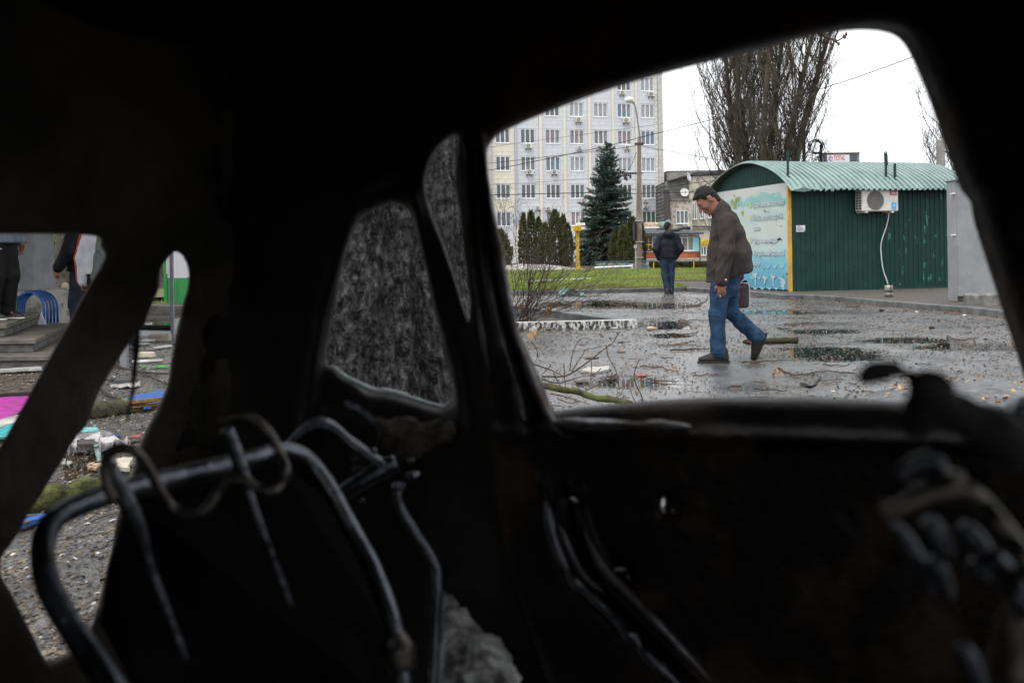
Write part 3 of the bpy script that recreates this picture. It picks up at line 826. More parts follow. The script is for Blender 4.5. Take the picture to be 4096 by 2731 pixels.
cwall('stone_plinth', m_fieldstone, -720, 775, 1398, 905, -.12, 3); cwall('brick_base', m_redbrick, -720, 634, 1392, 777)
cwall('wall', m_stucco, -720, 345, 1390, 640, .12, 3); cwall('turquoise_end', m_teal, 1279, 377, 1388, 632, -.03, .14); cwall('fascia', m_stucco, -720, 347, 1396, 379, -.25, .13)
cwall('turquoise_end', m_teal, -690, 470, -560, 632, -.03, .14)
r0, r1 = zb_(-740, 340, YC), zb_(1412, 340, YC); r2 = zb_(-740, 250, YC); rr = zb_(1440, 275, YC)
MB().add([(r0.x, YC - .5, r0.z), (rr.x, YC - .5, r0.z), (rr.x, YC + 3.2, rr.z + .1), (r0.x, YC + 3.2, r2.z + .1), (r0.x, YC - .5, r0.z - .12), (rr.x, YC - .5, r0.z - .12), (rr.x, YC + 3.2, r0.z - .1), (r0.x, YC + 3.2, r0.z - .1)],
         [(0, 1, 2, 3), (4, 7, 6, 5), (0, 4, 5, 1), (1, 5, 6, 2), (2, 6, 7, 3), (3, 7, 4, 0)]).build('roof', m_roofblack, cafe)
cl = zb_(1100, 262, YC); MB().tube([cl + Vector((x, 1.8 + .1 * math.sin(x * 9), .12 + .12 * math.sin(x * 3))) for x in np.linspace(-.9, .9, 12)], .16, 7).build('crumpled_roofing', m_roofblack, cafe)
cwall('sign_board', mat('dark_brown_sign', (.035, .022, .018), rough=.4), 434, 382, 552, 636, -.10, .10)
m_yel = mat('sign_yellow', (.85, .52, .03), rough=.4)
for ch, yy in zip('LAMPA', (428, 474, 524, 564, 614)):
    p = zb_(497, yy); link('sign_letter', text_mesh(ch, .215, Matrix.Translation((p.x, YC - .115, p.z)), .004, .004, 'CENTER'), m_yel, cafe)
a, b = zb_(437, 516), zb_(553, 525); MB().box(a.x, b.x, YC - .12, YC - .10, b.z, a.z).build('sign_bar', m_yel, cafe)


def cwin(x0, x1, n, curt=3, y0=382, y1=628):
    a, b = zb_(x0, y1), zb_(x1, y0); return window(cafe, Matrix.Translation((0, YC + .02, 0)), a.x, b.x, a.z, b.z, curt, n, 0.0, .06)


cwin(556, 880, 3, 3); cwin(884, 1280, 4, 3); cwin(-520, -300, 2, 1); cwin(395, 432, 1, None)
MB().tube([zb_(1370, 365, YC - .15), zb_(1392, 410, YC - .15), zb_(1397, 830, YC - .15)], .055, 8).build('downpipe', m_dark_metal, cafe)
for x in (450, 545, 655, 1005, 1125, 1240): p = zb_(x, 352, YC - .5); MB().box(p.x - .03, p.x + .03, YC - .6, YC - .24, p.z - .12, p.z).build('rafter_end', m_dark_metal, cafe)
# ================================================================== TREES, HEDGES
def cards(C, D, L_, W_, up=0.3):
    """leaf-sized bent faces at C pointing along D"""
    n = len(C); D = D / np.maximum(np.linalg.norm(D, axis=1, keepdims=True), 1e-6)
    r = RNG.normal(0, 1, (n, 3)); s = np.cross(D, r); s /= np.maximum(np.linalg.norm(s, axis=1, keepdims=True), 1e-6)
    L_, W_ = np.broadcast_to(L_, n)[:, None], np.broadcast_to(W_, n)[:, None]
    V = np.stack([C, C + D * L_ * .5 + s * W_ * .5, C + D * L_, C + D * L_ * .5 - s * W_ * .5], 1).reshape(-1, 3)
    return V, np.arange(n * 4).reshape(-1, 4)


m_spruce = mat('blue_spruce_needles', (.018, .040, .029), (.078, .122, .098), 2.6, .7, detail=3, spec=.25)
m_thuja = mat('thuja_scales', (.026, .036, .010), (.096, .100, .030), 3.2, .75, detail=3, spec=.25)
m_hedge = mat('hedge_twigs', (.025, .034, .010), (.085, .092, .028), 5, .8, detail=3, spec=.2)
m_bark = mat('grey_brown_bark', (.05, .042, .034), (.11, .095, .08), 9, .85, .6, 30)
m_poplar = mat('poplar_bark', (.044, .037, .030), (.098, .082, .063), 1.4, .85)
# ---- spruce: whorls of drooping boughs, every bough a fan of needle sprays
SP = P(2425, 1060, 80.0); SP.z = 0
spr = empty('spruce_tree', SP, 'tall dark blue green spruce in front of the tower', 'tree')
H_ = P(2441, 572, 80).z
MB().tube([SP, SP + Vector((.1, 0, H_ * .5)), SP + Vector((.28, 0, H_))], [.16, .09, .01], 8).build('trunk', m_bark, spr)
random.seed(3); Cs, Ds = [], []; bough = MB()
for lev in range(46):
    t = lev / 45.0; z = .45 + (H_ - .5) * t ** 1.0
    R_ = (2.85 * (1 - t) ** .74 + .05) * (1.0 if t > .1 else .85) * random.uniform(.88, 1.1)
    for q in range(max(5, int(13 * (1 - t) + 5))):
        a = random.uniform(0, 6.283); R1 = R_ * random.uniform(.62, 1.12)
        d0 = Vector((math.cos(a), math.sin(a), 0)); c0 = SP + Vector((.28 * t, 0, z + random.uniform(-.1, .1)))
        rise = .45 * t - .10; n = max(3, int(R1 * 9))
        tips = [c0 + d0 * (R1 * s) + Vector((0, 0, R1 * (rise * s - .28 * s * s * (1 - t) + .14 * s ** 4))) for s in np.linspace(0.06, 1, n)]
        bough.tube([tips[0], tips[len(tips) // 2], tips[-1]], [.02, .012, .004], 3, False)
        for i_, p in enumerate(tips):
            s = i_ / max(1, n - 1); sidew = .34 * (1 - s * .75) * min(1, R1)
            side = Vector((-d0.y, d0.x, 0))
            for w_ in range(7):
                u = random.uniform(-1, 1)
                q_ = p + side * u * sidew + Vector((random.uniform(-.05, .05), random.uniform(-.05, .05), random.uniform(-.10, .05)))
                Cs.append(q_); Ds.append(d0 * .8 + side * u * .9 + Vector((0, 0, random.uniform(-.45, .35) + rise)))
bough.build('boughs', m_bark, spr)
V, Q = cards(np.array(Cs), np.array(Ds), RNG.uniform(.16, .34, len(Cs)), RNG.uniform(.05, .10, len(Cs)))
link('crown', mesh_from(V, Q), m_spruce, spr)


def thuja(px, top, base, Y, hw, label, lean=0.0):
    b = P(px, base, Y); t = P(px, top, Y); h = t.z; r = 1.22 * hw / F * Y
    g = Vector((b.x, Y, 0)); o = empty('thuja_tree', g, label, 'conifer', 'clipped columnar thujas before the tower')
    MB().tube([g, g + Vector((0, 0, h * .9))], [.08, .02], 6).build('trunk', m_bark, o)
    n = int(2600 * min(1.6, r * h / 2.4)); u = RNG.uniform(0, 1, n) ** .9
    prof = np.interp(u, [0, .08, .3, .6, .85, .97, 1], [.55, .85, 1, .88, .55, .2, .02]) * r
    a = RNG.uniform(0, 2 * np.pi, n); rad = prof * np.sqrt(RNG.uniform(.35, 1, n))
    lump = .78 + .42 * vnoise(np.cos(a) * 1.6 + px, np.sin(a) * 1.6, u * h * 1.3, int(px) % 97)
    rad = rad * lump
    C = np.stack([g.x + rad * np.cos(a) + lean * u, g.y + rad * np.sin(a), u * h * RNG.uniform(.96, 1.03, n)], 1)
    D = np.stack([np.cos(a) * .55, np.sin(a) * .55, np.full(n, 1.0) + RNG.normal(0, .3, n)], 1)
    V, Q = cards(C, D, RNG.uniform(.12, .30, n), RNG.uniform(.06, .13, n)); link('crown', mesh_from(V, Q), m_thuja, o)


for px, top, hw, Y, lab in ((2000, 925, 40, 70, 'dark thuja half hidden by the car door frame'), (2096, 862, 17, 78, 'slim thuja at the left end of the tall row'), (2127, 850, 18, 77, 'thuja second in the tall row with a forked tip'),
                            (2156, 876, 17, 76, 'short thuja third in the tall row'), (2182, 898, 22, 74, 'low bushy thuja before the middle of the tall row'), (2222, 848, 27, 76, 'broadest and tallest thuja of the row beside the yellow post'),
                            (2256, 864, 13, 78, 'narrow thuja peeping behind the tallest one'), (2272, 900, 18, 75, 'thuja at the right end of the row touching the yellow post'), (2466, 928, 24, 70, 'small thuja at the spruce foot'),
                            (2496, 908, 23, 69, 'thuja between the spruce and the lamp post'), (2530, 876, 28, 70, 'tall thuja just left of the concrete lamp post'), (2566, 900, 17, 71, 'thuja half hidden behind the concrete lamp post')):
    thuja(px, top, 1058, Y, hw, lab)
# hedge: four clipped bushes in a row
for i, (x0, x1, lab) in enumerate(((2600, 2662, 'clipped hedge bush next to the coloured fence'), (2658, 2720, 'clipped hedge bush behind the walking man in the dark jacket'), (2715, 2775, 'third clipped hedge bush from the fence'), (2768, 2850, 'clipped hedge bush ending behind the man with the briefcase'))):
    Y = 50.5; a, b = P(x0, 1091, Y), P(x1, 1091, Y); zt = P(x0, 1051, Y).z; zg = float(lawn_z(np.array([a.x]), np.array([Y]))[0])
    n = 3200; x = RNG.uniform(a.x, b.x, n); yy = Y + RNG.uniform(-.35, .45, n); u = RNG.uniform(0, 1, n) ** .7
    pinch = .55 + .45 * np.clip(u * 2.2, 0, 1); x = (x - (a.x + b.x) / 2) * pinch + (a.x + b.x) / 2
    C = np.stack([x, yy, zg + u * (zt - zg) * (.94 + .08 * vnoise(x * 5, yy * 5, u, 4))], 1)
    D = np.stack([RNG.normal(0, .6, n), RNG.normal(0, .6, n), np.ones(n)], 1)
    V, Q = cards(C, D, RNG.uniform(.06, .13, n), RNG.uniform(.02, .045, n))
    h0 = empty('hedge_bush', ((a.x + b.x) / 2, Y, zg), lab, 'hedge', 'low clipped hedge behind the lawn'); link('foliage', mesh_from(V, Q), m_hedge, h0)
    st = MB()
    for q in range(14): st.tube([((a.x + b.x) / 2 + random.uniform(-.25, .25), Y + random.uniform(-.1, .1), zg), (random.uniform(a.x, b.x), Y + random.uniform(-.2, .2), zt - .06)], [.012, .004], 4, False)
    st.build('stems', m_twig, h0)
for px, lab in ((2615, 'short yellow stake in front of the hedge near the fence'), (2776, 'short yellow stake in front of the hedge by the kiosk side')):
    p = P(px, 1090, 49.5); p.z = float(lawn_z(np.array([p.x]), np.array([49.5]))[0]); MB().tube([p - Vector((0, 0, .05)), p + Vector((0, 0, .35))], .02, 6).build('yellow_stake', m_yel, None, label=lab, cat='stake', group='yellow stakes by the hedge')


# ---- bare poplars: fastigiate limbs sweeping up from the butt
def poplar(base, h, spread, trunks, nb, seed, label, twig_n=9):
    random.seed(seed); root = empty('poplar_tree', base, label, 'tree', 'bare poplars behind the kiosk')
    tr, limb, tw = MB(), MB(), MB(); tips = []

    def path(p, d, L, n, curl, rise):
        out = [p.copy()]; d = d.normalized()
        for i in range(n):
            d = (d + Vector((random.gauss(0, curl), random.gauss(0, curl), random.gauss(0, curl * .5) + rise))).normalized()
            p = p + d * (L / n); out.append(p.copy())
        return out
    for k in range(trunks):
        a = k / trunks * 6.283 + random.uniform(-.3, .3); off = Vector((math.cos(a), math.sin(a), 0))
        pts = path(base + off * .25, off * random.uniform(.05, .30) + Vector((0, 0, 1)), h * random.uniform(.9, 1.05), 14, .035, .015)
        tr.tube(pts, lerp_list([.20, .15, .10, .05, .02], len(pts)), 8)
        for b in range(nb):
            f = random.uniform(.03, .72); i = min(int(f * (len(pts) - 1)), len(pts) - 2); p0 = pts[i].lerp(pts[i + 1], random.random())
            az = random.uniform(0, 6.283); sp = spread * random.uniform(.3, 1.1) * (2.0 if f < .22 else 1.25 if f < .4 else 1)
            L_ = h * random.uniform(.20, .38) * (1.1 - .4 * f)
            q = path(p0, Vector((math.cos(az) * sp, math.sin(az) * sp, .62)), L_, 12, .15, .16)
            limb.tube(q, lerp_list([.036 * (1.1 - .6 * f), .020, .005], len(q)), 5, False)
            for s in range(twig_n):
                j = random.randint(1, len(q) - 2); az2 = random.uniform(0, 6.283)
                g_ = path(q[j].lerp(q[j + 1], random.random()), Vector((math.cos(az2) * .42, math.sin(az2) * .42, .75)), random.uniform(.7, 1.7), 6, .26, .13)
                tw.tube(g_, [.010, .009, .007, .006, .005, .004, .003], 3, False)
                for z_ in range(5):
                    e = random.choice(g_[1:]); az3 = random.uniform(0, 6.283)
                    tw.tube(path(e, Vector((math.cos(az3) * .5, math.sin(az3) * .5, .7)), random.uniform(.25, .7), 3, .28, .12), [.0065, .005, .004, .003], 3, False)
    tr.build('trunk', m_poplar, root); limb.build('limbs', m_poplar, root); tw.build('crown', m_poplar, root)


pp = P(3036, 1100, 44); pp.z = 0
poplar(pp, 17.0, .60, 7, 56, 5, 'huge bare many stemmed poplar rising behind the kiosk roof', 11)
pp2 = P(3935, 1100, 47); pp2.z = 0
poplar(pp2, 15.0, .75, 5, 56, 9, 'second bare poplar at the right edge of the car window', 11)
# ================================================================== GREEN KIOSK WITH VAULTED ROOF
z6 = lambda x, y: (2750 + x / 1.8816, 620 + y / 1.8816)
z3 = lambda x, y: (2600 + x / 1.8092, 100 + y / 1.8092)
KC = G(3163, 1165, 0.10); KC.z = 0.0
KE = Vector((0.970, 0.243, 0)); KM = frame(KC, KE)          # x along the green wall, y into the depth
KLEN, KDEP, EAVE = 4.6, 3.75, 2.46
m_green = mat('dark_green_sheet', (0.006, 0.034, 0.027), (0.010, 0.046, 0.037), 3, 0.5, 0.1, 12, detail=6, spec=.25)
m_green_worn = mat('worn_green_sheet', (0.006, 0.036, 0.029), (0.055, 0.21, 0.185), 3.4, 0.5, spec=.25, lo=.615, hi=.655, detail=6, stretch=(2.6, 2.6, .8))
m_roof = mat('pale_green_roof_sheet', (0.145, 0.215, 0.195), (0.215, 0.295, 0.275), 2.2, 0.30, 0.12, 9, detail=6, rough2=.42)
m_roof_under = mat('dark_roof_underside', (0.045, 0.045, 0.043), (0.075, 0.072, 0.066), 4, 0.6)  # dark grey for a separate layer under the roof sheets
kiosk = empty('kiosk', KM @ Vector((2, 1.8, 0)), 'dark green corrugated kiosk with barrel roof and drinks banner', 'kiosk')


def ribbed(x0, x1, z0, z1, pitch, dep, M, topf=None, y0=0.0, th=.012):
    """trapezoid profiled sheet standing in frame M, ribs vertical"""
    prof = []; x = x0
    while x < x1:
        for fx, d in ((0, 0), (.62, 0), (.70, -dep), (.92, -dep)):
            q = x + fx * pitch
            if q <= x1: prof.append((q, y0 + d))
        x += pitch
    prof.append((x1, y0)); n = len(prof); top = [z1 if topf is None else topf(q[0]) for q in prof]
    v = [M @ Vector((q[0], q[1], z0)) for q in prof] + [M @ Vector((q[0], q[1], t)) for q, t in zip(prof, top)]
    v += [M @ Vector((q[0], q[1] + th, z0)) for q in prof] + [M @ Vector((q[0], q[1] + th, t)) for q, t in zip(prof, top)]
    f = []
    for i in range(n - 1): f += [(i, i + 1, n + i + 1, n + i), (2 * n + i + 1, 2 * n + i, 3 * n + i, 3 * n + i + 1), (n + i, n + i + 1, 3 * n + i + 1, 3 * n + i)]
    f += [(0, n, 3 * n, 2 * n), (n - 1, 3 * n - 1, 4 * n - 1, 2 * n - 1)]
    return MB().add(v, f)


for i in range(2): ribbed(.06 + i * 1.12, .06 + (i + 1) * 1.12, .08, EAVE + .12, .128, .018, KM, y0=.0).build('wall_sheet', m_green, kiosk)
ribbed(2.30, 3.42, .16, EAVE + .12, .128, .018, KM, y0=.0).build('wall_sheet', m_green_worn, kiosk)
ribbed(3.42, KLEN, .16, EAVE + .12, .128, .018, KM, y0=.0).build('wall_sheet', m_green_worn, kiosk)
MB().box(2.30, KLEN, -.035, .03, .02, .155, KM).build('base_beam', m_green, kiosk)
MB().box(0, KLEN, .05, KDEP, .02, EAVE, KM).build('core', m_black, kiosk)
# vault
y_a, y_b, rise = -.46, KDEP + .50, .80
cch = (y_b - y_a); Rv = (cch ** 2 / 4 + rise ** 2) / (2 * rise); yc_, zc0 = (y_a + y_b) / 2, EAVE - .03 + rise - Rv
half = math.asin(cch / 2 / Rv)


def vault_z(y): return zc0 + math.sqrt(max(Rv ** 2 - (y - yc_) ** 2, 0))


def roof_sheet(x0, x1, pitch=.145, jag=0.0):
    xs = []; x = x0
    while x < x1:
        for fx, d in ((0, 0), (.5, 0), (.58, .045), (.92, .045)):
            if x + fx * pitch < x1: xs.append((x + fx * pitch, d))
        x += pitch
    xs.append((x1, 0)); na = 26; v = []
    for lay in (0.012, -0.004):
        for q, d in xs:
            for k in range(na):
                a = -half + 2 * half * k / (na - 1); e = 0
                if k == 0 and jag: e = -.05 * jag * random.random()
                r = Rv + d + lay + (.02 * math.sin(q * 2.1 + k * .7)) * .35
                v.append(KM @ Vector((q, yc_ + r * math.sin(a), zc0 + r * math.cos(a) + e)))
    nx = len(xs); ix = lambda l, i, k: l * nx * na + i * na + k; f = []
    for i in range(nx - 1):
        for k in range(na - 1):
            f += [(ix(0, i, k), ix(0, i + 1, k), ix(0, i + 1, k + 1), ix(0, i, k + 1)), (ix(1, i, k + 1), ix(1, i + 1, k + 1), ix(1, i + 1, k), ix(1, i, k))]
        f += [(ix(0, i + 1, 0), ix(0, i, 0), ix(1, i, 0), ix(1, i + 1, 0)), (ix(0, i, na - 1), ix(0, i + 1, na - 1), ix(1, i + 1, na - 1), ix(1, i, na - 1))]
    for k in range(na - 1):
        f += [(ix(0, 0, k), ix(0, 0, k + 1), ix(1, 0, k + 1), ix(1, 0, k)), (ix(0, nx - 1, k + 1), ix(0, nx - 1, k), ix(1, nx - 1, k), ix(1, nx - 1, k + 1))]
    return MB().add(v, f)


random.seed(21)
for i, (a, b) in enumerate(((-.22, .95), (.95, 2.1), (2.1, 3.25), (3.25, KLEN + .1))): roof_sheet(a, b, jag=1.0 if i == 0 else .3).build('roof_sheet', m_roof, kiosk)
mbl = MB(); nl = 24
for x in (-.20, KLEN):
    for k in range(nl + 1): aa = -half * .985 + 2 * half * .985 * k / nl; mbl.v.append(tuple(KM @ Vector((x, yc_ + (Rv - .016) * math.sin(aa), zc0 + (Rv - .016) * math.cos(aa)))))
mbl.f = [(k, k + 1, nl + 2 + k, nl + 1 + k) for k in range(nl)]; mbl.build('roof_underside', m_roof_under, kiosk)
# soffit strips under the overhang and gable sheet
GM = KM @ frame((0, KDEP, 0), (0, -1, 0))                    # gable frame: x from the far corner to the near one, -y outward
ribbed(0, KDEP, .1, 3, .075, .012, GM, topf=lambda x: vault_z(KDEP - x) - .03, y0=-.006).build('gable_sheet', m_green, kiosk)
for k in range(5):
    ya = KDEP - .25 + k * .02; 
    MB().box(-.19, .0, y_a + .05 + k * .95, y_a + .95 + k * .95, 0, .02, KM @ Matrix.Translation((0, 0, vault_z(y_a + .5 + k * .95) - .10))).build('soffit_board', m_roof_under, kiosk) if 0 else None
for yy in (KDEP + .02, -.005): MB().box(-.05, .03, yy - .03, yy + .03, .05, EAVE + .1, KM).build('corner_post', mat('yellow_corner_post', (.62, .33, .02), (.45, .25, .03), 5, .5) if yy < 1 else m_green, kiosk)
MB().add([KM @ Vector(q) for q in ((-.21, -.47, EAVE - .05), (.1, -.49, EAVE - .08), (.32, -.48, EAVE - .03), (.2, -.40, EAVE + .02), (-.12, -.38, EAVE + .03), (.05, -.52, EAVE + .02))],
         [(0, 1, 5), (1, 2, 5), (2, 3, 5), (3, 4, 5), (4, 0, 5)]).build('bent_roof_corner', m_roof, kiosk)
for i in range(9):                                           # small torn places and dents
    q = KM @ Vector((random.uniform(.2, 4.2), -.031, random.uniform(.4, 2.2)))
    MB().lathe((0, 0, 0), [(.012, 0), (.018, .004), (.006, .008)], 7).build('dent', m_black, kiosk).matrix_basis = Matrix.Translation(q) @ Matrix.Rotation(math.radians(90), 4, 'X')


def on_plane(M, px, py, yo=0.0):
    """pixel -> (x, z) in a wall frame's plane y = yo"""
    o = M @ Vector((0, yo, 0)); ex = (M.to_3x3() @ Vector((1, 0, 0))); a, b = px - CX, CY - py
    kx = (a * CR + b * SR) / F; kz = (-a * SR + b * CR) / F
    s = (kx * o.y - o.x) / (ex.x - kx * ex.y); Y = o.y + s * ex.y
    return s, HCAM + kz * Y


# banner on the gable
def banner_material():
    m = mat('printed_sea_banner', (.5, .6, .6), rough=.45); t = m.node_tree; N, L = t.nodes, t.links
    tc = N.new('ShaderNodeTexCoord'); sp = N.new('ShaderNodeSeparateXYZ'); L.new(tc.outputs['Object'], sp.inputs[0])
    nz = N.new('ShaderNodeTexNoise'); nz.inputs['Scale'].default_value = 1.1; nz.inputs['Detail'].default_value = 9; nz.inputs['Roughness'].default_value = .68
    mp = N.new('ShaderNodeMapping'); mp.inputs['Scale'].default_value = (1, 1, 3.2); L.new(tc.outputs['Object'], mp.inputs[0]); L.new(mp.outputs[0], nz.inputs[0])
    ad = N.new('ShaderNodeMath'); ad.operation = 'MULTIPLY_ADD'; L.new(nz.outputs[0], ad.inputs[0]); ad.inputs[1].default_value = .95; L.new(sp.outputs[2], ad.inputs[2])
    mr = N.new('ShaderNodeMapRange'); mr.inputs[1].default_value = .45; mr.inputs[2].default_value = 3.05; L.new(ad.outputs[0], mr.inputs[0])
    cr = N.new('ShaderNodeValToRGB'); L.new(mr.outputs[0], cr.inputs[0]); e = cr.color_ramp.elements
    e[0].position, e[0].color = 0.0, (.065, .25, .38, 1); e[1].position, e[1].color = 1.0, (.48, .50, .48, 1)
    for p_, c_ in ((.16, (.09, .32, .44)), (.33, (.17, .42, .49)), (.43, (.40, .51, .50)), (.52, (.44, .50, .47)), (.66, (.46, .51, .46)), (.74, (.36, .47, .43)), (.82, (.44, .50, .46)), (.875, (.17, .37, .34)), (.925, (.23, .42, .38)), (.945, (.47, .49, .47))):
        q = e.new(p_); q.color = (*c_, 1)
    L.new(cr.outputs[0], N['Principled BSDF'].inputs['Base Color']); return m


BT = 2.63
nb = 30; vv = []; ff = []
for i in range(nb + 1):
    for j in range(13):
        x, z = .03 + (KDEP - .05) * i / nb, .13 + (BT - .13) * j / 12
        vv.append(GM @ Vector((x, -.030 - .006 * math.sin(x * 7 + z * 3) * math.sin(math.pi * j / 12), z)))
for i in range(nb):
    for j in range(12): a = i * 13 + j; ff.append((a, a + 13, a + 14, a + 1))
ban = MB().add(vv, ff).build('banner', banner_material(), kiosk, smooth=True)
zd = lambda x, y: (2850 + x / 3.136, 700 + y / 3.136)
m_lt = mat('banner_text_white', (.62, .66, .66), rough=.5); m_lo = mat('banner_text_outline', (.16, .27, .32), rough=.5); m_dot = mat('banner_yellow', (.42, .44, .16), rough=.5)
m_ol = mat('banner_olive', (.28, .27, .035), rough=.5); m_wv = mat('banner_wave_pale', (.24, .45, .54), rough=.5); m_ic = mat('banner_icon_cream', (.46, .47, .45), rough=.5)


def bp(x, y): return on_plane(GM, *zd(x, y), -.04)


for body, x0, y0, x1, y1, ch in (('Крафтовое, живое пиво', 502, 412, 897, 374, 62), ('Пицца, морепродукты,', 508, 574, 885, 535, 62), ('снеки', 512, 702, 596, 694, 55), ('Сидры, лимонады', 514, 862, 812, 842, 60),
                                 ('Натуральный зерновой', 516, 1018, 905, 1008, 66), ('кофе', 520, 1142, 594, 1140, 58)):
    s0, za = bp(x0, y0); s1, zb2 = bp(x1, y1); zt = bp(x0, y0 - ch)[1]; size = (zt - za) / .70
    probe = text_mesh(body, size, Matrix.Identity(4)); wd = max(v.co.x for v in probe.vertices); bpy.data.meshes.remove(probe)
    for nm, mm, off, dy in (('lettering_outline', m_lo, .0055, -.0415), ('lettering', m_lt, -.001, -.0445)):
        link(nm, text_mesh(body, size, GM @ Matrix.Translation((s0, dy, (za + zb2) / 2)), .001, off, sx=(s1 - s0) / wd), mm, ban)


def flat(poly_px, mtl, name, dy=-.042):
    pts = [bp(x, y) for x, y in poly_px]; return MB().prism([(s, z) for s, z in pts], GM @ Matrix.Translation((0, dy, 0)), .002).build(name, mtl, ban)


def ellp(cx, cy, rx, ry, n=16): return [(cx + rx * math.cos(t), cy + ry * math.sin(t)) for t in np.linspace(0, 6.283, n, endpoint=False)]


for x, y in ((476, 385), (482, 540), (484, 814), (487, 980)): flat(ellp(x, y, 12, 34), m_dot, 'bullet')
flat([(240, 310), (232, 330), (238, 352), (252, 350), (262, 400), (268, 425), (275, 420), (270, 370), (258, 320), (248, 304)], m_ol, 'beer_splash')
flat([(270, 425), (276, 350), (290, 300), (305, 272), (322, 280), (330, 310), (322, 345), (316, 340), (316, 305), (305, 310), (298, 340), (292, 425)], m_ol, 'beer_splash')
for x, y, r in ((272, 262, 6), (336, 272, 4), (325, 380, 4)): flat(ellp(x, y, r, r * 2.6), m_ol, 'beer_drop')
flat([(345, 480), (380, 445), (384, 500), (376, 520), (372, 480)], m_ol, 'beer_drop')
for row, yy in ((0, 1110), (1, 1250), (2, 1380)):
    for k in range(5 if row else 3):
        x = (655 if row == 0 else 455) + k * 88 + (40 if row == 2 else 0); w2, h = 84, 62
        if x + w2 < 945: flat([(x, yy)] + [(x + w2 * t, yy + h * math.sin(math.pi * t)) for t in (.15, .35, .5, .65, .85)] + [(x + w2, yy)] + [(x + w2 * t, yy + h * .55 * math.sin(math.pi * t)) for t in (.8, .5, .2)], m_wv, 'wave')
flat([(505, 1215), (520, 1235), (548, 1230), (565, 1208), (568, 1240), (550, 1275), (544, 1300), (545, 1400), (536, 1402), (530, 1290), (508, 1260)], m_ic, 'fork_icon', -.0455)
flat([(625, 1290), (640, 1262), (668, 1272), (672, 1310), (664, 1345), (650, 1375), (645, 1355), (652, 1320), (648, 1298), (632, 1300)], m_ic, 'shrimp_icon', -.0455)
flat([(735, 1235), (745, 1240), (752, 1270), (772, 1262), (780, 1232), (786, 1240), (780, 1285), (770, 1300), (768, 1345), (775, 1385), (758, 1392), (760, 1340), (752, 1295), (738, 1270)], m_ic, 'lobster_icon', -.0455)
flat([(852, 1296), (905, 1302), (902, 1322), (916, 1326), (918, 1368), (904, 1376), (898, 1400), (906, 1416), (862, 1412), (866, 1392)], m_ic, 'cup_icon', -.0455)
flat([(864, 1312), (894, 1316), (888, 1370), (870, 1368)], mat('banner_cup_blue', (.25, .45, .52), rough=.5), 'cup_icon', -.047)
flat([(868, 1285), (876, 1240), (880, 1228), (876, 1270), (872, 1288)], m_ic, 'cup_icon', -.0455)
for pts in ([(810, 806), (835, 795), (842, 775), (850, 798), (880, 808), (846, 816), (820, 822)], ellp(742, 850, 6, 8, 7), ellp(803, 516, 6, 8, 7), [(650, 455), (654, 435), (662, 452), (690, 462), (660, 462)], ellp(860, 642, 7, 7, 6),
            ellp(708, 468, 9, 3, 6), ellp(806, 630, 5, 4, 6), ellp(650, 1180, 9, 5, 6), ellp(938, 1242, 12, 7, 8)): flat(pts, m_black, 'tear', -.049)
# notice
s0, za = on_plane(KM, *z6(820, 580), -.03); s1, zt = on_plane(KM, *z6(886, 529), -.03)
note = empty('paper_notice', KM @ Vector((s0, -.03, za)), 'white paper notice with lines of print on the green wall', 'notice')
MB().box(s0, s1, -.026, -.022, za, zt, KM).build('sheet', mat('paper', (.72, .72, .76), rough=.6), note)
for k, (l, q) in enumerate(((.35, .9), (.45, .74), (.62, .62), (.7, .48), (.7, .36), (.74, .24), (.5, .12))): MB().box(s0 + .08 * (s1 - s0), s0 + (.08 + l) * (s1 - s0), -.028, -.0265, za + (q - .03) * (zt - za), za + (q + .03) * (zt - za), KM).build('print_line', mat('print', (.10, .06, .16) if k % 3 == 0 else (.22, .2, .24), rough=.6), note)
# big air conditioner with stickers
s0, za = on_plane(KM, *z6(1306, 425), -.3); s1, zt = on_plane(KM, *z6(1578, 262), -.3)
kac = empty('air_conditioner', KM @ Vector((s0, -.2, za)), 'cream air conditioner with red and blue stickers on the green kiosk', 'air conditioner')
AM = KM @ Matrix.Translation((s0, -.05, za)); aw, ah = s1 - s0, zt - za
MB().bbox(0, aw, -.30, 0, 0, ah, .02, AM).build('casing', m_ac, kac)
c = AM @ Vector((aw * .36, -.304, ah * .5)); ey = AM.to_3x3() @ Vector((0, -1, 0)); ex = AM.to_3x3() @ Vector((1, 0, 0))
MB().tube([c - ey * .004, c + ey * .004], ah * .44, 26).build('fan_opening', mat('fan_dark', (.075, .07, .07), (.12, .11, .11), 8, .6), kac)
g = MB()
for t in np.linspace(-.92, .92, 15):
    e_ = ah * .44 * math.sqrt(max(0, 1 - t * t)); q = ah * .44 * t
    g.tube([c + ey * .012 + ex * q + Vector((0, 0, -e_)), c + ey * .012 + ex * q + Vector((0, 0, e_))], .0022, 4); g.tube([c + ey * .014 - ex * e_ + Vector((0, 0, q)), c + ey * .014 + ex * e_ + Vector((0, 0, q))], .0022, 4)
g.build('fan_guard', mat('guard_grey', (.34, .33, .31), rough=.5), kac)
for zq in (.1, .22, .34, .46, .58, .7, .82):
    for xq in (0, 1): MB().box(-.004, 0, -.26 + xq * .12, -.17 + xq * .12, zq * ah, (zq + .075) * ah, AM).build('side_louvre', m_acg, kac)
MB().box(aw * .76, aw * .955, -.306, -.3, ah * .74, ah * .96, AM).build('red_badge', mat('red_badge', (.42, .015, .03), rough=.35), kac)
link('badge_lettering', text_mesh('Idea', ah * .2, AM @ Matrix.Translation((aw * .79, -.3085, ah * .79)), .001, .001, sx=.95), m_lt, kac)
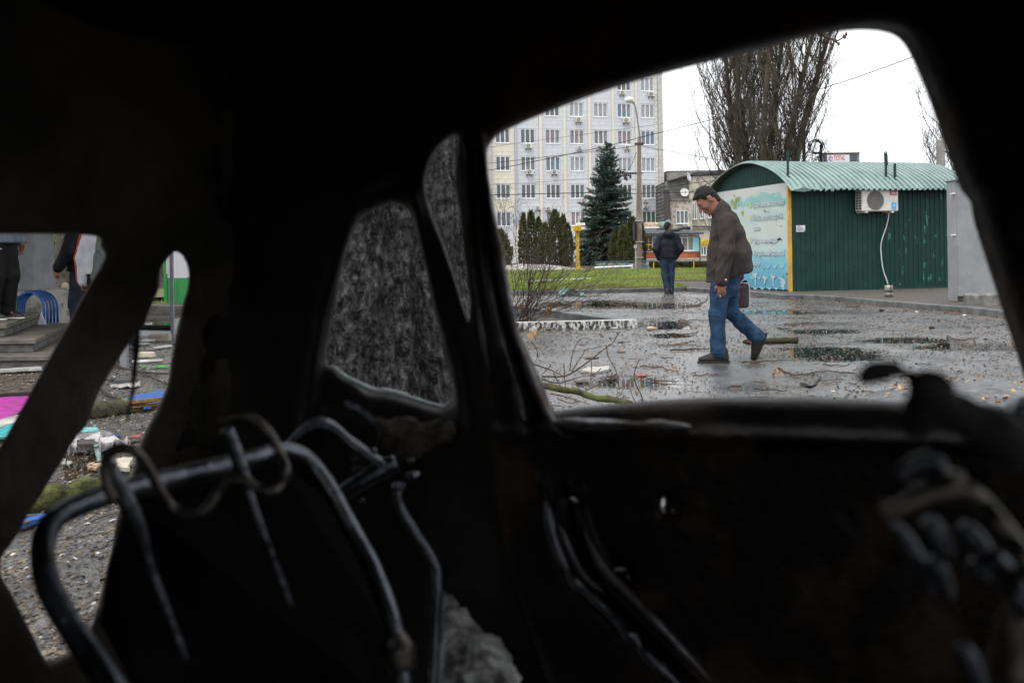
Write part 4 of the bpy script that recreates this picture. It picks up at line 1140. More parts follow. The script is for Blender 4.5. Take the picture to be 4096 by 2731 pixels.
MB().box(aw * .80, aw * .93, -.306, -.3, ah * .08, ah * .40, AM).build('blue_sticker', mat('blue_sticker', (.03, .28, .62), rough=.35), kac)
MB().prism([(aw * .865 + aw * .045 * math.cos(t), ah * .27 + ah * .085 * math.sin(t) * (1 + .3 * math.cos(t))) for t in np.linspace(0, 6.283, 14, endpoint=False)], AM @ Matrix.Translation((0, -.308, 0)), .002).build('sticker_leaf', mat('sticker_pale', (.2, .5, .75), rough=.4), kac)
link('sticker_lettering', text_mesh('R410A', ah * .07, AM @ Matrix.Translation((aw * .815, -.3085, ah * .105)), .001), m_lt, kac)
MB().box(.08, .14, -.32, .05, -.035, -.004, AM).box(aw - .2, aw - .14, -.32, .05, -.035, -.004, AM).build('bracket', m_ac, kac)
# drain hose and can
hose = [KM @ Vector((s, -.08 - .03 * math.sin(k), z)) for k, (s, z) in enumerate([on_plane(KM, *z6(x, y), -.1) for x, y in ((1512, 432), (1513, 460), (1495, 540), (1466, 640), (1463, 700), (1470, 790), (1480, 870), (1497, 935), (1507, 972))])]
MB().tube(spline(hose, 5), .012, 7).build('drain_hose', m_white_metal, None, smooth=True, label='thin white hose hanging from the air conditioner to the can', cat='hose')
p = G(*z6(1515, 1070), .09); MB().lathe((p.x, p.y, .09), [(.080, 0), (.080, .04), (.084, .045), (.084, .07), (.080, .075), (.081, .12), (.086, .125), (.086, .15), (.078, .18), (.080, .24), (.068, .24), (.066, .20)], 18).build('metal_can', mat('dull_tin', (.30, .28, .26), (.14, .12, .10), 6, .45, metal=.6), None, smooth=True, label='dented tin can under the white hose', cat='can')
# pipes on the roof
def roof_pipe(px, py0, py1, x_l, y_l, r, hook, lab):
    zt = vault_z(y_l); b = KM @ Vector((x_l, y_l, zt - .05)); top = P(px, py0, b.y).z
    pts = [b, Vector((b.x, b.y, top - .1)), Vector((b.x, b.y, top))]
    o = empty('roof_pipe', b, lab, 'pipe', 'green pipes standing on the kiosk roof')
    MB().tube(pts, r, 8).build('pipe', m_green if y_l < 1 else m_black, o)
    if hook: MB().tube(spline([Vector((b.x - .01, b.y, top - .45)), Vector((b.x - .03, b.y, top - .05)), Vector((b.x, b.y, top + .03)), Vector((b.x + .035, b.y, top - .05)), Vector((b.x + .04, b.y, top - .3))], 5), .012, 6).build('hook', m_green, o)
    MB().lathe(b, [(.09, .0), (.09, .06), (.03, .07)], 10).build('flange', m_green, o)


def xl_for(px, yl, py):
    lo, hi = -.5, 5
    for _ in range(40):
        mid = (lo + hi) / 2; w_ = KM @ Vector((mid, yl, vault_z(yl)))
        q = w_ / w_.y; a = CX + F * (q.x * CR - (w_.z - HCAM) / w_.y * SR)
        if a < px: lo = mid
        else: hi = mid
    return mid


for px, y0, y1, yl, r, hk, lab in ((3152, 605, 708, .05, .03, 0, 'green pipe at the near corner of the kiosk roof'), (3544, 612, 697, -.05, .032, 1, 'hook topped green pipe on the kiosk roof'), (3580, 655, 700, -.05, .034, 0, 'short stub pipe beside the hook topped one'),
                                   (3217, 520, 655, 1.9, .04, 0, 'tall dark pipe at the kiosk roof crest'), (3284, 580, 655, 1.9, .035, 0, 'dark pipe carrying the cable coil on the kiosk roof')):
    roof_pipe(px, y0, y1, xl_for(px, yl, y1), yl, r, hk, lab)
cc = P(3265, 588, (KM @ Vector((0.6, 1.9, 0))).y)
coil = MB(); random.seed(4)
for k in range(9):
    r = .155 + random.uniform(-.02, .03); ox, oz = random.uniform(-.02, .02), random.uniform(-.02, .02)
    coil.tube([cc + Vector((ox + r * math.cos(t) * 1.05, -.05 + .012 * k, oz + r * math.sin(t))) for t in np.linspace(0, 6.283, 25)], .0075, 5, False)
coil.tube(spline([cc + Vector(q) for q in ((.14, 0, .12), (.28, 0, -.1), (.30, 0, -.16), (.1, 0, -.22), (-.25, 0, -.5))], 5), .007, 5)
coil.build('cable_coil', m_black, None, label='black cable coil hung on a pipe above the kiosk roof', cat='cable')
random.seed(8); tang = MB()
for k in range(7):
    q0 = KM @ Vector((xl_for(3200 + 14 * k, 1.9, 655), 1.9 + random.uniform(-.2, .2), vault_z(1.9))); tang.tube(spline([q0, q0 + Vector((random.uniform(-.3, .3), 0, random.uniform(.15, .5))), q0 + Vector((random.uniform(-.4, .4), 0, random.uniform(.2, .45))), q0 + Vector((random.uniform(-.5, .5), 0, .02))], 5), .006, 4)
tang.build('cable_tangle', m_black, None, label='tangled black cables lying on the kiosk roof crest', cat='cable')

# ================================================================== BOOTH, BLOCK, FUEL BRAND BOARD
m_booth = mat('grey_sheet_metal', (.19, .195, .20), (.235, .24, .245), 3, .45, .05, 20)
b0 = G(3830, 1206, .10)
booth = empty('metal_booth', b0, 'plain grey sheet metal booth at the right behind the kerb', 'booth')
x0, Y0 = b0.x, b0.y
MB().bbox(x0 + .004, x0 + 1.1, Y0, Y0 + .33, .19, 2.24, .006).build('wall_panel', m_booth, booth); MB().bbox(x0 - .02, x0 + .002, Y0 - .006, Y0 + .335, .10, 2.25, .004).build('corner_panel', m_booth, booth)
MB().bbox(x0 + 1.106, x0 + 2.2, Y0 + .002, Y0 + .33, .19, 2.24, .006).build('wall_panel', m_booth, booth); MB().box(x0 + .01, x0 + 2.2, Y0 + .03, Y0 + .32, .08, .188).build('plinth', m_dark_metal, booth)
MB().bbox(x0 - .05, x0 + 2.25, Y0 - .04, Y0 + .37, 2.252, 2.29, .008).build('roof', m_booth, booth)
for z in (2.02, 1.28): MB().box(x0 - .06, x0 - .021, Y0 - .02, Y0 + .10, z, z + .02).build('hinge', m_white_metal, booth)
q = G(3900, 1224, .09); MB().bbox(q.x, q.x + .75, q.y, q.y + .45, .05, .29, .03).build('concrete_block', mat('wet_block', (.10, .10, .095), (.2, .195, .185), 6, .55, .4, 40), None, label='low wet concrete block before the grey booth', cat='block')
pc = P(3763, 640, 30); MB().bbox(pc.x - .1, pc.x + .1, 29.9, 30.1, 0, P(3763, 560, 30).z, .02).build('concrete_post', m_concrete, None, label='pale concrete post rising behind the kiosk roof end', cat='post')
YB = 62.0
brd = empty('fuel_brand_board', P(3360, 660, YB).xy.to_3d(), 'white TOTAL board in a concrete frame above the kiosk roof', 'sign')


z3b = lambda x, y: z3(x, y - 20)


def tb(x0, y0, x1, y1, d0, d1, nm, mt):
    a, b = P(*z3b(x0, y1), YB), P(*z3b(x1, y0), YB); return MB().box(a.x, b.x, YB + d0, YB + d1, a.z, b.z).build(nm, mt, brd)


tb(1244, 946, 1516, 1060, 0, .6, 'frame', m_concrete); tb(1240, 942, 1520, 950, -.1, .7, 'cap', mat('rust_cap', (.22, .13, .10), rough=.7)); tb(1258, 957, 1498, 1050, -.03, 0.02, 'dark_field', mat('slate_blue', (.075, .085, .11), rough=.5))
tb(1281, 959, 1441, 1050, -.06, 0, 'white_field', mat('board_white', (.68, .68, .70), rough=.5)); MB().box(P(*z3b(1300, 1050), YB).x, P(*z3b(1330, 1050), YB).x, YB + .1, YB + .5, 0, P(*z3b(1300, 1052), YB).z).build('post', m_concrete, brd); MB().box(P(*z3b(1440, 1050), YB).x, P(*z3b(1470, 1050), YB).x, YB + .1, YB + .5, 0, P(*z3b(1300, 1052), YB).z).build('post', m_concrete, brd)
p = P(*z3b(1328, 1000), YB); e_ = P(*z3b(1409, 1000), YB).x - p.x
pr = text_mesh('TOTAL', .5, Matrix.Identity(4)); wd = max(v.co.x for v in pr.vertices)
m_red = mat('logo_red', (.50, .02, .03), rough=.4)
link('lettering', text_mesh('TOTAL', .42, Matrix.Translation((p.x, YB - .065, p.z)), .003, .004, sx=e_ / (wd * .84)), m_red, brd)
lc = P(*z3b(1307, 990), YB); rr = 15 / 1.8092 / F * YB
for nm, cl_, a0, a1, ri, ro in (('logo_arc', (.55, .02, .03), .3, 2.6, .55, 1.05), ('logo_arc', (.62, .16, .02), 2.3, 3.6, .5, .95), ('logo_arc', (.05, .12, .42), 3.5, 5.3, .45, 1.0), ('logo_arc', (.15, .38, .65), 5.0, 6.4, .5, .9)):
    ts = np.linspace(a0, a1, 10); wv = np.sin(np.linspace(0, math.pi, 10)) * .5 + .5
    MB().prism([(lc.x + rr * ro * math.cos(t), lc.z + rr * ro * math.sin(t)) for t in ts] + [(lc.x + rr * (ro - (ro - ri) * w_) * math.cos(t), lc.z + rr * (ro - (ro - ri) * w_) * math.sin(t)) for t, w_ in zip(ts[::-1], wv[::-1])], Matrix.Translation((0, YB - .068 - .002 * a0, 0)), .004).build(nm, mat('logo_colour', cl_, rough=.4), brd)

# ================================================================== STREET FURNITURE OF THE LAWN
z2 = lambda x, y: (1900 + x / 2.34, 700 + y / 2.34)
z1 = lambda x, y: (1900 + x / 2.6133, 250 + y / 2.6133)
YP = 50.0
pb = P(*z2(1535, 918), YP); pb.z = float(lawn_z(np.array([pb.x]), np.array([YP]))[0])
pt = P(*z1(1717, 775), YP)
pole = empty('lamp_post', pb, 'tapering concrete lamp post with a curved steel arm', 'lamp post')
m_polec = mat('stained_pole_concrete', (.17, .135, .105), (.29, .25, .21), 2.5, .85, .3, 25, stretch=(1, 1, .3))
sh = MB(); n = 8
for k in range(9):
    t = k / 8; c = pb.lerp(pt, t); w_ = .165 * (1 - t) + .085 * t
    sh.v += [tuple(c + Vector((w_ * sx * (1 if abs(sx) < 2 else 1), w_ * sy, -.1 if k == 0 else 0))) for sx, sy in ((-1, -.6), (-.6, -1), (.6, -1), (1, -.6), (1, .6), (.6, 1), (-.6, 1), (-1, .6))]
sh.f += [(i * 8 + j, i * 8 + (j + 1) % 8, (i + 1) * 8 + (j + 1) % 8, (i + 1) * 8 + j) for i in range(8) for j in range(8)] + [tuple(64 + j for j in range(8))]
sh.build('shaft', m_polec, pole)
arm = [P(*z1(x, y), YP) for x, y in ((1722, 850), (1722, 775), (1712, 700), (1700, 620), (1688, 540), (1672, 455), (1650, 420), (1628, 402))]
MB().tube(spline(arm, 4), .045, 8).build('arm', mat('galvanised', (.24, .25, .27), rough=.45, metal=.4), pole, smooth=True)
hd = P(*z1(1610, 392), YP); lmp = Vol((hd.x - .5, YP - .3, hd.z - .4), (hd.x + .5, YP + .3, hd.z + .4), .025).ell((hd.x, YP, hd.z), (.24, .15, .15)).cap((hd.x + .1, YP, hd.z - .05), (hd.x + .28, YP, hd.z - .1), .11, .06)
link('lamp_head', lmp.mesh(), m_white_metal, pole)
for y_ in (430, 625, 772): q = P(*z2(1538, y_), YP); MB().box(q.x - .19, q.x + .19, YP - .2, YP + .2, q.z - .02, q.z + .02).build('steel_band', m_pipe, pole)
a, b = P(*z2(1490, 655), YP - .2), P(*z2(1514, 686), YP - .2); MB().box(a.x, b.x, YP - .3, YP - .1, b.z, a.z).build('junction_box', m_pipe, pole)
q = P(*z2(1503, 686), YP - .2); MB().tube([q, Vector((q.x, q.y, pb.z))], .03, 6).build('cable_duct', m_pipe, pole)
a, b = P(*z2(1491, 440), YP - .3), P(*z2(1507, 612), YP - .3); MB().box(a.x, b.x, YP - .4, YP + .3, b.z, a.z).build('edge_on_sign', m_black, pole)
q = P(*z1(1717, 1157), YP); MB().box(P(*z1(1535, 1160), YP).x, q.x + .15, YP - .05, YP + .05, q.z - .05, q.z + .04).build('cross_arm', m_dark_metal, pole)
q = P(*z1(1715, 852), YP); MB().box(q.x - .22, q.x + .22, YP - .12, YP + .12, q.z - .05, q.z + .05).build('steel_band', m_dark_metal, pole)
for zx, zy in ((1560, 1160), (1580, 1160), (1605, 1160), (1625, 1180), (1585, 1205), (1565, 1195)): q = P(*z1(zx, zy), YP); MB().lathe(q, [(.03, -.16), (.07, -.10), (.04, -.06), (.07, -.01), (.03, .04)], 8).build('insulator', m_dark_metal, pole)


def wire(pts, Y, lab, r=.014, f=z1, dark=True):
    w3 = spline([P(*f(x, y), Yq) for (x, y), Yq in zip(pts, Y if hasattr(Y, '__len__') else [Y] * len(pts))], 6)
    MB().tube(w3, r, 5, False).build('overhead_wire', m_black, None, label=lab, cat='wire', group='overhead wires')


wire([(-600, 1110), (125, 1057), (940, 965), (1450, 905), (1690, 873)], 50, 'overhead wire ending at the lamp post insulator')
wire([(-600, 1260), (130, 1130), (740, 1010), (1440, 860), (1722, 786), (2352, 630), (3000, 460), (3950, 170), (5200, -290)], (52, 51, 50.5, 50, 49.9, 46, 42, 36, 30), 'long dark wire sweeping up past the poplar to the right', .017)
wire([(-600, 1000), (160, 885), (1000, 770), (1900, 650), (2352, 590), (4000, 395), (5200, 240)], 62, 'thin faint wire high across the tower and poplar', .010)
wire([(1760, 880), (2352, 985), (2950, 1075), (3400, 1100)], (49.9, 46, 42, 40), 'wire falling from the post behind the kiosk roof')
wire([(-600, 1400), (160, 1387), (1200, 1362), (1700, 1372)], 50.2, 'double dark wire low across the tower windows', .02)
wire([(1735, 1368), (2352, 1352), (2900, 1300)], 49.9, 'low wire running right from the post past the dishes', .016)
wire([(1540, 1337), (2000, 1298), (2500, 1235), (2900, 1190)], 54, 'wire crossing the old house below its roof', .014)
wire([(-600, 1310), (500, 1262), (1300, 1215), (2352, 1255)], 58, 'faint slack wire across the fourth window row', .009)
wire([(1690, 940), (1640, 1060), (1590, 1145)], 49.8, 'short stay wire beside the post cross arm', .013)
wire([(2245, 1365), (2352, 1305), (2700, 1150)], (101, 80, 40), 'black cable from the round dish to the kiosk', .03)
# yellow post
YY = 56.0; yb = P(*z2(964, 893), YY); yz = float(lawn_z(np.array([yb.x]), np.array([YY]))[0]); yb.z = yz
yp = empty('yellow_post', yb, 'yellow concrete post with flared foot and square head on the lawn', 'post')
m_ypost = mat('chipped_yellow_paint', (.55, .33, .015), (.40, .22, .03), 5, .6, lo=.45, hi=.8, detail=6)
zz = lambda y: P(*z2(964, y), YY).z
sh = MB()
for y_, hw in ((893, .165), (850, .11), (815, .085), (700, .082), (527, .08)):
    c = Vector((yb.x, YY, zz(y_) if y_ < 893 else yz - .1)); sh.v += [tuple(c + Vector((hw * a, hw * b, 0))) for a, b in ((-1, -1), (1, -1), (1, 1), (-1, 1))]
sh.f += [(i * 4 + j, i * 4 + (j + 1) % 4, (i + 1) * 4 + (j + 1) % 4, (i + 1) * 4 + j) for i in range(4) for j in range(4)]
sh.build('shaft', m_ypost, yp); MB().bbox(yb.x - .22, yb.x + .22, YY - .22, YY + .22, zz(526), zz(478), .02).build('head', m_ypost, yp)
cq = Vector((yb.x + .10, YY, zz(462))); cp_ = empty('surveillance_camera', cq, 'small white camera box on top of the yellow post', 'camera')
MB().bbox(cq.x - .18, cq.x + .34, YY - .1, YY + .1, zz(476), zz(450), .02).build('housing', m_white_metal, cp_); MB().tube([Vector((cq.x, YY, zz(452))), Vector((cq.x - .02, YY, zz(420)))], .03, 6).tube([Vector((cq.x - .02, YY, zz(385))), Vector((cq.x - .02, YY, zz(421)))], .02, 6).build('mount', m_white_metal, cp_)
# barrier boom, picket fence
YF = 57.0
boom = empty('barrier_boom', P(*z2(1470, 915), 53).xy.to_3d(), 'white barrier boom low across the drive behind the lawn', 'barrier')
MB().tube([P(*z2(1120, 868), 53), P(*z2(1476, 852), 53)], .055, 8).build('boom', m_white_metal, boom); q = P(*z2(1471, 852), 53); MB().tube([Vector((q.x, 53, 0)), q], .05, 6).build('support', m_white_metal, boom)
fen = empty('picket_fence', P(*z2(1400, 915), YF).xy.to_3d(), 'low picket fence in pastel colours with blue posts', 'fence')
cols = [mat('picket_colour', c_, rough=.6) for c_ in ((.62, .6, .55), (.55, .35, .30), (.5, .45, .2), (.25, .42, .45), (.5, .3, .45))]
x = 1130; k = 0
while x < 1645:
    a = P(*z2(x, 822), YF); hgt = a.z + random.uniform(-.03, .03)
    key = 'pk%d' % (k % 5)
    MB().prism([(-.04, .12), (.04, .12), (.04, hgt - .1), (0, hgt), (-.04, hgt - .1)], Matrix.Translation((a.x, YF, 0)), .02).build('picket', cols[k % 5], fen); k += 1; x += 8.2
for x in (1130, 1228, 1325, 1420, 1500, 1585, 1640): a = P(*z2(x, 815), YF); MB().box(a.x - .045, a.x + .045, YF - .05, YF + .05, 0, a.z).build('post', mat('blue_post', (.02, .14, .22), rough=.5), fen)
a, b = P(*z2(1125, 850), YF), P(*z2(1645, 850), YF); MB().box(a.x, b.x, YF + .025, YF + .06, .28, .34).box(a.x, b.x, YF + .025, YF + .06, .50, .54).build('rail', mat('blue_rail', (.10, .16, .18), rough=.5), fen)
# pale rubble bank behind the bush
bx = np.linspace(P(1960, 1060, 60).x, P(2372, 1060, 60).x, 50); by = np.linspace(57.5, 63, 14)
BX, BY = np.meshgrid(bx, by, indexing='ij'); u = (BX - bx[0]) / (bx[-1] - bx[0]); v_ = (BY - 57.5) / 5.5
BZ = 0.52 * np.interp(u, [0, .3, .6, 1], [.6, 1, .75, .05]) * np.sin(np.pi * np.clip(v_, 0, 1)) ** .7 * (.85 + .3 * fbm(BX * 1.5, BY * 1.5, 0 * BX, 3, 6)) - .05
i = np.arange(50 * 14).reshape(50, 14); Q = np.stack([i[:-1, :-1], i[1:, :-1], i[1:, 1:], i[:-1, 1:]], -1).reshape(-1, 4)
link('rubble_bank', mesh_from(np.stack([BX, BY, BZ], -1).reshape(-1, 3), Q, True), mat('pale_rubble', (.22, .20, .18), (.36, .34, .32), 2.2, .85, .6, 14), label='pale stony bank behind the lawn left of the yellow post', kind='structure')
a, b = G(*z2(480, 1006), .12), G(*z2(1085, 981), .12); MB().tube([a + Vector((0, 0, .03)), b + Vector((0, 0, .04))], .035, 6).build('fallen_pole', m_white_metal, None, label='thin white pole lying across the lawn behind the shrub', cat='pole')
# ================================================================== PEOPLE
m_skin = mat('skin', (.27, .135, .092), (.22, .10, .07), 14, .55, .1, 90)
m_hair = mat('short_dark_hair', (.006, .005, .0045), (.016, .013, .0115), 60, .6, .8, 160, bdist=.006)


def axes(f, u): s = np.cross(u, f); return np.stack([f, s, u], 1)


def add_head(vol, hc, f, u, k=.015):
    R = axes(f, u); pt = lambda a, b, c: np.array(hc) + R @ np.array([a, b, c])
    vol.ell(pt(-.015, 0, .03), (.100, .078, .098), k, R).ell(pt(.035, 0, -.03), (.062, .060, .085), .03, R).ell(pt(.030, 0, -.085), (.055, .050, .045), .02, R).ell(pt(.074, 0, -.108), (.022, .026, .02), .02, R)
    vol.cap(pt(.083, -.036, .026), pt(.083, .036, .026), .014, k=.015)
    for s in (-1, 1):
        vol.ell(pt(.094, s * .032, .002), (.016, .019, .012), .01, R, 's'); vol.ell(pt(.077, s * .033, .001), (.014, .014, .012), .006, R)
        vol.ell(pt(.06, s * .043, -.032), (.026, .022, .026), .02, R)
        Re = R @ np.array([[.97, 0, .22], [0, 1, 0], [-.22, 0, .97]])
        vol.ell(pt(-.014, s * .080, -.006), (.021, .013, .038), .006, Re); vol.ell(pt(-.010, s * .091, -.003), (.009, .006, .018), .004, Re, 's')
        vol.ell(pt(.112, s * .011, -.036), (.010, .009, .008), .006, R)
    vol.cap(pt(.096, 0, .014), pt(.121, 0, -.030), .010, .014, k=.012)
    vol.cap(pt(.098, -.017, -.066), pt(.098, .017, -.066), .008, k=.01); vol.cap(pt(.095, -.015, -.080), pt(.095, .015, -.080), .008, k=.01)
    return R, pt


def add_hand(vol, w, d, side_x, palm_n, curl=.35, spread=1.0, s=1.0):
    """w wrist, d hand direction, side_x towards the thumb, palm_n out of the palm"""
    w, d, t, n = [np.array(q, float) for q in (w, d, side_x, palm_n)]; R = np.stack([t, n, d], 1)
    pt = lambda a, b, c: w + R @ (np.array([a, b, c]) * s)
    vol.cap(pt(0, 0, -.03), pt(0, 0, .02), .026 * s, .027 * s, k=.01); vol.ell(pt(0, 0, .055), (.043 * s, .017 * s, .05 * s), .015, R)
    for i, (x, L) in enumerate(((.033, .072), (.011, .082), (-.011, .076), (-.032, .060))):
        c1, c2 = curl * .8, curl * 1.9
        a = pt(x, 0, .092); b = a + R @ (np.array([x * .15 * spread, math.sin(c1), math.cos(c1)]) * L * .5 * s); c = b + R @ (np.array([0, math.sin(c2), math.cos(c2)]) * L * .5 * s)
        vol.cap(a, b, .0098 * s, .009 * s, k=.004); vol.cap(b, c, .009 * s, .0075 * s, k=.003)
    a, b, c = pt(.036, .004, .03), pt(.058, .012, .065), pt(.056, .024, .092); vol.cap(a, b, .014 * s, .011 * s, k=.01).cap(b, c, .0105 * s, .009 * s, k=.004)


def wrinkle(amp, fx=7, fz=13, seed=0):
    ridge = lambda n: (1 - np.abs(2 * n - 1)) ** 2.2

    def fn(x, y, z):
        q = .06 * (vnoise(x * 4, y * 4, z * 4, seed + 9) - .5); a, b = x + q, z + q
        r1 = ridge(vnoise((a * .75 + b * .66) * 15, y * 4, (b * .75 - a * .66) * 4, seed)); r2 = ridge(vnoise(a * 16, y * 6, b * 3.5, seed + 4)); r3 = ridge(vnoise(a * 4, y * 4, b * fz * 1.5, seed + 6))
        return amp * ((fbm(a * fx, y * fx, b * fz * .5, 2, seed + 2) - .4) * .9 - .7 * r1 - .5 * r2 - (.35 if fz > 15 else .08) * r3 + .45)
    return fn


def shoe_mesh(L=.285, wd=.10, h=.11, res=.007):
    v = Vol((-.13, -.09, -.03), (.24, .09, .2), res)
    v.ell((-.035, 0, .045), (.075, wd * .40, .062), .02).ell((.085, 0, .036), (.105, wd * .47, .040), .03).cap((-.05, 0, .05), (-.055, 0, h), .046, .046, k=.02).ell((.03, 0, .06), (.07, wd * .38, .045), .03)
    v.half((0, 0, .004), (0, 0, -1), .012)
    s = Vol((-.14, -.09, -.03), (.25, .09, .08), res).ell((-.035, 0, .012), (.086, wd * .45, .03), .02).ell((.085, 0, .010), (.116, wd * .52, .03), .03).half((0, 0, .024), (0, 0, 1), .006).half((0, 0, .001), (0, 0, -1), .006)
    return v.mesh(), s.mesh()


def soft(o, n=4):
    md = o.modifiers.new('relax', 'SMOOTH'); md.iterations = n; md.factor = .5; return o


SHOE = shoe_mesh()


def place_shoe(par, M, m_up, m_sole, yaw=0, pitch=0, loc=(0, 0, 0), sc=1.0, extra=None):
    T = M @ Matrix.Translation(loc) @ Matrix.Rotation(yaw, 4, 'Z') @ Matrix.Rotation(pitch, 4, 'Y') @ Matrix.Scale(sc, 4)
    a, b = SHOE[0].copy(), SHOE[1].copy(); a.transform(T); b.transform(T)
    o = link('shoe', a, m_up, par); link('sole', b, m_sole, o)
    if extra: extra(o, T)
    return o


def person(M, J, mats, label, res=.009, torso=None, sleeves=(.085, .068, .055), legs=(.105, .085, .072), hem=None, wr=.007, hood=False, hair=True, bare=('L', 'R'), vest=None, extra_shoe=None):
    A = {k: np.array(v, float) for k, v in J.items() if k not in ('shoe',)}
    root = empty('person', M @ Vector((0, 0, 0)), label, 'person')
    pts = np.array([A[k] for k in A if k not in ('f', 'u', 'hf', 'hu') and A[k].shape == (3,)]); lo, hi = pts.min(0) - .26, pts.max(0) + .26
    lo[2] = min(lo[2], 0) ; f = A['hf'] / np.linalg.norm(A['hf']); u = A['hu'] / np.linalg.norm(A['hu'])
    # ---- body, one continuous surface
    b = Vol(lo, hi, res); b.cap(A['pelvis'] + [0, 0, .2], A['pelvis'], .08, .085, sy=1.3); R, hp = add_head(b, A['head'], f, u)
    b.cap(A['neck'] + np.array([0, 0, -.05]), hp(-.03, 0, -.05), .062, .055, k=.03)
    for (p, r0, s0), (q, r1, s1) in zip(torso[:-2], torso[1:-1]): b.cap(p, q, r0 * .66, r1 * .66, k=.03, sy=(s0 + s1) / 2)
    for s in 'LR':
        b.cap(np.array(torso[1][0]), A['sh' + s], .05, .05, k=.04).cap(A['sh' + s], A['el' + s], .05, .042).cap(A['el' + s], A['wr' + s], .04, .028)
        b.cap(A['hip' + s], A['kn' + s], .075, .055, k=.03).cap(A['kn' + s], A['an' + s], .052, .036).cap(A['an' + s], A['an' + s] + [.06, 0, -.04], .035, .03)
        if s in bare: add_hand(b, A['wr' + s], A['hd' + s], A['th' + s], A['pn' + s], curl=J.get('curl' + s, .35))
    soft(link('body', b.mesh(M), m_skin, root), 1)
    if hair:
        h = Vol(A['head'] - .2, A['head'] + .2, .0045); h.ell(hp(-.016, 0, .032), (.1015, .0795, .1005), .006, R).ell(hp(-.010, 0, .052), (.094, .074, .090), .02, R).ell(hp(.066, 0, .096), (.034, .045, .014), .02, R).cap(hp(-.062, 0, -.02), hp(-.058, 0, -.085), .052, .050, k=.02)
        Ri = R.T; hc_ = np.array(A['head'])
        def hl(X, Y, Z):
            a_ = (X - hc_[0]) * R[0, 0] + (Y - hc_[1]) * R[1, 0] + (Z - hc_[2]) * R[2, 0]; c_ = (X - hc_[0]) * R[0, 2] + (Y - hc_[1]) * R[1, 2] + (Z - hc_[2]) * R[2, 2]
            return np.interp(a_, [-.13, -.05, -.03, .012, .028, .05, .085, .12], [-.088, -.076, -.020, -.040, .016, .058, .082, .09]) - c_
        h.put(hl, A['head'] - .3, A['head'] + .3, .003, 'i'); h.disp(lambda x, y, z: .006 * (vnoise(x * 70, y * 70, z * 70, 3) - .5) + .004 * (vnoise(x * 160, y * 160, z * 160, 5) - .5))
        link('hair', h.mesh(M), m_hair, root)
    # ---- jacket
    j = Vol(lo, hi, res)
    for (p, r0, s0), (q, r1, s1) in zip(torso[:-1], torso[1:]): j.cap(p, q, r0, r1, k=.03, sy=(s0 + s1) / 2)
    for s in 'LR': j.cap(A['sh' + s], A['sh' + s] * .7 + A['el' + s] * .3, sleeves[0], sleeves[0] * .95, k=.03)
    if hood: j.ell(A['neck'] + np.array([-.10, 0, -.02]), (.10, .15, .10), .04)
    nk = A['neck']; fw = (hp(0, 0, 0) - nk); fw /= np.linalg.norm(fw)
    ax1 = np.array([1, 0, 0]) - fw * fw[0]; ax1 /= np.linalg.norm(ax1); ax2 = np.cross(fw, ax1); ring = [nk + fw * .015 + ax1 * .078 * math.cos(t) + ax2 * .078 * math.sin(t) + fw * (.012 * -math.cos(t)) for t in np.linspace(0, 2 * math.pi, 15)]
    for p, q in zip(ring[:-1], ring[1:]): j.cap(p - fw * .055, q + fw * .012, .022, .015, k=.02)
    if hem is not None:
        arms = Vol(lo, hi, res)
        for s in 'LR': arms.cap(A['sh' + s], A['el' + s], sleeves[0], sleeves[1], k=.02).cap(A['el' + s], A['wr' + s] - A['hd' + s] * .012, sleeves[1], sleeves[2], k=.02)
        j.half(hem[0], hem[1], .012); j.d = np.minimum(j.d, arms.d)
    j.disp(wrinkle(wr, seed=int(abs(hash(label[:9])) % 3) * 0 + len(label)))
    jk = soft(link('jacket', j.mesh(M), mats['jacket'], root))
    # ---- trousers
    t = Vol(lo, hi, res); t.cap(A['pelvis'] + [0, 0, .10], A['pelvis'] - [0, 0, .02], .125, .125, k=.04, sy=1.28)
    for s in 'LR':
        t.cap(A['hip' + s], A['kn' + s], legs[0], legs[1], k=.04).cap(A['kn' + s], A['an' + s], legs[1], legs[2], k=.03)
        d = A['an' + s] - A['kn' + s]; d /= np.linalg.norm(d); t.cap(A['an' + s] - d * .02, A['an' + s] + d * .012, legs[2], legs[2] * 1.02, k=.01)
    t.disp(wrinkle(wr * .9, 8, 17, 7))
    for s in 'LR':
        d = A['an' + s] - A['kn' + s]; d /= np.linalg.norm(d); e = A['an' + s] + d * .055
        def fn(X, Y, Z, e=e, d=d): return -((X - e[0]) * d[0] + (Y - e[1]) * d[1] + (Z - e[2]) * d[2])
        t.put(lambda X, Y, Z, e=e, d=d: np.maximum(np.sqrt((X - e[0]) ** 2 + (Y - e[1]) ** 2 + (Z - e[2]) ** 2) - .13, -((X - e[0]) * d[0] + (Y - e[1]) * d[1] + (Z - e[2]) * d[2])), e - .13, e + .13, .008, 's')
    soft(link('trousers', t.mesh(M), mats['trousers'], root))
    for sp in J['shoe']: place_shoe(root, M, mats['shoe'], mats['sole'], extra=extra_shoe, **sp)
    return root, jk, hp


m_jeans = mat('blue_jeans', (.008, .028, .064), (.024, .056, .108), 9, .8, .35, 220, detail=5, bdist=.004)
m_jeans_dk = mat('dark_blue_jeans', (.008, .017, .032), (.022, .038, .066), 6, .8, .3, 200)
m_jk_brown = mat('brown_grey_jacket', (.028, .0215, .019), (.042, .033, .029), 6, .8, .4, 260, bdist=.003)
m_jk_black = mat('black_jacket', (.010, .011, .013), (.018, .019, .023), 10, .6, .2, 120)
m_shoe_br = mat('dark_brown_leather', (.013, .010, .009), (.024, .019, .016), 12, .6, .2, 80)
m_shoe_bk = mat('black_shoe', (.012, .012, .013), rough=.5)
m_sole_dk = mat('dark_sole', (.018, .016, .015), rough=.7)
m_sole_w = mat('white_sole', (.55, .54, .52), rough=.6)

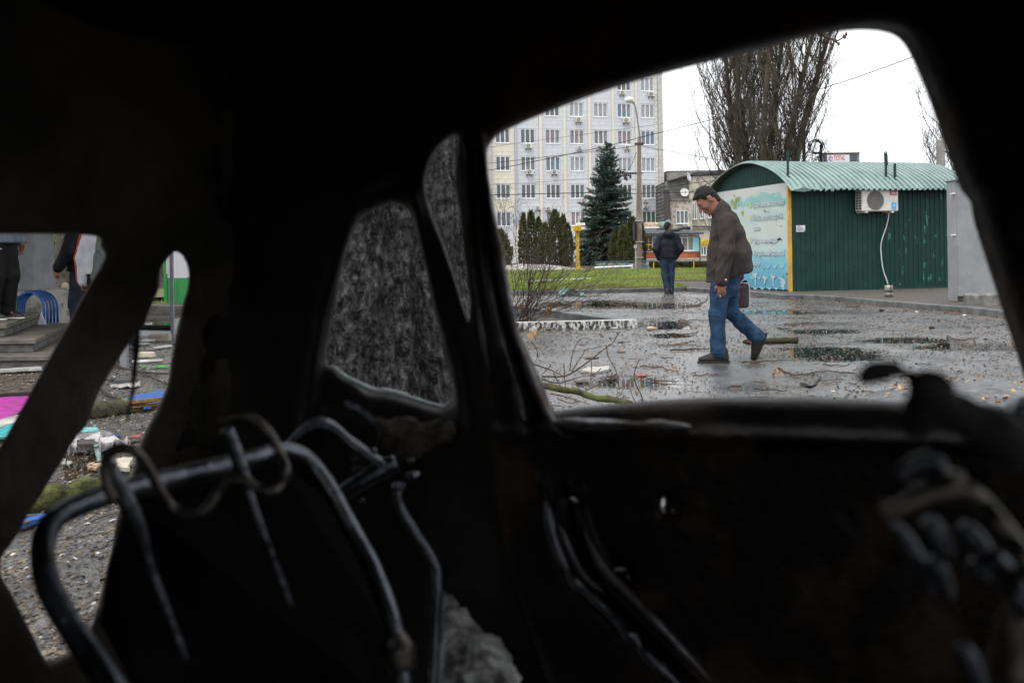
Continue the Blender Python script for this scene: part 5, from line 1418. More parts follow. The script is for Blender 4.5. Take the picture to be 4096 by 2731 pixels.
# ---- the man with the briefcase, walking to the left, head bowed
zz5 = lambda zx, zy: (-(zx - 300) / 862.0, (1505 - zy) / 862.0)
fpos = G(2700 + 300 / 2.062, 1452)
MM = Matrix.Translation((fpos.x, fpos.y + .10, 0)) @ Matrix.Rotation(math.pi, 4, 'Z')
MMI = MM.inverted()


def j5(zx, zy, y): return tuple(MMI @ P(2700 + zx / 2.062, 720 + zy / 2.062, fpos.y + .10 - y))


JM = dict(head=j5(264, 166, 0), hf=(.72, .04, -.69), hu=(.69, 0, .72), neck=j5(368, 246, 0), pelvis=j5(425, 850, 0),
          shL=j5(432, 350, .20), elL=j5(428, 590, .275), wrL=j5(388, 838, .275), hdL=(.03, -.03, -1), thL=(1, 0, .03), pnL=(0, -1, .03), curlL=.5,
          shR=j5(425, 345, -.185), elR=j5(455, 590, -.26), wrR=j5(515, 800, -.27), hdR=(.05, 0, -1), thR=(1, 0, .05), pnR=(0, 1, 0), curlR=1.15,
          hipL=j5(372, 880, .085), knL=j5(347, 1110, .10), anL=j5(356, 1415, .10), hipR=j5(452, 875, -.085), knR=j5(455, 1085, -.09), anR=j5(676, 1292, -.10),
          shoe=[dict(loc=(j5(352, 1490, .10)[0], .10, 0), yaw=.04), dict(loc=j5(728, 1352, -.10), pitch=math.radians(66), yaw=-.05)])
TM = [(j5(385, 268, 0), .080, 1.15), (j5(412, 340, 0), .118, 1.60), (j5(432, 450, 0), .155, 1.30), (j5(447, 600, 0), .200, 1.0), (j5(450, 720, 0), .216, .95), (j5(442, 860, 0), .216, .92)]
hp0, hp1 = np.array(j5(240, 852, 0)), np.array(j5(640, 752, 0)); dd = hp1 - hp0
man, jk, hpM = person(MM, JM, dict(jacket=m_jk_brown, trousers=m_jeans, shoe=m_shoe_br, sole=m_sole_dk), 'walking man in brown jacket and blue jeans with bowed head', .0065, TM, (.085, .072, .060), (.090, .072, .068),
                      hem=(hp0, (dd[2], 0, -dd[0]) if dd[0] > 0 else (-abs(dd[2]), 0, -abs(dd[0]))), wr=.014)
nk = np.array(JM['neck']); fw = np.array(hpM(0, 0, 0)) - nk; fw /= np.linalg.norm(fw); a1 = np.array([1, 0, 0]) - fw * fw[0]; a1 /= np.linalg.norm(a1); a2 = np.cross(fw, a1)
MB().tube([MM @ Vector(nk + fw * .024 + a1 * .090 * math.cos(t) + a2 * .090 * math.sin(t) - fw * .012 * math.cos(t)) for t in np.linspace(.6, 5.7, 22)], .0045, 5).build('collar_piping', mat('dark_red_piping', (.14, .03, .03), rough=.7), jk)
q = MM @ Vector(j5(418, 822, .328)); MB().lathe((0, 0, 0), [(.009, 0), (.009, .004), (.004, .006)], 8).build('cuff_button', m_white_metal, jk).matrix_basis = Matrix.Translation(q) @ Matrix.Rotation(math.radians(90), 4, 'X')
q0, q1 = MM @ Vector(j5(374, 940, .255)), MM @ Vector(j5(372, 962, .262)); MB().tube([q0, q0.lerp(q1, .6), q1], .0045, 7).build('cigarette', mat('cigarette_paper', (.75, .73, .7), rough=.7), None, label="white cigarette held between the walking man's fingers", cat='cigarette')
case = empty('briefcase', MM @ Vector(j5(520, 1050, -.30)), 'dark grey soft briefcase carried behind the walking man', 'briefcase')
bx0, bx1, bz0, bz1 = j5(604, 900, -.31)[0], j5(425, 900, -.31)[0], j5(500, 1058, -.31)[2], j5(500, 850, -.31)[2]
bv = Vol((bx0 - .03, -.40, bz0 - .03), (bx1 + .03, -.22, bz1 + .03), .006)


def rbox(X, Y, Z, c, h, r): q = [np.abs(a - c_) - (h_ - r) for a, c_, h_ in zip((X, Y, Z), c, h)]; return np.sqrt(sum(np.maximum(k_, 0) ** 2 for k_ in q)) + np.minimum(np.maximum(np.maximum(q[0], q[1]), q[2]), 0) - r


cb, hb = ((bx0 + bx1) / 2, -.31, (bz0 + bz1) / 2), ((bx1 - bx0) / 2, .05, (bz1 - bz0) / 2)
bv.put(lambda X, Y, Z: rbox(X, Y, Z, cb, hb, .03), (bx0, -.37, bz0), (bx1, -.25, bz1), .01)
link('body', bv.mesh(MM), mat('charcoal_canvas', (.040, .040, .042), (.065, .065, .067), 9, .7, .3, 200), case)
for yy in (-.262, -.358):
    MB().tube(spline([MM @ Vector((x, yy, z)) for x, z in ((bx1 - .03, bz1), (bx0 + .035, bz1 - .001), (bx0 + .002, bz1 - .035), (bx0, bz0 + .035), (bx0 + .035, bz0 + .001), (bx1 - .03, bz0))], 5), .005, 6).build('piping', mat('pale_piping', (.50, .49, .47), rough=.6), case)
for x_, cl_ in ((.075, (.10, .03, .03)), (.11, (.15, .14, .14))): MB().box(bx0 + x_, bx0 + x_ + .022, -.259, -.255, bz0 + .02, bz1 - .02, MM).build('stripe', mat('bag_stripe', cl_, rough=.7), case)
hx = JM['wrR'][0] - .002; MB().tube(spline([MM @ Vector((x, -.275, z)) for x, z in ((hx - .09, bz1 - .005), (hx - .075, bz1 + .02), (hx, JM['wrR'][2] - .085), (hx + .075, bz1 + .02), (hx + .09, bz1 - .005))], 6), .011, 8).build('handle', m_black, case)


def standing(h=1.78, stride=0.0, arm_out=.0, hands='down', lean=0.0):
    k = h / 1.78
    J = dict(head=(.02, 0, 1.655 * k), hf=(1, 0, -.05), hu=(.05, 0, 1), neck=(-.02, 0, 1.50 * k), pelvis=(-.01, 0, .93 * k),
             shL=(-.02, .185, 1.42 * k), elL=(-.03, .25 + arm_out, 1.13 * k), wrL=(.05, .27 + arm_out * .5, .88 * k), hdL=(.1, 0, -1), thL=(1, 0, .1), pnL=(0, -1, 0),
             shR=(-.02, -.185, 1.42 * k), elR=(-.03, -.25 - arm_out, 1.13 * k), wrR=(.05, -.27 - arm_out * .5, .88 * k), hdR=(.1, 0, -1), thR=(1, 0, .1), pnR=(0, 1, 0),
             hipL=(0, .09, .90 * k), knL=(.03 + stride * .5, .10, .49 * k), anL=(-.02 + stride, .10, .10), hipR=(0, -.09, .90 * k), knR=(.03 - stride * .3, -.10, .49 * k), anR=(-.02 - stride, -.10, .10),
             shoe=[dict(loc=(-.03 + stride, .10, 0), yaw=.12), dict(loc=(-.03 - stride, -.10, 0), yaw=-.12)])
    return J


def torso_std(h=1.78, fat=1.0, hemz=.86):
    k = h / 1.78; return [((-.02, 0, 1.47 * k), .08, 1.2), ((-.02, 0, 1.40 * k), .115 * fat, 1.75), ((-.01, 0, 1.25 * k), .14 * fat, 1.5), ((0, 0, 1.08 * k), .145 * fat, 1.4), ((0, 0, hemz * k), .15 * fat, 1.35)]


# ---- man walking away in a dark hooded jacket, hands in pockets
fp = G(2674, 1176)
MF = Matrix.Translation((fp.x, fp.y, 0)) @ Matrix.Rotation(math.radians(92), 4, 'Z')
J = standing(1.80, .05, .05); J.update(head=(.03, -.01, 1.675), hf=(.75, -.66, -.05), wrL=(.10, .20, .90), wrR=(.10, -.20, .90), elL=(-.05, .31, 1.13), elR=(-.05, -.31, 1.13), knL=(.0, .09, .5), anL=(-.10, .055, .10), hipL=(0, .09, .9), anR=(.03, -.07, .1), knR=(.03, -.09, .5),
                                     shoe=[dict(loc=(-.11, .06, 0)), dict(loc=(.02, -.08, 0), yaw=-.3)])
person(MF, J, dict(jacket=mat('navy_black_jacket', (.0055, .007, .011), (.012, .0145, .021), 10, .6, .3, 120), trousers=m_jeans_dk, shoe=m_shoe_bk, sole=m_sole_dk), 'man in dark hooded jacket walking away towards the lawn', .011,
       torso_std(1.80, 1.10, .93), (.10, .085, .07), (.098, .078, .068), hem=((0, 0, .90), (0, 0, -1)), wr=.012, hood=True)

# ---- people at the steps, seen through the rear opening of the car
m_tr_bk = mat('black_tracksuit', (.005, .005, .0055), (.009, .009, .0095), 8, .8, .2, 100)
STEP_Z = .42
fa = G(10, 1278, STEP_Z)
MA = Matrix.Translation((fa.x - .02, fa.y, STEP_Z)) @ Matrix.Rotation(math.radians(-14), 4, 'Z')
J = standing(1.78, .02); J['shoe'] = [dict(loc=(.02, .10, 0), yaw=.05), dict(loc=(-.02, -.10, 0), yaw=-.08)]


def stripes(o, T):
    for k in range(3):
        for s in (-1, 1): mb = MB().add([T @ Vector(q) for q in ((.03 + k * .03, s * .048, .03), (.045 + k * .03, s * .048, .03), (.012 + k * .03, s * .037, .085), (-.003 + k * .03, s * .037, .085))], [(0, 1, 2, 3)]).build('stripe', mat('orange_stripe', (.55, .14, .06), rough=.6), o)
    MB().tube([T @ Vector((-.055 + .056 * math.cos(t), .05 * math.sin(t), .095 + .012 * math.cos(t))) for t in np.linspace(0, 6.283, 17)], .006, 5, False).build('rim', m_sole_w, o)


rA, jA, _ = person(MA, J, dict(jacket=mat('slate_jacket', (.10, .12, .14), (.15, .17, .19), 9, .7, .3, 120), trousers=m_tr_bk, shoe=m_shoe_bk, sole=m_sole_w), 'person in slate jacket and black trousers standing on the steps', .011, torso_std(1.78, 1.18, .80), (.09, .08, .065),
             (.118, .10, .078), hem=((0, 0, .86), (0, 0, -1)), wr=.010, extra_shoe=stripes)
q = MA @ Vector((.10, -.122, .80)); MB().box(q.x - .03, q.x + .03, q.y - .012, q.y - .004, q.z - .012, q.z).build('trouser_badge', m_sole_w, rA)
gb = P(332, 1040, 13.2)
MB_ = Matrix.Translation((gb.x, 13.2, 0)) @ Matrix.Rotation(math.radians(160), 4, 'Z')
J = standing(1.78, .03); J.update(elL=(-.02, .30, 1.18), wrL=(.10, .33, .97), hdL=(.35, 0, -.94), curlL=.7)
person(MB_, J, dict(jacket=mat('navy_coat', (.005, .0055, .008), (.010, .0105, .014), 8, .7, .2, 100), trousers=mat('navy_jeans', (.010, .014, .024), (.02, .026, .04), 7, .8), shoe=m_shoe_bk, sole=m_sole_dk), 'person in black coat with open hand beside the tree trunk', .012, torso_std(1.78, 1.12, .95), (.09, .08, .065), (.10, .085, .07), hem=((0, 0, .93), (0, 0, -1)), wr=.009)
gc = P(410, 1040, 12.3)
MC = Matrix.Translation((gc.x, 12.3, 0)) @ Matrix.Rotation(math.radians(-100), 4, 'Z')
J = standing(1.76, .03); J.update(elR=(.0, -.27, 1.10), wrR=(.03, -.24, .80), hdR=(.05, .05, -1), curlR=1.3)
rC, jC, _ = person(MC, J, dict(jacket=mat('white_track_jacket', (.52, .51, .56), (.62, .61, .66), 6, .65, .3, 120), trousers=m_tr_bk, shoe=m_shoe_bk, sole=m_sole_w), 'person in white track jacket with red sleeve stripe', .012, torso_std(1.76, 1.05, .90), (.085, .08, .072), (.10, .085, .07), hem=((0, 0, .90), (0, 0, -1)), wr=.012)
m_redstripe = mat('rust_red_stripe', (.34, .045, .02), rough=.65)
for s in ('R', 'L'):
    sg = -1 if s == 'R' else 1; pts = [np.array(J['sh' + s]) + [0, sg * .048, .0], np.array(J['el' + s]) + [-.0, sg * .046, 0], np.array(J['wr' + s]) + [0, sg * .036, .03]]
    v = Vol(np.min(pts, 0) - .15, np.max(pts, 0) + .15, .012).cap(pts[0], pts[1], .072, .062).cap(pts[1], pts[2], .062, .056); link('sleeve_stripe', v.mesh(MC), m_redstripe, jC)
gd = P(488, 1040, 11.8)
MD = Matrix.Translation((gd.x, 11.8, 0)) @ Matrix.Rotation(math.radians(-95), 4, 'Z')
J = standing(1.74, .03); person(MD, J, dict(jacket=mat('grey_green_puffer', (.085, .10, .095), (.13, .145, .14), 8, .6, .3, 60), trousers=m_tr_bk, shoe=m_shoe_bk, sole=m_sole_dk), 'person in grey green padded jacket nearest the car pillar', .012, torso_std(1.74, 1.2, .88), (.11, .10, .085), (.10, .085, .07), hem=((0, 0, .86), (0, 0, -1)), wr=.016)
# ================================================================== THE TREE BESIDE THE CAR
TX, TY, TR = P(1425, 1013, 3.35).x, 3.35, .375
ctree = empty('roadside_tree', (TX, TY, 0), 'thick furrowed tree trunk close behind the car quarter window', 'tree')
m_bark_wet = mat('wet_furrowed_bark', (.007, .0066, .0062), (.070, .069, .070), 62, .38, 1.0, 110, detail=5, bdist=.02, lo=.46, hi=.66, spec=.3, stretch=(1, 1, .38))
nth, nz_ = 330, 520
th, zv = np.meshgrid(np.linspace(0, 2 * np.pi, nth, endpoint=False), np.linspace(-.05, 2.6, nz_), indexing='ij')
cx, cy = np.cos(th), np.sin(th); wob = .45 * (vnoise(cx * 3, cy * 3, zv * 2.2, 2) - .5)
ux, uy = cx * (6.2) + wob, cy * (6.2) + wob
rg = 1 - np.abs(2 * vnoise(ux * 1.25, uy * 1.25, zv * 1.9 + wob, 5) - 1); pl = vnoise(ux * 1.8, uy * 1.8, zv * 9, 8)
fine = fbm(ux * 4.5, uy * 4.5, zv * 26, 3, 11)
rad = TR * (1 + .28 * np.exp(-np.maximum(zv, 0) / .28)) + .046 * rg ** 1.4 * (0.35 + pl) + .042 * (fine - .5) + .03 * (vnoise(cx * 1.5, cy * 1.5, zv * .8, 9) - .5)
V = np.stack([TX + rad * cx, TY + rad * cy, zv], -1).reshape(-1, 3); i = np.arange(nth * nz_).reshape(nth, nz_); i2 = np.roll(i, -1, 0)
Q = np.stack([i[:, :-1], i2[:, :-1], i2[:, 1:], i[:, 1:]], -1).reshape(-1, 4)
link('trunk', mesh_from(V, Q, True), m_bark_wet, ctree)
up = MB().tube(spline([(TX, TY, 2.55), (TX + .08, TY + .1, 3.8), (TX + .05, TY + .3, 5.2), (TX + .3, TY + .3, 7.5)], 5), lerp_list([TR, .3, .24, .10], 16), 14)
up.build('upper_trunk', m_bark, ctree, smooth=True)
z4_ = lambda x, y: (2600 + x / 2.4123, 100 + y / 2.4123)
limb = spline([Vector((TX + .05, TY + .3, 4.7)), Vector((.2, 4.6, 5.2)), Vector((1.4, 6.4, 4.6)), P(*z4_(1040, 60), 8), P(*z4_(1130, 260), 8), P(*z4_(1190, 430), 8), P(*z4_(1240, 540), 8), P(*z4_(1300, 640), 8), P(*z4_(1400, 700), 8), P(*z4_(1510, 740), 8)], 5)
lm = MB().tube(limb, lerp_list([.06, .04, .018, .009, .007, .006, .0055, .004, .003, .002], len(limb)), 7)
for pts in ([(1230, 430), (1200, 460), (1120, 450), (1000, 405), (880, 330), (760, 240)], [(1240, 545), (1130, 470), (1010, 330), (930, 240)], [(1270, 605), (1200, 645), (1090, 640), (990, 560), (930, 440)], [(1190, 430), (1110, 320), (1020, 275)], [(740, 340), (765, 390), (770, 392)]):
    w3 = spline([P(*z4_(x, y), 8.0) for x, y in pts], 4); lm.tube(w3, lerp_list([.005, .004, .002], len(w3)), 5)
lm.build('hanging_limb', m_twig, ctree)
sp_ = MB(); base = spline([P(*z4_(1500, -60), 6), P(*z4_(1700, 110), 6), P(*z4_(1760, 140), 6), P(*z4_(1795, 160), 6), P(*z4_(1860, 125), 6), P(*z4_(1892, 95), 6)], 4); sp_.tube([Vector((.2, 4.6, 5.2)), P(*z4_(1300, -500), 6)] + base, lerp_list([.03, .008, .005, .003], len(base) + 2), 5)
sp_.tube(spline([P(*z4_(1725, 120), 6), P(*z4_(1745, 175), 6)], 3), .003, 4).tube(spline([P(*z4_(1795, 160), 6), P(*z4_(1820, 185), 6)], 3), .003, 4)
for x, y in ((1745, 180), (1795, 158), (1820, 185), (1880, 120), (1893, 92), (1870, 112)): sp_.lathe(P(*z4_(x, y), 6), [(.003, -.012), (.009, 0), (.003, .012)], 6)
sp_.build('budding_twig', m_twig, ctree)

# ================================================================== BARE SHRUB IN THE BED
random.seed(12)
SB = G(2075, 1290, .08)
shrub = empty('bare_shrub', SB, 'bare brown shrub fanning out of the planting bed', 'shrub')
st, tw = MB(), MB()


def wander(p, d, L, n, c, g=0.0):
    out = [p.copy()]; d = d.normalized()
    for k in range(n): d = (d + Vector((random.gauss(0, c), random.gauss(0, c), random.gauss(0, c) + g))).normalized(); p = p + d * (L / n); out.append(p.copy())
    return out


for k in range(52):
    b = SB + Vector((random.uniform(-.32, .20), random.uniform(-.3, .5), 0)); a = random.uniform(-.35, 1.42)
    s = wander(b, Vector((math.sin(a) * 1.0 + .08, random.uniform(-.3, .3), math.cos(a) * .9 + .12)), random.uniform(.8, 1.8), 9, .10, .01); st.tube(s, lerp_list([.006, .004, .0016], 10), 4, False)
    for q in range(6):
        j = random.randint(3, 9); t_ = wander(s[j], (s[j] - s[j - 1]) + Vector((random.uniform(-.12, .16), random.uniform(-.1, .1), random.uniform(-.06, .12))), random.uniform(.2, .6), 5, .17); tw.tube(t_, lerp_list([.0028, .002, .0012], 6), 3, False)
        for r in range(2): e = random.choice(t_[2:]); tw.tube(wander(e, Vector((random.uniform(-.5, .9), random.uniform(-.4, .4), random.uniform(-.1, .8))), random.uniform(.08, .25), 3, .2), [.002, .0017, .0014, .001], 3, False)
st.build('stems', m_twig_dark, shrub); tw.build('twigs', m_twig_dark, shrub)
for x, y in ((770, 495), (490, 460)):
    q = P(1900 + x / 2.613, 1050 + y / 2.613, 13.2 if x > 700 else 14); v = MB()
    for k in range(40): d = Vector((random.gauss(0, 1), random.gauss(0, 1), random.gauss(0, 1))).normalized(); v.lathe(q + d * random.uniform(.015, .045), [(.002, -.01), (.012, 0), (.002, .01)], 4)
    v.build('seed_head', m_leaf_a, shrub)
w3 = spline([P(1900 + x / 2.613, 1050 + y / 2.613, 13.2) for x, y in ((440, 740), (600, 660), (700, 600), (790, 545), (775, 490))], 4); MB().tube(w3, lerp_list([.006, .003], len(w3)), 4).build('stems', m_twig_dark, shrub)

# ================================================================== BROKEN BRANCHES BY THE WINDOW
zn = lambda x, y, Y=6.9: P(1900 + x / 2.6133, 1050 + y / 2.6133, Y)
m_moss = mat('mossy_bark', (.055, .046, .032), (.085, .098, .025), 18, .8, .6, 60, lo=.45, hi=.6, detail=6)
mb_ = empty('mossy_branch', zn(1100, 1400).xy.to_3d(), 'mossy grey branch lying below the window ledge', 'branch')
w3 = spline([zn(x, y, Y) for x, y, Y in ((640, 1270, 6.9), (760, 1292, 6.9), (850, 1312, 6.9), (950, 1335, 6.95), (1060, 1345, 7.0), (1150, 1378, 7.0), (1270, 1418, 6.9), (1400, 1425, 6.9), (1520, 1448, 6.8), (1620, 1475, 6.7))], 5)
MB().tube(w3, [(.020 + .007 * vnoise(np.array(k * .35), 0., 0., 3)) for k in range(len(w3))], 10).build('bark', m_moss, mb_, smooth=True)
MB().lathe(zn(790, 1290), [(.01, -.015), (.022, 0), (.012, .022)], 7).build('knot', m_twig, mb_)
twigs = [([(700, 1190), (900, 1190), (1000, 1160), (1180, 1040), (1280, 960), (1380, 880), (1440, 840), (1510, 720)], .0065, 'long forked twig rising across the window'), ([(1380, 870), (1385, 960), (1440, 1070), (1480, 1150), (1500, 1280), (1480, 1395)], .0045, None),
         ([(990, 1130), (1010, 1000), (1040, 900), (1100, 800), (1190, 790)], .004, None), ([(1020, 1120), (1100, 1000), (1170, 900), (1235, 905)], .004, None), ([(560, 1040), (640, 1070), (760, 1110), (850, 1150), (930, 1200), (945, 1310)], .0055, None),
         ([(700, 1215), (800, 1250), (900, 1255), (1000, 1225), (1120, 1190)], .006, None), ([(1625, 1225), (1560, 1310), (1510, 1400)], .003, None), ([(1180, 1330), (1300, 1270), (1420, 1200), (1480, 1160)], .004, None),
         ([(590, 830), (640, 900), (655, 980), (630, 1040)], .004, None), ([(800, 1065), (740, 1130), (690, 1180)], .004, None), ([(930, 1050), (935, 1160), (945, 1300)], .004, None), ([(1220, 1030), (1215, 1180), (1190, 1320)], .004, None),
         ([(1320, 1105), (1250, 1160), (1150, 1190), (1080, 1130)], .0035, None), ([(820, 1150), (860, 1230), (890, 1300)], .004, None), ([(790, 1370), (900, 1390), (1000, 1420), (1200, 1480)], .005, None), ([(860, 1420), (1000, 1470), (1100, 1440)], .004, None), ([(1430, 1400), (1500, 1450), (1470, 1470)], .004, None)]
for pts, r, lab in twigs:
    w3 = spline([zn(x, y, 6.9 + .05 * math.sin(x * .01)) for x, y in pts], 4); MB().tube(w3, lerp_list([r, r * .8, r * .45], len(w3)), 6).build('twig', m_twig, mb_, smooth=True)
lt = empty('leaning_twig', zn(1745, 1450, 6.8).xy.to_3d(), 'thin dark twig curving up from behind the window ledge', 'twig')
w3 = spline([zn(x, y, 6.8) for x, y in ((1722, 1005), (1680, 1100), (1665, 1190), (1690, 1290), (1740, 1390), (1760, 1480))], 5); MB().tube(w3, lerp_list([.003, .0055], len(w3)), 6).build('stem', m_twig, lt)
w3 = spline([zn(x, y, 6.8) for x, y in ((1620, 1290), (1640, 1380), (1680, 1460))], 5); MB().tube(w3, lerp_list([.002, .0035], len(w3)), 6).build('side_shoot', m_twig, lt)
at_ = empty('arching_twig', zn(560, 900, 9.5).xy.to_3d(), 'pale arching twig with a dry leaf before the planting bed', 'twig')
w3 = spline([zn(x, y, 9.6) for x, y in ((520, 900), (590, 810), (650, 745), (720, 705), (800, 687), (880, 683), (1000, 707))], 5); MB().tube(w3, lerp_list([.007, .003], len(w3)), 6).build('stem', mat('pale_twig', (.17, .145, .085), rough=.7), at_)
for x, y in ((580, 760), (620, 710), (560, 740)): q = zn(x, y, 9.6); MB().add([q, q + Vector((.03, .01, .02)), q + Vector((.01, -.01, -.05)), q + Vector((-.025, .01, -.01))], [(0, 1, 2, 3)]).build('dry_leaf', mat('tan_leaf', (.36, .20, .08), rough=.7), at_)

# ================================================================== PICKABLE DEBRIS ON THE ASPHALT
z8 = lambda x, y: (2000 + x / 1.1221, 1150 + y / 1.1221)


def gtwig(pts, r, lab, m=m_twig, fork=None, cat='twig'):
    def gp(x, y):
        q = G(*z8(x, y)); return Vector((q.x, q.y, .006 + r))
    w3 = spline([gp(x, y) for x, y in pts], 4)
    for k_, q in enumerate(w3): q.z += .004 * math.sin(k_ * 1.7) + .004
    o = empty('fallen_twig', gp(*pts[0]).xy.to_3d(), lab, cat, 'twigs on the wet asphalt')
    MB().tube(w3, lerp_list([r, r * .85, r * .5], len(w3)), 6).build('stem', m, o)
    if fork: w4 = spline([gp(x, y) for x, y in fork], 4); MB().tube(w4, lerp_list([r * .7, r * .4], len(w4)), 5).build('side_shoot', m, o)


for a_ in (([(765, 290), (850, 286), (945, 283)], .011, "straight twig at the walking man's front shoe"), ([(710, 268), (790, 262), (872, 245)], .007, 'thin curved twig left of the walking man', m_twig, [(790, 262), (860, 262), (905, 268)]),
           ([(802, 155), (860, 152), (940, 153)], .010, 'V forked twig behind the walking man in front of the puddle', m_twig, [(802, 155), (812, 142), (830, 150)]), ([(812, 90), (880, 84), (925, 62), (932, 40)], .011, 'hooked twig far back left of the briefcase man', m_twig_dark, [(905, 72), (890, 55), (880, 48)]),
           ([(770, 213), (830, 216), (885, 208)], .009, 'dark twig between puddle and walking man', m_twig_dark, [(880, 208), (892, 198)]), ([(1085, 345), (1170, 341), (1258, 336)], .010, "twig just right of the walking man's front shoe"), ([(630, 362), (720, 366), (760, 380), (802, 383)], .008, 'bent twig in the left middle of the yard'),
           ([(1250, 368), (1290, 392), (1335, 402), (1420, 388), (1480, 385), (1600, 397)], .008, 'long wavy twig running from the dry leaves to the right'), ([(1450, 352), (1500, 358), (1562, 358)], .007, 'short twig beside the large puddle'), ([(1140, 465), (1210, 468), (1288, 473)], .007, 'dark stick close to the window ledge', m_twig_dark),
           ([(1275, 172), (1330, 170), (1388, 168)], .012, 'reddish stick in front of the kiosk'), ([(2008, 225), (2050, 240), (2100, 240), (2150, 230)], .010, 'reddish arched twig on the right of the yard'), ([(1560, 92), (1600, 88), (1622, 82)], .012, 'small twig close to the kerb by the kiosk'),
           ([(1248, 188), (1280, 192), (1312, 193)], .010, 'short dark stick by the small puddle', m_twig_dark), ([(722, 322), (748, 323), (778, 322)], .008, "stubby twig in front of the man's shoe"), ([(665, 420), (730, 428), (802, 430)], .007, 'straight brown twig in the near left of the yard'),
           ([(868, 404), (920, 400), (975, 396)], .006, 'thin twig in the near middle of the yard'), ([(1440, 440), (1490, 435), (1530, 430)], .005, 'thin twig under the large puddle'), ([(505, 82), (540, 84), (552, 80)], .012, 'small twig on the far asphalt beyond the bed'), ([(1795, 408), (1870, 398), (1935, 400)], .006, 'twig behind the charred seat on the right')): gtwig(*a_)


def lump(name, x, y, L, W, H, lab, m, cat, rot=0.0, seed=0, f=z8):
    q = G(*f(x, y)); v = Vol((-L * .7, -W * .7, -.02), (L * .7, W * .7, H * 1.4 + .02), max(L / 26, .004)).ell((0, 0, H * .4), (L / 2, W / 2, H * .62), .005)
    v.disp(lambda a, b, c: .22 * H * (fbm(a * 3.5 / W, b * 3.5 / W, c * 3.5 / W, 3, seed) - .5)); v.half((0, 0, 0.001), (0, 0, -1), .003)
    return link(name, v.mesh(Matrix.Translation((q.x, q.y, .004)) @ Matrix.Rotation(rot, 4, 'Z')), m, None, label=lab, cat=cat)


lg = empty('log', G(*z8(1210, 262)), 'short mossy log with broken end behind the walking man', 'log')
a, b = G(*z8(1092, 258)), G(*z8(1333, 252)); lr = .036
n = 14; w3 = [Vector((a.x, a.y, lr)).lerp(Vector((b.x, b.y, lr + .004)), k / n) for k in range(n + 1)]
MB().tube(w3, [lr * (.55 if k == 0 else .8 if k == 1 else 1) * (1 + .12 * math.sin(k * 1.9)) for k in range(n + 1)], 10).build('bark', mat('log_bark', (.028, .020, .013), (.040, .034, .018), 20, .75, .6, 60), lg, smooth=True)
MB().lathe((0, 0, 0), [(lr * .9, 0), (lr * .88, .002), (.004, .003)], 10).build('sawn_end', mat('raw_wood', (.30, .18, .08), (.20, .11, .05), 30, .7), lg).matrix_basis = Matrix.Translation(w3[-1] + Vector((.0005, 0, 0))) @ (b - a).to_track_quat('Z', 'Y').to_matrix().to_4x4()
lump('bark_scrap', 410, 322, .15, .05, .022, 'dark bark scrap left of the yard centre', m_leaf_b, 'bark', .1, 1); lump('bark_scrap', 370, 432, .11, .05, .022, 'dark bark scrap nearest the window corner', m_leaf_b, 'bark', -.2, 2); lump('bark_scrap', 1060, 446, .09, .05, .018, 'small dark scrap by the ledge middle', m_leaf_b, 'bark', 0, 3)
lump('stone', 680, 192, .14, .09, .05, 'pale tan stone beside the small puddle', mat('tan_stone', (.42, .33, .2), (.3, .22, .13), 20, .7), 'stone', .2, 4); lump('black_chunk', 1992, 265, .13, .07, .045, 'black chunk at the edge of the right puddle', m_black, 'rubble', 0, 5)
lump('stone', 1150, 236, .05, .04, .03, 'white pebble right of the man between shoes', m_chip, 'stone', 0, 6); lump('stone', 2086, 131, .07, .05, .035, 'white stone by the kerb on the right', m_chip, 'stone', 0, 7); lump('stone', 1870, 115, .06, .05, .03, 'white stone below the kerb in front of the can', m_chip, 'stone', 0, 8)
lump('black_chunk', 1712, 108, .08, .06, .035, 'small black chunk near the kerb bend', m_black, 'rubble', 0, 9); lump('black_chunk', 1938, 187, .07, .05, .035, 'small black chunk in the right middle of the yard', m_black, 'rubble', 0, 10); lump('bark_scrap', 2180, 235, .05, .04, .02, 'small dark scrap at the far right of the yard', m_leaf_b, 'bark', 0, 11)
lump('stone', 515, 186, .10, .05, .02, 'flat pale chip against the whitewashed kerb', m_chip, 'stone', 0, 12); lump('paper_scrap', 332, 218, .12, .05, .008, 'flat white scrap below the whitewashed kerb', m_chip, 'paper', 0, 13); lump('bark_scrap', 545, 250, .09, .05, .02, 'dark bark scrap in the left middle of the yard', m_leaf_b, 'bark', .4, 14); lump('bark_scrap', 545, 294, .09, .05, .02, 'brown bark flake beside the tall twig', m_leaf_a, 'bark', .2, 15)


def board(name, pts, z, th, lab, m, cat, f=z8, warp=.0):
    q = [G(*f(x, y), z) for x, y in pts]; n = len(q)
    v = [(p.x, p.y, z + warp * math.sin(k * 2.1)) for k, p in enumerate(q)] + [(p.x, p.y, z + th + warp * math.sin(k * 2.1)) for k, p in enumerate(q)]
    return MB().add(v, [tuple(range(n - 1, -1, -1)), tuple(range(n, 2 * n))] + [(i, (i + 1) % n, (i + 1) % n + n, i + n) for i in range(n)]).build(name, m, None, label=lab, cat=cat)


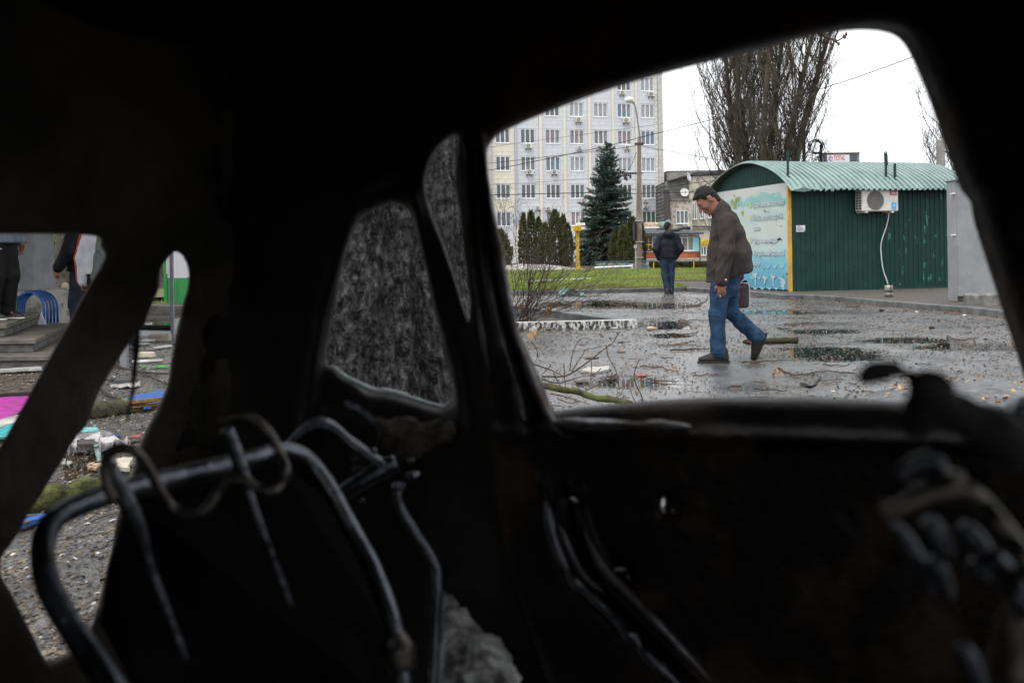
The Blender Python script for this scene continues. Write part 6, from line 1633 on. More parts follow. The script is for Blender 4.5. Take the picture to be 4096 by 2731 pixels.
board('plank_offcut', [(362, 380), (400, 364), (492, 360), (488, 374), (430, 388)], .006, .018, 'pale wet plank offcut left of the yard', mat('pale_wet_wood', (.42, .40, .36), (.3, .28, .25), 12, .35), 'plank'); board('plastic_shard', [(606, 392), (612, 383), (660, 387), (655, 398), (620, 400)], .006, .006, 'dark red plastic shard on the asphalt', mat('dark_red_plastic', (.20, .02, .02), rough=.35), 'shard')
board('bark_strip', [(1345, 428), (1370, 436), (1400, 440), (1425, 420), (1442, 398), (1438, 412), (1420, 438), (1395, 450), (1350, 442)], .008, .006, 'curled black bark strip near the window ledge', m_black, 'bark', warp=.012)
dl = empty('dead_leaves', G(*z8(1245, 400)), 'bunch of tan dead leaves at the end of the wavy twig', 'leaves')
random.seed(6)
for k in range(11):
    q = G(*z8(1245 + random.gauss(0, 12), 394 + random.gauss(0, 10))); q.z = .02 + random.uniform(0, .045); d = Vector((random.uniform(-1.2, 1.2), random.uniform(-1, 1), -.7)).normalized() * .05; s = Vector((.012, random.uniform(-.01, .01), 0))
    MB().add([q, q + d * .5 + s, q + d, q + d * .5 - s, q + d * .5 + Vector((0, .008, 0))], [(0, 1, 4), (1, 2, 4), (2, 3, 4), (3, 0, 4)]).build('leaf', mat('amber_leaf', (.34, .17, .06), (.22, .11, .05), 20, .6), dl)
# crumpled teal and black wreckage piece at the far kerb
zq = lambda x, y: (1900 + x / 2.34, 700 + y / 2.34)
cq = G(*zq(900, 1140)); wr_ = empty('car_wreckage', cq, 'crumpled teal and black panel lying at the far kerb', 'wreckage')
for name, m_, x0, x1, hgt, sd_ in (('teal_sheet', mat('teal_paint', (.02, .09, .10), (.04, .13, .14), 6, .4), 785, 900, .17, 3), ('black_sheet', m_black, 820, 1015, .13, 5), ('teal_shard', mat('teal_paint_edge', (.03, .12, .12), rough=.4), 985, 1052, .07, 8)):
    a, b = G(*zq(x0, 1140)), G(*zq(x1, 1146)); nx, ny = 16, 8; X, Yv = np.meshgrid(np.linspace(a.x, b.x, nx), np.linspace(a.y - .1, a.y + .45, ny), indexing='ij')
    e = np.sin(np.pi * np.linspace(0, 1, nx))[:, None] ** .5 * np.linspace(.25, 1, ny)[None]; Z = .02 + hgt * e * (.5 + .9 * vnoise(X * 6, Yv * 6, 0 * X, sd_)); i = np.arange(nx * ny).reshape(nx, ny)
    Qf = np.stack([i[:-1, :-1], i[1:, :-1], i[1:, 1:], i[:-1, 1:]], -1).reshape(-1, 4); Vt = np.stack([X, Yv, Z], -1).reshape(-1, 3); Vb = Vt - [0, .0, .012]
    link(name, mesh_from(np.concatenate([Vt, Vb]), np.concatenate([Qf, Qf[:, ::-1] + nx * ny])), m_, wr_)
# soot heap with leaves at the far right
sh_ = G(3980, 1590); X, Yv = np.meshgrid(np.linspace(-.9, .9, 60), np.linspace(-.6, .6, 44), indexing='ij'); r_ = np.clip(1 - (X / .9) ** 2 - (Yv / .6) ** 2, 0, 1); Z = .09 * r_ ** .8 * (.4 + 1.1 * fbm(X * 5, Yv * 5, 0 * X, 4, 3)) + .003
i = np.arange(60 * 44).reshape(60, 44); Qf = np.stack([i[:-1, :-1], i[1:, :-1], i[1:, 1:], i[:-1, 1:]], -1).reshape(-1, 4); keep = (r_.reshape(-1)[Qf].max(1) > 0)
link('ash_heap', mesh_from(np.stack([X + sh_.x, Yv + sh_.y, Z], -1).reshape(-1, 3), Qf[keep], True), mat('wet_ash', (.03, .03, .033), (.09, .09, .095), 12, .4, .6, 40), None, label='spread heap of wet ash at the right window corner', kind='stuff')
c = np.stack([sh_.x + RNG.normal(.05, .35, 420), sh_.y + RNG.normal(0, .2, 420)], 1); V, T = scatter_quads(420, c, .025, .07, .06, .5); link('ash_heap_leaves', mesh_from(V, T), mat('amber_litter', (.36, .20, .08), (.5, .34, .16), 5, .6), None, label='amber dead leaves on the ash heap', kind='stuff')

# ================================================================== BEHIND THE CAR: STEPS, RACK, WALL, FENCE
zl = lambda x, y: (x / 2.614, 900 + y / 2.614)
e1 = Vector((.955, .297, 0)); 
m_step = mat('grey_step_concrete', (.065, .063, .060), (.125, .122, .115), 7, .7, .4, 50, rough2=.45)
m_step_edge = mat('rust_stained_slab', (.085, .078, .068), (.145, .125, .10), 5, .6, .4, 50)
steps = empty('entrance_steps', G(145, 1411), 'three grey concrete steps with overhanging slabs', 'steps')
c2 = G(145, 1355, .28); SM = frame((c2.x, c2.y, 0), (.955, .10, 0))
SM = Matrix(((.958, -.29, 0, c2.x), (.29 * .0, .957, 0, c2.y), (0, 0, 1, 0), (0, 0, 0, 1)))
for nm, m_, x1, y0, z0, z1 in (('riser', m_step, -.03, .03, .14, .225), ('tread_slab', m_step_edge, 0, 0, .225, .28), ('riser', m_step, -.40, .33, .28, .365), ('tread_slab', m_step_edge, -.37, .30, .365, .42), ('riser', m_step, .37, -.30, -.02, .085), ('tread_slab', m_step_edge, .40, -.33, .085, .14)):
    k = 0; L = 1.25; x = x1
    while x > -3.2: MB().bbox(max(x - L, -3.3), x - .004, y0, 2.6, z0, z1 - .001, .008, SM).build(nm, m_, steps); x -= L
# whitewashed pier on a rubble base
pr_ = empty('rendered_pier', P(100, 1200, 15.5).xy.to_3d(), 'whitewashed pier standing on a rough stone base', 'pier')
a, b = P(40, 1160, 15.5), P(138, 1160, 15.5); MB().bbox(a.x - .6, b.x, 15.5, 16.2, .55, 3.4, .01).build('shaft', mat('whitewash', (.27, .28, .30), (.21, .21, .22), 4, .8, .2, 30), pr_)
a2, b2 = P(*zl(100, 660), 15.2), P(*zl(450, 660), 15.2); v = Vol((a2.x - .5, 15.0, -.05), (b2.x + .1, 16.6, .75), .03).put(lambda X, Y, Z: rbox(X, Y, Z, ((a2.x - .3 + b2.x) / 2, 15.8, .25), ((b2.x - a2.x + .3) / 2, .6, .36), .06), (a2.x - .4, 15.1, -.1), (b2.x + .1, 16.5, .7)); v.disp(lambda x, y, z: .09 * (fbm(x * 7, y * 7, z * 7, 3, 2) - .5))
link('rubble_base', v.mesh(), m_fieldstone, pr_)
MB().bbox(-14, -3.0, 9.6, 19.6, 3.4, 3.62, .02).build('added_shade_canopy', m_concrete, pr_)  # unseen slab added to shade the steps and the people below
spst = empty('steel_column', P(165, 1180, 18).xy.to_3d(), 'grey riveted steel column beside the whitewashed pier', 'column'); a, b = P(*zl(378, 690), 18), P(*zl(490, 690), 18)
m_colm = mat('grey_brown_column', (.085, .078, .07), (.13, .12, .11), 6, .6, .2, 40)
MB().box(a.x, a.x + .035, 17.9, 18.1, 0, 3.5).build('flange', m_dark_metal, spst); MB().box(a.x + .036, b.x, 17.93, 18.07, 0, 3.5).build('web', m_colm, spst); MB().box(b.x - .05, b.x + .005, 17.90, 18.1, 0, 3.5).build('flange', m_colm, spst)
for z in (.9, 1.65, 2.4): MB().box(a.x + .03, b.x + .01, 17.9, 17.93, z, z + .05).build('bracket', m_colm, spst)
# blue arches
rk = empty('bicycle_rack', P(130, 1300, 13).xy.to_3d(), 'blue tubular bicycle rack of nested arches behind the steps', 'rack')
m_bluet = mat('blue_enamel', (.012, .07, .26), (.02, .10, .34), 10, .4, .1, 60)
for k in range(5):
    Yk = 12.9 + k * .16; xl, xr = P(60 + k * 9, 1240, Yk).x, P(176 + k * 13.5, 1240, Yk).x; zt = P(150, 1168 - k * .5, Yk).z; w2 = (xr - xl) / 2
    pts = [Vector((xl, Yk, 0))] + [Vector((xl + w2 - w2 * math.cos(t), Yk, zt - .22 + .22 * math.sin(t))) for t in np.linspace(0, math.pi, 13)] + [Vector((xr, Yk, 0))]
    MB().tube(pts, .017, 8).build('arch', m_bluet, rk, smooth=True)
a = P(72, 1180, 12.9); MB().tube([Vector((a.x, 12.85, 0)), Vector((a.x, 12.85, a.z))], .022, 8).build('post', mat('dark_green_paint', (.02, .09, .06), rough=.5), rk)
MB().tube([Vector((P(60, 1240, 12.9).x + .02, 12.9, .05)), Vector((P(96, 1240, 13.5).x, 13.54, .05))], .015, 6).build('rail', m_bluet, rk)
a, b = P(*zl(365, 1035), 12.4), P(*zl(495, 1035), 12.4); MB().prism([(a.x, a.z - .1), (b.x, a.z - .1), (b.x - .02, a.z + .02), (a.x + .08, P(*zl(370, 915), 12.4).z)], Matrix.Translation((0, 12.4, 0)), .01).build('paper_sheet', mat('white_sheet', (.68, .68, .72), rough=.6), None, label='white sheet leaning against the bicycle rack', cat='sheet')
# tree trunks behind
for px, py, Y, r, lab in ((278, 1226, 23, .30, 'tree trunk with a pale scar behind the black coated person'), (650, 1170, 32, .28, 'distant trunk beside the green and white hut')):
    q = P(px, py, Y); t_ = empty('verge_tree', (q.x, Y, 0), lab, 'tree', 'trees of the verge behind the steps'); n = 40
    v = Vol((q.x - .6, Y - .6, -.1), (q.x + .6, Y + .6, 3.2), .04).cap((q.x, Y, -.2), (q.x + .08, Y, 3.4), r * 1.1, r * .9).cap((q.x, Y, -.1), (q.x, Y, .25), r * 1.45, r, k=.1); v.disp(lambda x, y, z: .06 * (fbm(x * 9, y * 9, z * 3, 3, 4) - .5)); link('trunk', v.mesh(), m_bark, t_)
    w3 = spline([(q.x + .08, Y, 3.0), (q.x, Y, 4.5), (q.x + .3, Y, 7)], 4); MB().tube(w3, lerp_list([r * .9, .05], len(w3)), 9).build('upper_trunk', m_bark, t_)
    n = 1500; C = np.stack([q.x + RNG.normal(0, 1.6, n), Y + RNG.normal(0, 1.2, n), 5.5 + RNG.normal(0, 1.4, n)], 1); V, Q = cards(C, RNG.normal(0, 1, (n, 3)), .16, .09); link('crown', mesh_from(V, Q), m_hedge, t_)
    if px == 278: MB().lathe((0, 0, 0), [(.09, 0), (.085, .02), (.03, .025)], 12).build('scar', mat('scar', (.30, .24, .17), rough=.8), t_).matrix_basis = Matrix.Translation((q.x + .06, Y - r * 1.12, .48)) @ Matrix.Rotation(math.radians(90), 4, 'X')
# shrubs, fence and a long low house beyond
for k, (px, Y, s_) in enumerate(((150, 30, 1.6), (215, 31, 1.5), (120, 29, 1.2), (245, 33, 1.7))):
    q = P(px, 1000, Y); n = 2200; C = np.stack([q.x + RNG.normal(0, .7, n), Y + RNG.normal(0, .4, n), np.abs(RNG.normal(1.6, .8, n)) * s_ / 1.5], 1); V, Q = cards(C, RNG.normal(0, 1, (n, 3)) + [0, 0, .4], .12, .07)
    bs = empty('verge_bush', (q.x, Y, 0), ('spring green bush left of the steel column', 'spring green bush right of the steel column', 'low green bush behind the whitewashed pier', 'tall green bush behind the black coated person')[k], 'bush', 'bushes beyond the fence'); link('foliage', mesh_from(V, Q), mat('spring_leaves', (.06, .10, .02), (.14, .19, .045), 2, .7), bs)
    MB().tube([(q.x, Y, 0), (q.x + .1, Y, 1.0 * s_)], [.04, .02], 6).build('stem', m_twig, bs)
hs_ = empty('far_house', P(200, 1040, 42).xy.to_3d(), 'long low grey house far beyond the fence', 'building'); a, b = P(-200, 1040, 42), P(740, 1040, 42)
MB().box(a.x, b.x, 42, 46, 0, 5).build('wall', mat('grey_render', (.10, .095, .085), (.14, .135, .12), 2, .85), hs_)
for px in (60, 128, 196, 560, 650):
    q0, q1 = P(px, 1080, 41.95), P(px + 44, 1080, 41.95); MB().box(q0.x, q1.x, 41.9, 42.02, .85, 1.75).build('window', m_upvc, hs_); MB().box(q0.x + .05, q1.x - .05, 41.88, 41.91, .92, 1.68).build('pane', m_pane_dark, hs_); MB().box(q0.x - .1, q1.x + .1, 41.8, 42.02, .72, .82).build('sill', m_concrete, hs_)
vf = empty('verge_fence', P(200, 1160, 27).xy.to_3d(), 'low cream fence with squares and rings on green posts', 'fence'); m_cream = mat('cream_iron', (.62, .60, .42), rough=.5)
for k in range(9):
    px = 130 + k * 18.5; q = P(px, 1145, 27); w_ = .055
    if k % 2 == 0: z0, z1 = P(px, 1155, 27).z, P(px, 1133, 27).z; MB().tube([(q.x - w_, 27, z0), (q.x + w_, 27, z0), (q.x + w_, 27, z1), (q.x - w_, 27, z1), (q.x - w_, 27, z0)], .014, 5).build('square', m_cream, vf)
    else: MB().tube([(q.x + .035 * math.cos(t), 27, q.z + .035 * math.sin(t)) for t in np.linspace(0, 6.283, 13)], .013, 5, False).build('ring', m_cream, vf)
for px in (120, 190, 236, 262, 310): q = P(px, 1122, 27); MB().box(q.x - .02, q.x + .02, 26.98, 27.02, 0, q.z).build('post', mat('green_post', (.03, .13, .08), rough=.5), vf)
for py in (1152, 1165): MB().tube([(P(110, py, 27).x, 27, P(200, py, 27).z), (P(320, py, 27).x, 27, P(200, py, 27).z)], .014, 5).build('rail', m_cream, vf)
# kerbs of the verge
for y0, x0, x1, lab in ((1254, -60, 760, 'near'), (1232, -60, 420, 'far')):
    pass
a, b = G(150, 1254), G(780, 1258); vk = empty('verge_kerb', a, 'pale concrete kerb along the verge behind the steps', 'kerb')
Mx = frame((a.x, a.y, 0), b - a); L = (b - a).length; n = int(L / 1.2)
for k in range(n): MB().bbox(L * k / n + .005, L * (k + 1) / n - .005, 0, .14, -.03, .17, .015, Mx).build('kerb_stone', m_concrete, vk)
# green and white hut
a, b = P(664, 1214, 24), P(900, 1214, 24); hut = empty('metal_hut', a.xy.to_3d(), 'corrugated metal hut white above and green below', 'hut'); HM = Matrix.Translation((a.x, 24, 0)); zm = P(700, 1112, 24).z
m_hg, m_hw = mat('bright_green_sheet', (.02, .22, .05), (.03, .27, .07), 3, .45), mat('white_sheet_metal', (.52, .53, .56), (.6, .6, .62), 3, .45)
ribbed(.04, b.x - a.x, 0, zm, .25, .02, HM).build('lower_sheet', m_hg, hut); ribbed(.04, b.x - a.x, zm + .002, 2.4, .25, .02, HM).build('upper_sheet', m_hw, hut); MB().box(-.04, .035, -.03, .04, 0, 2.4, HM).build('corner_post', m_hg, hut); MB().box(.036, .06, -.04, .03, zm + .1, 2.4, HM).build('edge_strip', m_hw, hut)
MB().box(0, b.x - a.x, .05, 1.8, 0, 2.4, HM).build('core', m_hg, hut)
for px, yb, pw, zt, lab in ((691, 1359, 13, 1.42, 'square grey steel post in front of the hut'), (498, 1476, 27, 1.3, 'square grey steel post half hidden by the car pillar')):
    q = G(px, yb); w_ = pw / 2 / F * q.y; MB().bbox(q.x - w_, q.x + w_, q.y - w_, q.y + w_, -.02, zt, .004).build('steel_post', mat('grey_box_section', (.15, .15, .165), (.2, .2, .21), 4, .5), None, label=lab, cat='post', group='square posts behind the car')

# ================================================================== WRECKAGE ON THE EARTH BEHIND THE CAR
zk = lambda x, y: (x / 2.24, 1400 + y / 2.24)
pk = empty('banner_panel', G(*zk(100, 640)), 'bright pink and turquoise printed panel lying on the earth', 'panel')
def kboard(name, pts, z, th, m, par=None, warp=0.0, **kw):
    q0 = [G(*zk(x, y), z) for x, y in pts]; q = []; rj = random.Random(len(name) * 7 + int(pts[0][0]))
    for k in range(len(q0)):
        for t in (0, .22, .41, .63, .82): e = q0[k].lerp(q0[(k + 1) % len(q0)], t); q.append(e + Vector((rj.gauss(0, .009), rj.gauss(0, .014), 0)) if t else e)
    n = len(q)
    v = [(p.x, p.y, z + warp * math.sin(k * 2.3)) for k, p in enumerate(q)] + [(p.x, p.y, z + th + warp * math.sin(k * 2.3)) for k, p in enumerate(q)]
    return MB().add(v, [tuple(range(n - 1, -1, -1)), tuple(range(n, 2 * n))] + [(i, (i + 1) % n, (i + 1) % n + n, i + n) for i in range(n)]).build(name, m, par, **kw)
kboard('pink_field', [(-120, 440), (260, 425), (330, 470), (150, 590), (-120, 690)], .03, .012, mat('hot_pink', (.34, .022, .24), (.06, .045, .04), 14, .5, lo=.5, hi=.70, detail=8), pk); kboard('white_band', [(-120, 692), (150, 592), (175, 610), (150, 660), (-120, 745)], .03, .013, m_chip, pk); kboard('turquoise_field', [(-120, 747), (150, 662), (140, 700), (60, 800), (-120, 800)], .03, .012, mat('turquoise_print', (.03, .33, .36), (.075, .062, .045), 17, .6, lo=.44, hi=.66, detail=7), pk)
a, b = G(*zk(-120, 430), .03), G(*zk(330, 405), .03); MB().tube([a, b], .03, 8).build('black_tube', m_black, pk)
kboard('blue_sheet', [(1120, 455), (1150, 425), (1460, 365), (1520, 400), (1450, 470), (1320, 528), (1240, 520)], .03, .008, mat('royal_blue_sheet', (.02, .085, .30), (.08, .075, .07), 14, .5, lo=.5, hi=.72, detail=8), None, .01, label='torn royal blue sheet on the earth', cat='sheet')
kboard('green_strip', [(1085, 445), (1130, 440), (1260, 520), (1220, 522)], .035, .006, mat('vivid_green', (.05, .30, .03), (.075, .062, .045), 17, .6, lo=.44, hi=.66, detail=7), None, label='vivid green strip beside the blue sheet', cat='strip'); kboard('green_strip', [(1350, 152), (1500, 140), (1520, 152), (1370, 160)], .02, .006, mat('vivid_green', (.05, .36, .06), (.075, .062, .045), 17, .6, lo=.44, hi=.66, detail=7), None, label='far bright green strip on the earth by the post', cat='strip'); kboard('green_strip', [(1262, 152), (1318, 148), (1300, 162), (1265, 164)], .02, .006, mat('dull_green', (.04, .25, .05), (.075, .062, .045), 17, .6, lo=.44, hi=.66, detail=7), None, label='small green scrap on the earth by the post', cat='strip')
kboard('crumpled_sheet', [(598, 890), (690, 822), (700, 850), (850, 790), (980, 785), (1020, 812), (1172, 838), (1050, 850), (900, 875), (780, 865), (690, 905)], .05, .01, mat('dirty_white_sheet', (.42, .40, .40), (.10, .09, .075), 11, .6, lo=.45, hi=.72, detail=8), None, .03, label='crumpled dirty white sheet on the earth', cat='sheet')
kboard('dark_board', [(690, 826), (850, 806), (870, 860), (720, 862)], .075, .012, m_dark_metal, None, label='dark board caught in the crumpled white sheet', cat='board'); kboard('turquoise_scrap', [(712, 700), (860, 698), (905, 738), (730, 745)], .03, .008, mat('light_turquoise', (.16, .40, .43), (.075, .062, .045), 17, .6, lo=.44, hi=.66, detail=7), None, label='pale turquoise scrap above the crumpled sheet', cat='scrap')
kboard('grey_film', [(640, 760), (900, 720), (1010, 760), (980, 790), (840, 790), (680, 815)], .025, .006, mat('grey_film', (.16, .155, .165), (.075, .062, .045), 17, .6, lo=.44, hi=.66, detail=7), None, .01, label='grey plastic film behind the crumpled white sheet', cat='sheet')
kboard('wood_offcut', [(1040, 1005), (1190, 990), (1165, 1085), (1060, 1082)], .03, .02, mat('pale_offcut', (.46, .42, .34), (.36, .32, .25), 10, .6), None, label='pale square offcut seen through the seat wires', cat='offcut'); kboard('wood_offcut', [(800, 1035), (905, 1030), (900, 1060), (795, 1078), (830, 1055)], .03, .014, mat('tan_offcut', (.5, .33, .2), (.075, .062, .045), 17, .6, lo=.44, hi=.66, detail=7), None, label='tan splintered offcut at the dark puddle', cat='offcut')
kboard('paper_scrap', [(545, 985), (590, 980), (650, 1010), (600, 1035)], .02, .006, m_chip, None, label='white paper scrap beside the dark puddle', cat='paper'); kboard('white_batten', [(940, 485), (1080, 478), (1020, 515), (985, 510)], .03, .01, m_chip, None, label='white shard by the broken log', cat='shard'); kboard('white_batten', [(0, 185), (380, 160), (380, 182), (0, 202)], .02, .02, m_chip, None, label='long white batten at the foot of the steps', cat='batten')
kboard('white_batten', [(985, 325), (1180, 295), (1260, 300), (1220, 332), (1010, 335)], .02, .012, m_chip, None, .008, label='white torn strip between the posts', cat='strip'); kboard('blue_scrap', [(1000, 760), (1080, 768), (1050, 780)], .03, .006, mat('navy_scrap', (.02, .05, .2), (.075, .062, .045), 17, .6, lo=.44, hi=.66, detail=7), None, label='tiny navy scrap right of the grey film', cat='scrap'); kboard('red_scrap', [(1140, 785), (1280, 760), (1270, 785), (1160, 800)], .03, .012, mat('brick_red_scrap', (.22, .08, .07), (.075, .062, .045), 17, .6, lo=.44, hi=.66, detail=7), None, label='brick red scrap near the car body', cat='scrap')
kboard('slate_board', [(1000, 285), (1180, 265), (1190, 300), (1030, 305)], .03, .03, mat('slate', (.06, .065, .075), (.075, .062, .045), 17, .6, lo=.44, hi=.66, detail=7), None, label='slate grey board lying between the posts', cat='board')
kb = lambda x, y: G(*zk(x, y))
pud = [(540, 985), (640, 940), (800, 925), (930, 935), (1010, 985), (950, 1075), (870, 1140), (700, 1165), (590, 1172), (565, 1080)]
m_mudwater = mat('muddy_water', (.022, .016, .010), (.03, .022, .014), 3, .03, spec=.5)
MB().add([(kb(*q).x, kb(*q).y, .006) for q in pud], [tuple(range(len(pud)))]).build('muddy_puddle', m_mudwater, None, label='brown muddy puddle behind the car', kind='structure')
pud2 = [(1100, 1000 - 860), (1250, 130)]
for nm, lab, x0, y0, x1, y1, r, m_ in (('broken_log', 'broken log with a splintered orange end behind the car', 760, 625, 1150, 575, .055, mat('dark_log_bark', (.035, .03, .02), (.06, .06, .03), 14, .8, .8, 40, bdist=.02)), ('mossy_log', 'bright green mossy log just behind the car', 120, 1505, 980, 1290, .050, mat('green_moss', (.030, .036, .012), (.085, .088, .030), 16, .9, .9, 40, bdist=.02))):
    a, b = kb(x0, y0), kb(x1, y1); a.z = b.z = r * .9; o = empty(nm, a.lerp(b, .5).xy.to_3d(), lab, 'log'); n = 22
    MB().tube([a.lerp(b, k / n) + Vector((0, 0, .012 * math.sin(k * .9))) for k in range(n + 1)], [r * (.95 + .1 * vnoise(np.array(k * .6), 0., 0., 4)) for k in range(n + 1)], 12).build('bark', m_, o, smooth=True)
    if nm == 'broken_log':
        random.seed(2); sp2 = MB(); d = (b - a).normalized()
        for k in range(26): p0 = b + Vector((0, random.uniform(-.04, .04), random.uniform(-.04, .04))); sp2.tube([p0 - d * .06, p0 + d * random.uniform(.08, .34)], [.012, .002], 4)
        sp2.build('splinters', mat('fresh_split_wood', (.20, .115, .05), (.12, .07, .03), 20, .8), o)
kboard('blue_batten', [(140, 1570), (420, 1505), (470, 1520), (160, 1605)], .02, .02, mat('blue_batten', (.02, .10, .32), (.075, .062, .045), 17, .6, lo=.44, hi=.66, detail=7), None, label='blue batten lying below the mossy log', cat='batten')
kboard('dark_batten', [(150, 1530), (620, 1440), (640, 1448), (160, 1545)], .02, .015, m_dark_metal, None, label='dark batten against the mossy log', cat='batten')
tp = [G(*zk(862, 850), .10), G(*zk(872, 880), .08), G(*zk(892, 1000), .02)]; MB().tube(tp, [.012, .016, .010], 7).build('teal_stick', mat('grey_teal', (.20, .30, .30), (.075, .062, .045), 17, .6, lo=.44, hi=.66, detail=7), None, label='grey teal stick leaning on the crumpled sheet', cat='stick')
brk = G(*zl(1660, 1222)); MB().bbox(brk.x - .13, brk.x + .13, brk.y, brk.y + .13, 0, .10, .012).build('brick', mat('dirty_brick', (.28, .24, .2), (.36, .31, .27), 14, .8, .3, 50), None, label='dirty broken brick lying before the square post', cat='brick')
brk = G(*zl(1515, 1395)); MB().bbox(brk.x - .09, brk.x + .09, brk.y, brk.y + .08, 0, .07, .015).build('brick', mat('cream_brick', (.52, .46, .36), rough=.8), None, label='small cream brick chunk by the second post', cat='brick')
for k, (x0, y0, x1, y1, lab) in enumerate(((1340, 1245, 1620, 1225, 'first pale lath'), (1340, 1275, 1560, 1262, 'second pale lath'), (1380, 1455, 1700, 1440, 'third pale lath'), (1600, 1310, 1790, 1285, 'fourth pale lath'))):
    a, b = G(*zl(x0, y0)), G(*zl(x1, y1)); a.z = b.z = .02; MB().tube([a, b], .022, 4).build('pale_lath', m_chip, None, label=lab + (' counted from the hut towards the car' if k else ' nearest the hut'), cat='lath', group='pale laths behind the car')
a, b = G(*zl(1340, 1090)), G(*zl(1800, 1100)); a.z = b.z = .035; MB().tube([a, b], .04, 8).build('black_tube', m_black, None, label='black tube lying across the wet strip by the post', cat='tube')
pd = [(1500, 1000), (1600, 985), (1790, 990), (1800, 1055), (1600, 1062), (1510, 1040)]; MB().add([(G(*zl(*q)).x, G(*zl(*q)).y, .005) for q in pd], [tuple(range(6))]).build('verge_puddle', m_mudwater, None, label='shallow puddle along the verge kerb', kind='structure')
for k, (pts, lab) in enumerate(((((1030, 150), (1100, 190), (1260, 230), (1480, 330)), 'long dark stick leading to the blue sheet'), (((1200, 215), (1350, 235), (1510, 240)), 'dark branch across the earth by the posts'), (((900, 380), (1000, 450), (1150, 490)), 'thin stick at the broken log'))):
    w3 = spline([Vector((G(*zk(*q)).x, G(*zk(*q)).y, .03)) for q in pts], 5); MB().tube(w3, lerp_list([.012, .007], len(w3)), 6).build('fallen_stick', m_twig_dark, None, label=lab, cat='stick', group='sticks behind the car')
# ================================================================== THE BURNT-OUT CAR AROUND THE CAMERA
m_soot = mat('soot_black_steel', (.006, .0058, .0056), (.020, .0175, .015), 9, .6, .5, 60, detail=8, rough2=.5, bdist=.004, spec=.18)
m_rustsoot = mat('rusty_soot_steel', (.009, .008, .0072), (.075, .047, .029), 6, .5, .8, 34, detail=8, lo=.48, hi=.72, spec=.15, rough2=.7, bdist=.005)
m_tube = mat('burnt_tube', (.085, .092, .107), (.155, .163, .18), 16, .32, .3, 70, detail=6, rough2=.5, metal=1.0)
m_tube_brown = mat('burnt_brown_tube', (.08, .074, .07), (.14, .122, .108), 16, .42, .3, 70, detail=6, rough2=.55, metal=1.0)
m_lip = mat('ridge_highlight_metal', (.17, .172, .185), (.085, .066, .052), 12, .42, .4, 60, detail=6, rough2=.7, metal=1.0)  # lighter metal for the highlights put along the door ridges
m_pillar = mat('rust_brown_soot', (.028, .0245, .020), (.095, .078, .056), 6, .7, .5, 40, detail=8, spec=.2, lo=.4, hi=.72)
m_tube_dark = mat('charred_rod', (.045, .048, .056), (.10, .105, .118), 14, .4, .3, 60, detail=6, rough2=.6, metal=1.0)
m_ash = mat('pale_ash', (.13, .13, .13), (.66, .65, .63), 22, .9, .9, 50, detail=9, bdist=.01, lo=.40, hi=.66)
m_ash_brown = mat('brown_ash_crust', (.022, .019, .015), (.10, .083, .062), 26, .9, .8, 50, detail=9, bdist=.01, lo=.42, hi=.7)
m_seal = mat('melted_glass_edge', (.42, .52, .50), (.60, .68, .65), 18, .25, .4, 40)
car = empty('burnt_car', (0.1, 0.4, 0), 'burnt out sooty car body seen from its inside', 'car')
_du = [-400, 0, 400, 800, 1300, 1700, 2000, 2600, 3400, 4100, 4500]; _dd = [1.15, 1.25, 1.42, 1.50, 1.45, 1.38, 1.30, 1.20, 1.10, 1.02, .99]


def Dsh(u, v): return np.interp(u, _du, _dd) * (1 - .10 * np.clip((1013 - v) / 1000, -.25, 1.4))


SC = 1.25 / F


def smooth_poly(pts, sub=4): return np.array([(p.x, p.y) for p in spline([Vector((x, y, 0)) for x, y in pts + [pts[0]]], sub)[:-1]])


def poly_sd(U, V, poly):
    """signed distance to a closed outline in pixels, negative inside"""
    d = np.full(U.shape, 1e9); ins = np.zeros(U.shape, bool); n = len(poly)
    for i in range(n):
        a, b = poly[i], poly[(i + 1) % n]; ab = b - a; L2 = max(ab @ ab, 1e-9)
        t = np.clip(((U - a[0]) * ab[0] + (V - a[1]) * ab[1]) / L2, 0, 1); d = np.minimum(d, (U - a[0] - t * ab[0]) ** 2 + (V - a[1] - t * ab[1]) ** 2)
        c = (a[1] > V) != (b[1] > V); ins ^= c & (U < (b[0] - a[0]) * (V - a[1]) / (b[1] - a[1] + 1e-12) + a[0])
    d = np.sqrt(d); return np.where(ins, -d, d)


def line_d(U, V, pts):
    d = np.full(U.shape, 1e9)
    for a, b in zip(pts[:-1], pts[1:]):
        a, b = np.array(a, float), np.array(b, float); ab = b - a; t = np.clip(((U - a[0]) * ab[0] + (V - a[1]) * ab[1]) / (ab @ ab), 0, 1); d = np.minimum(d, np.hypot(U - a[0] - t * ab[0], V - a[1] - t * ab[1]))
    return d


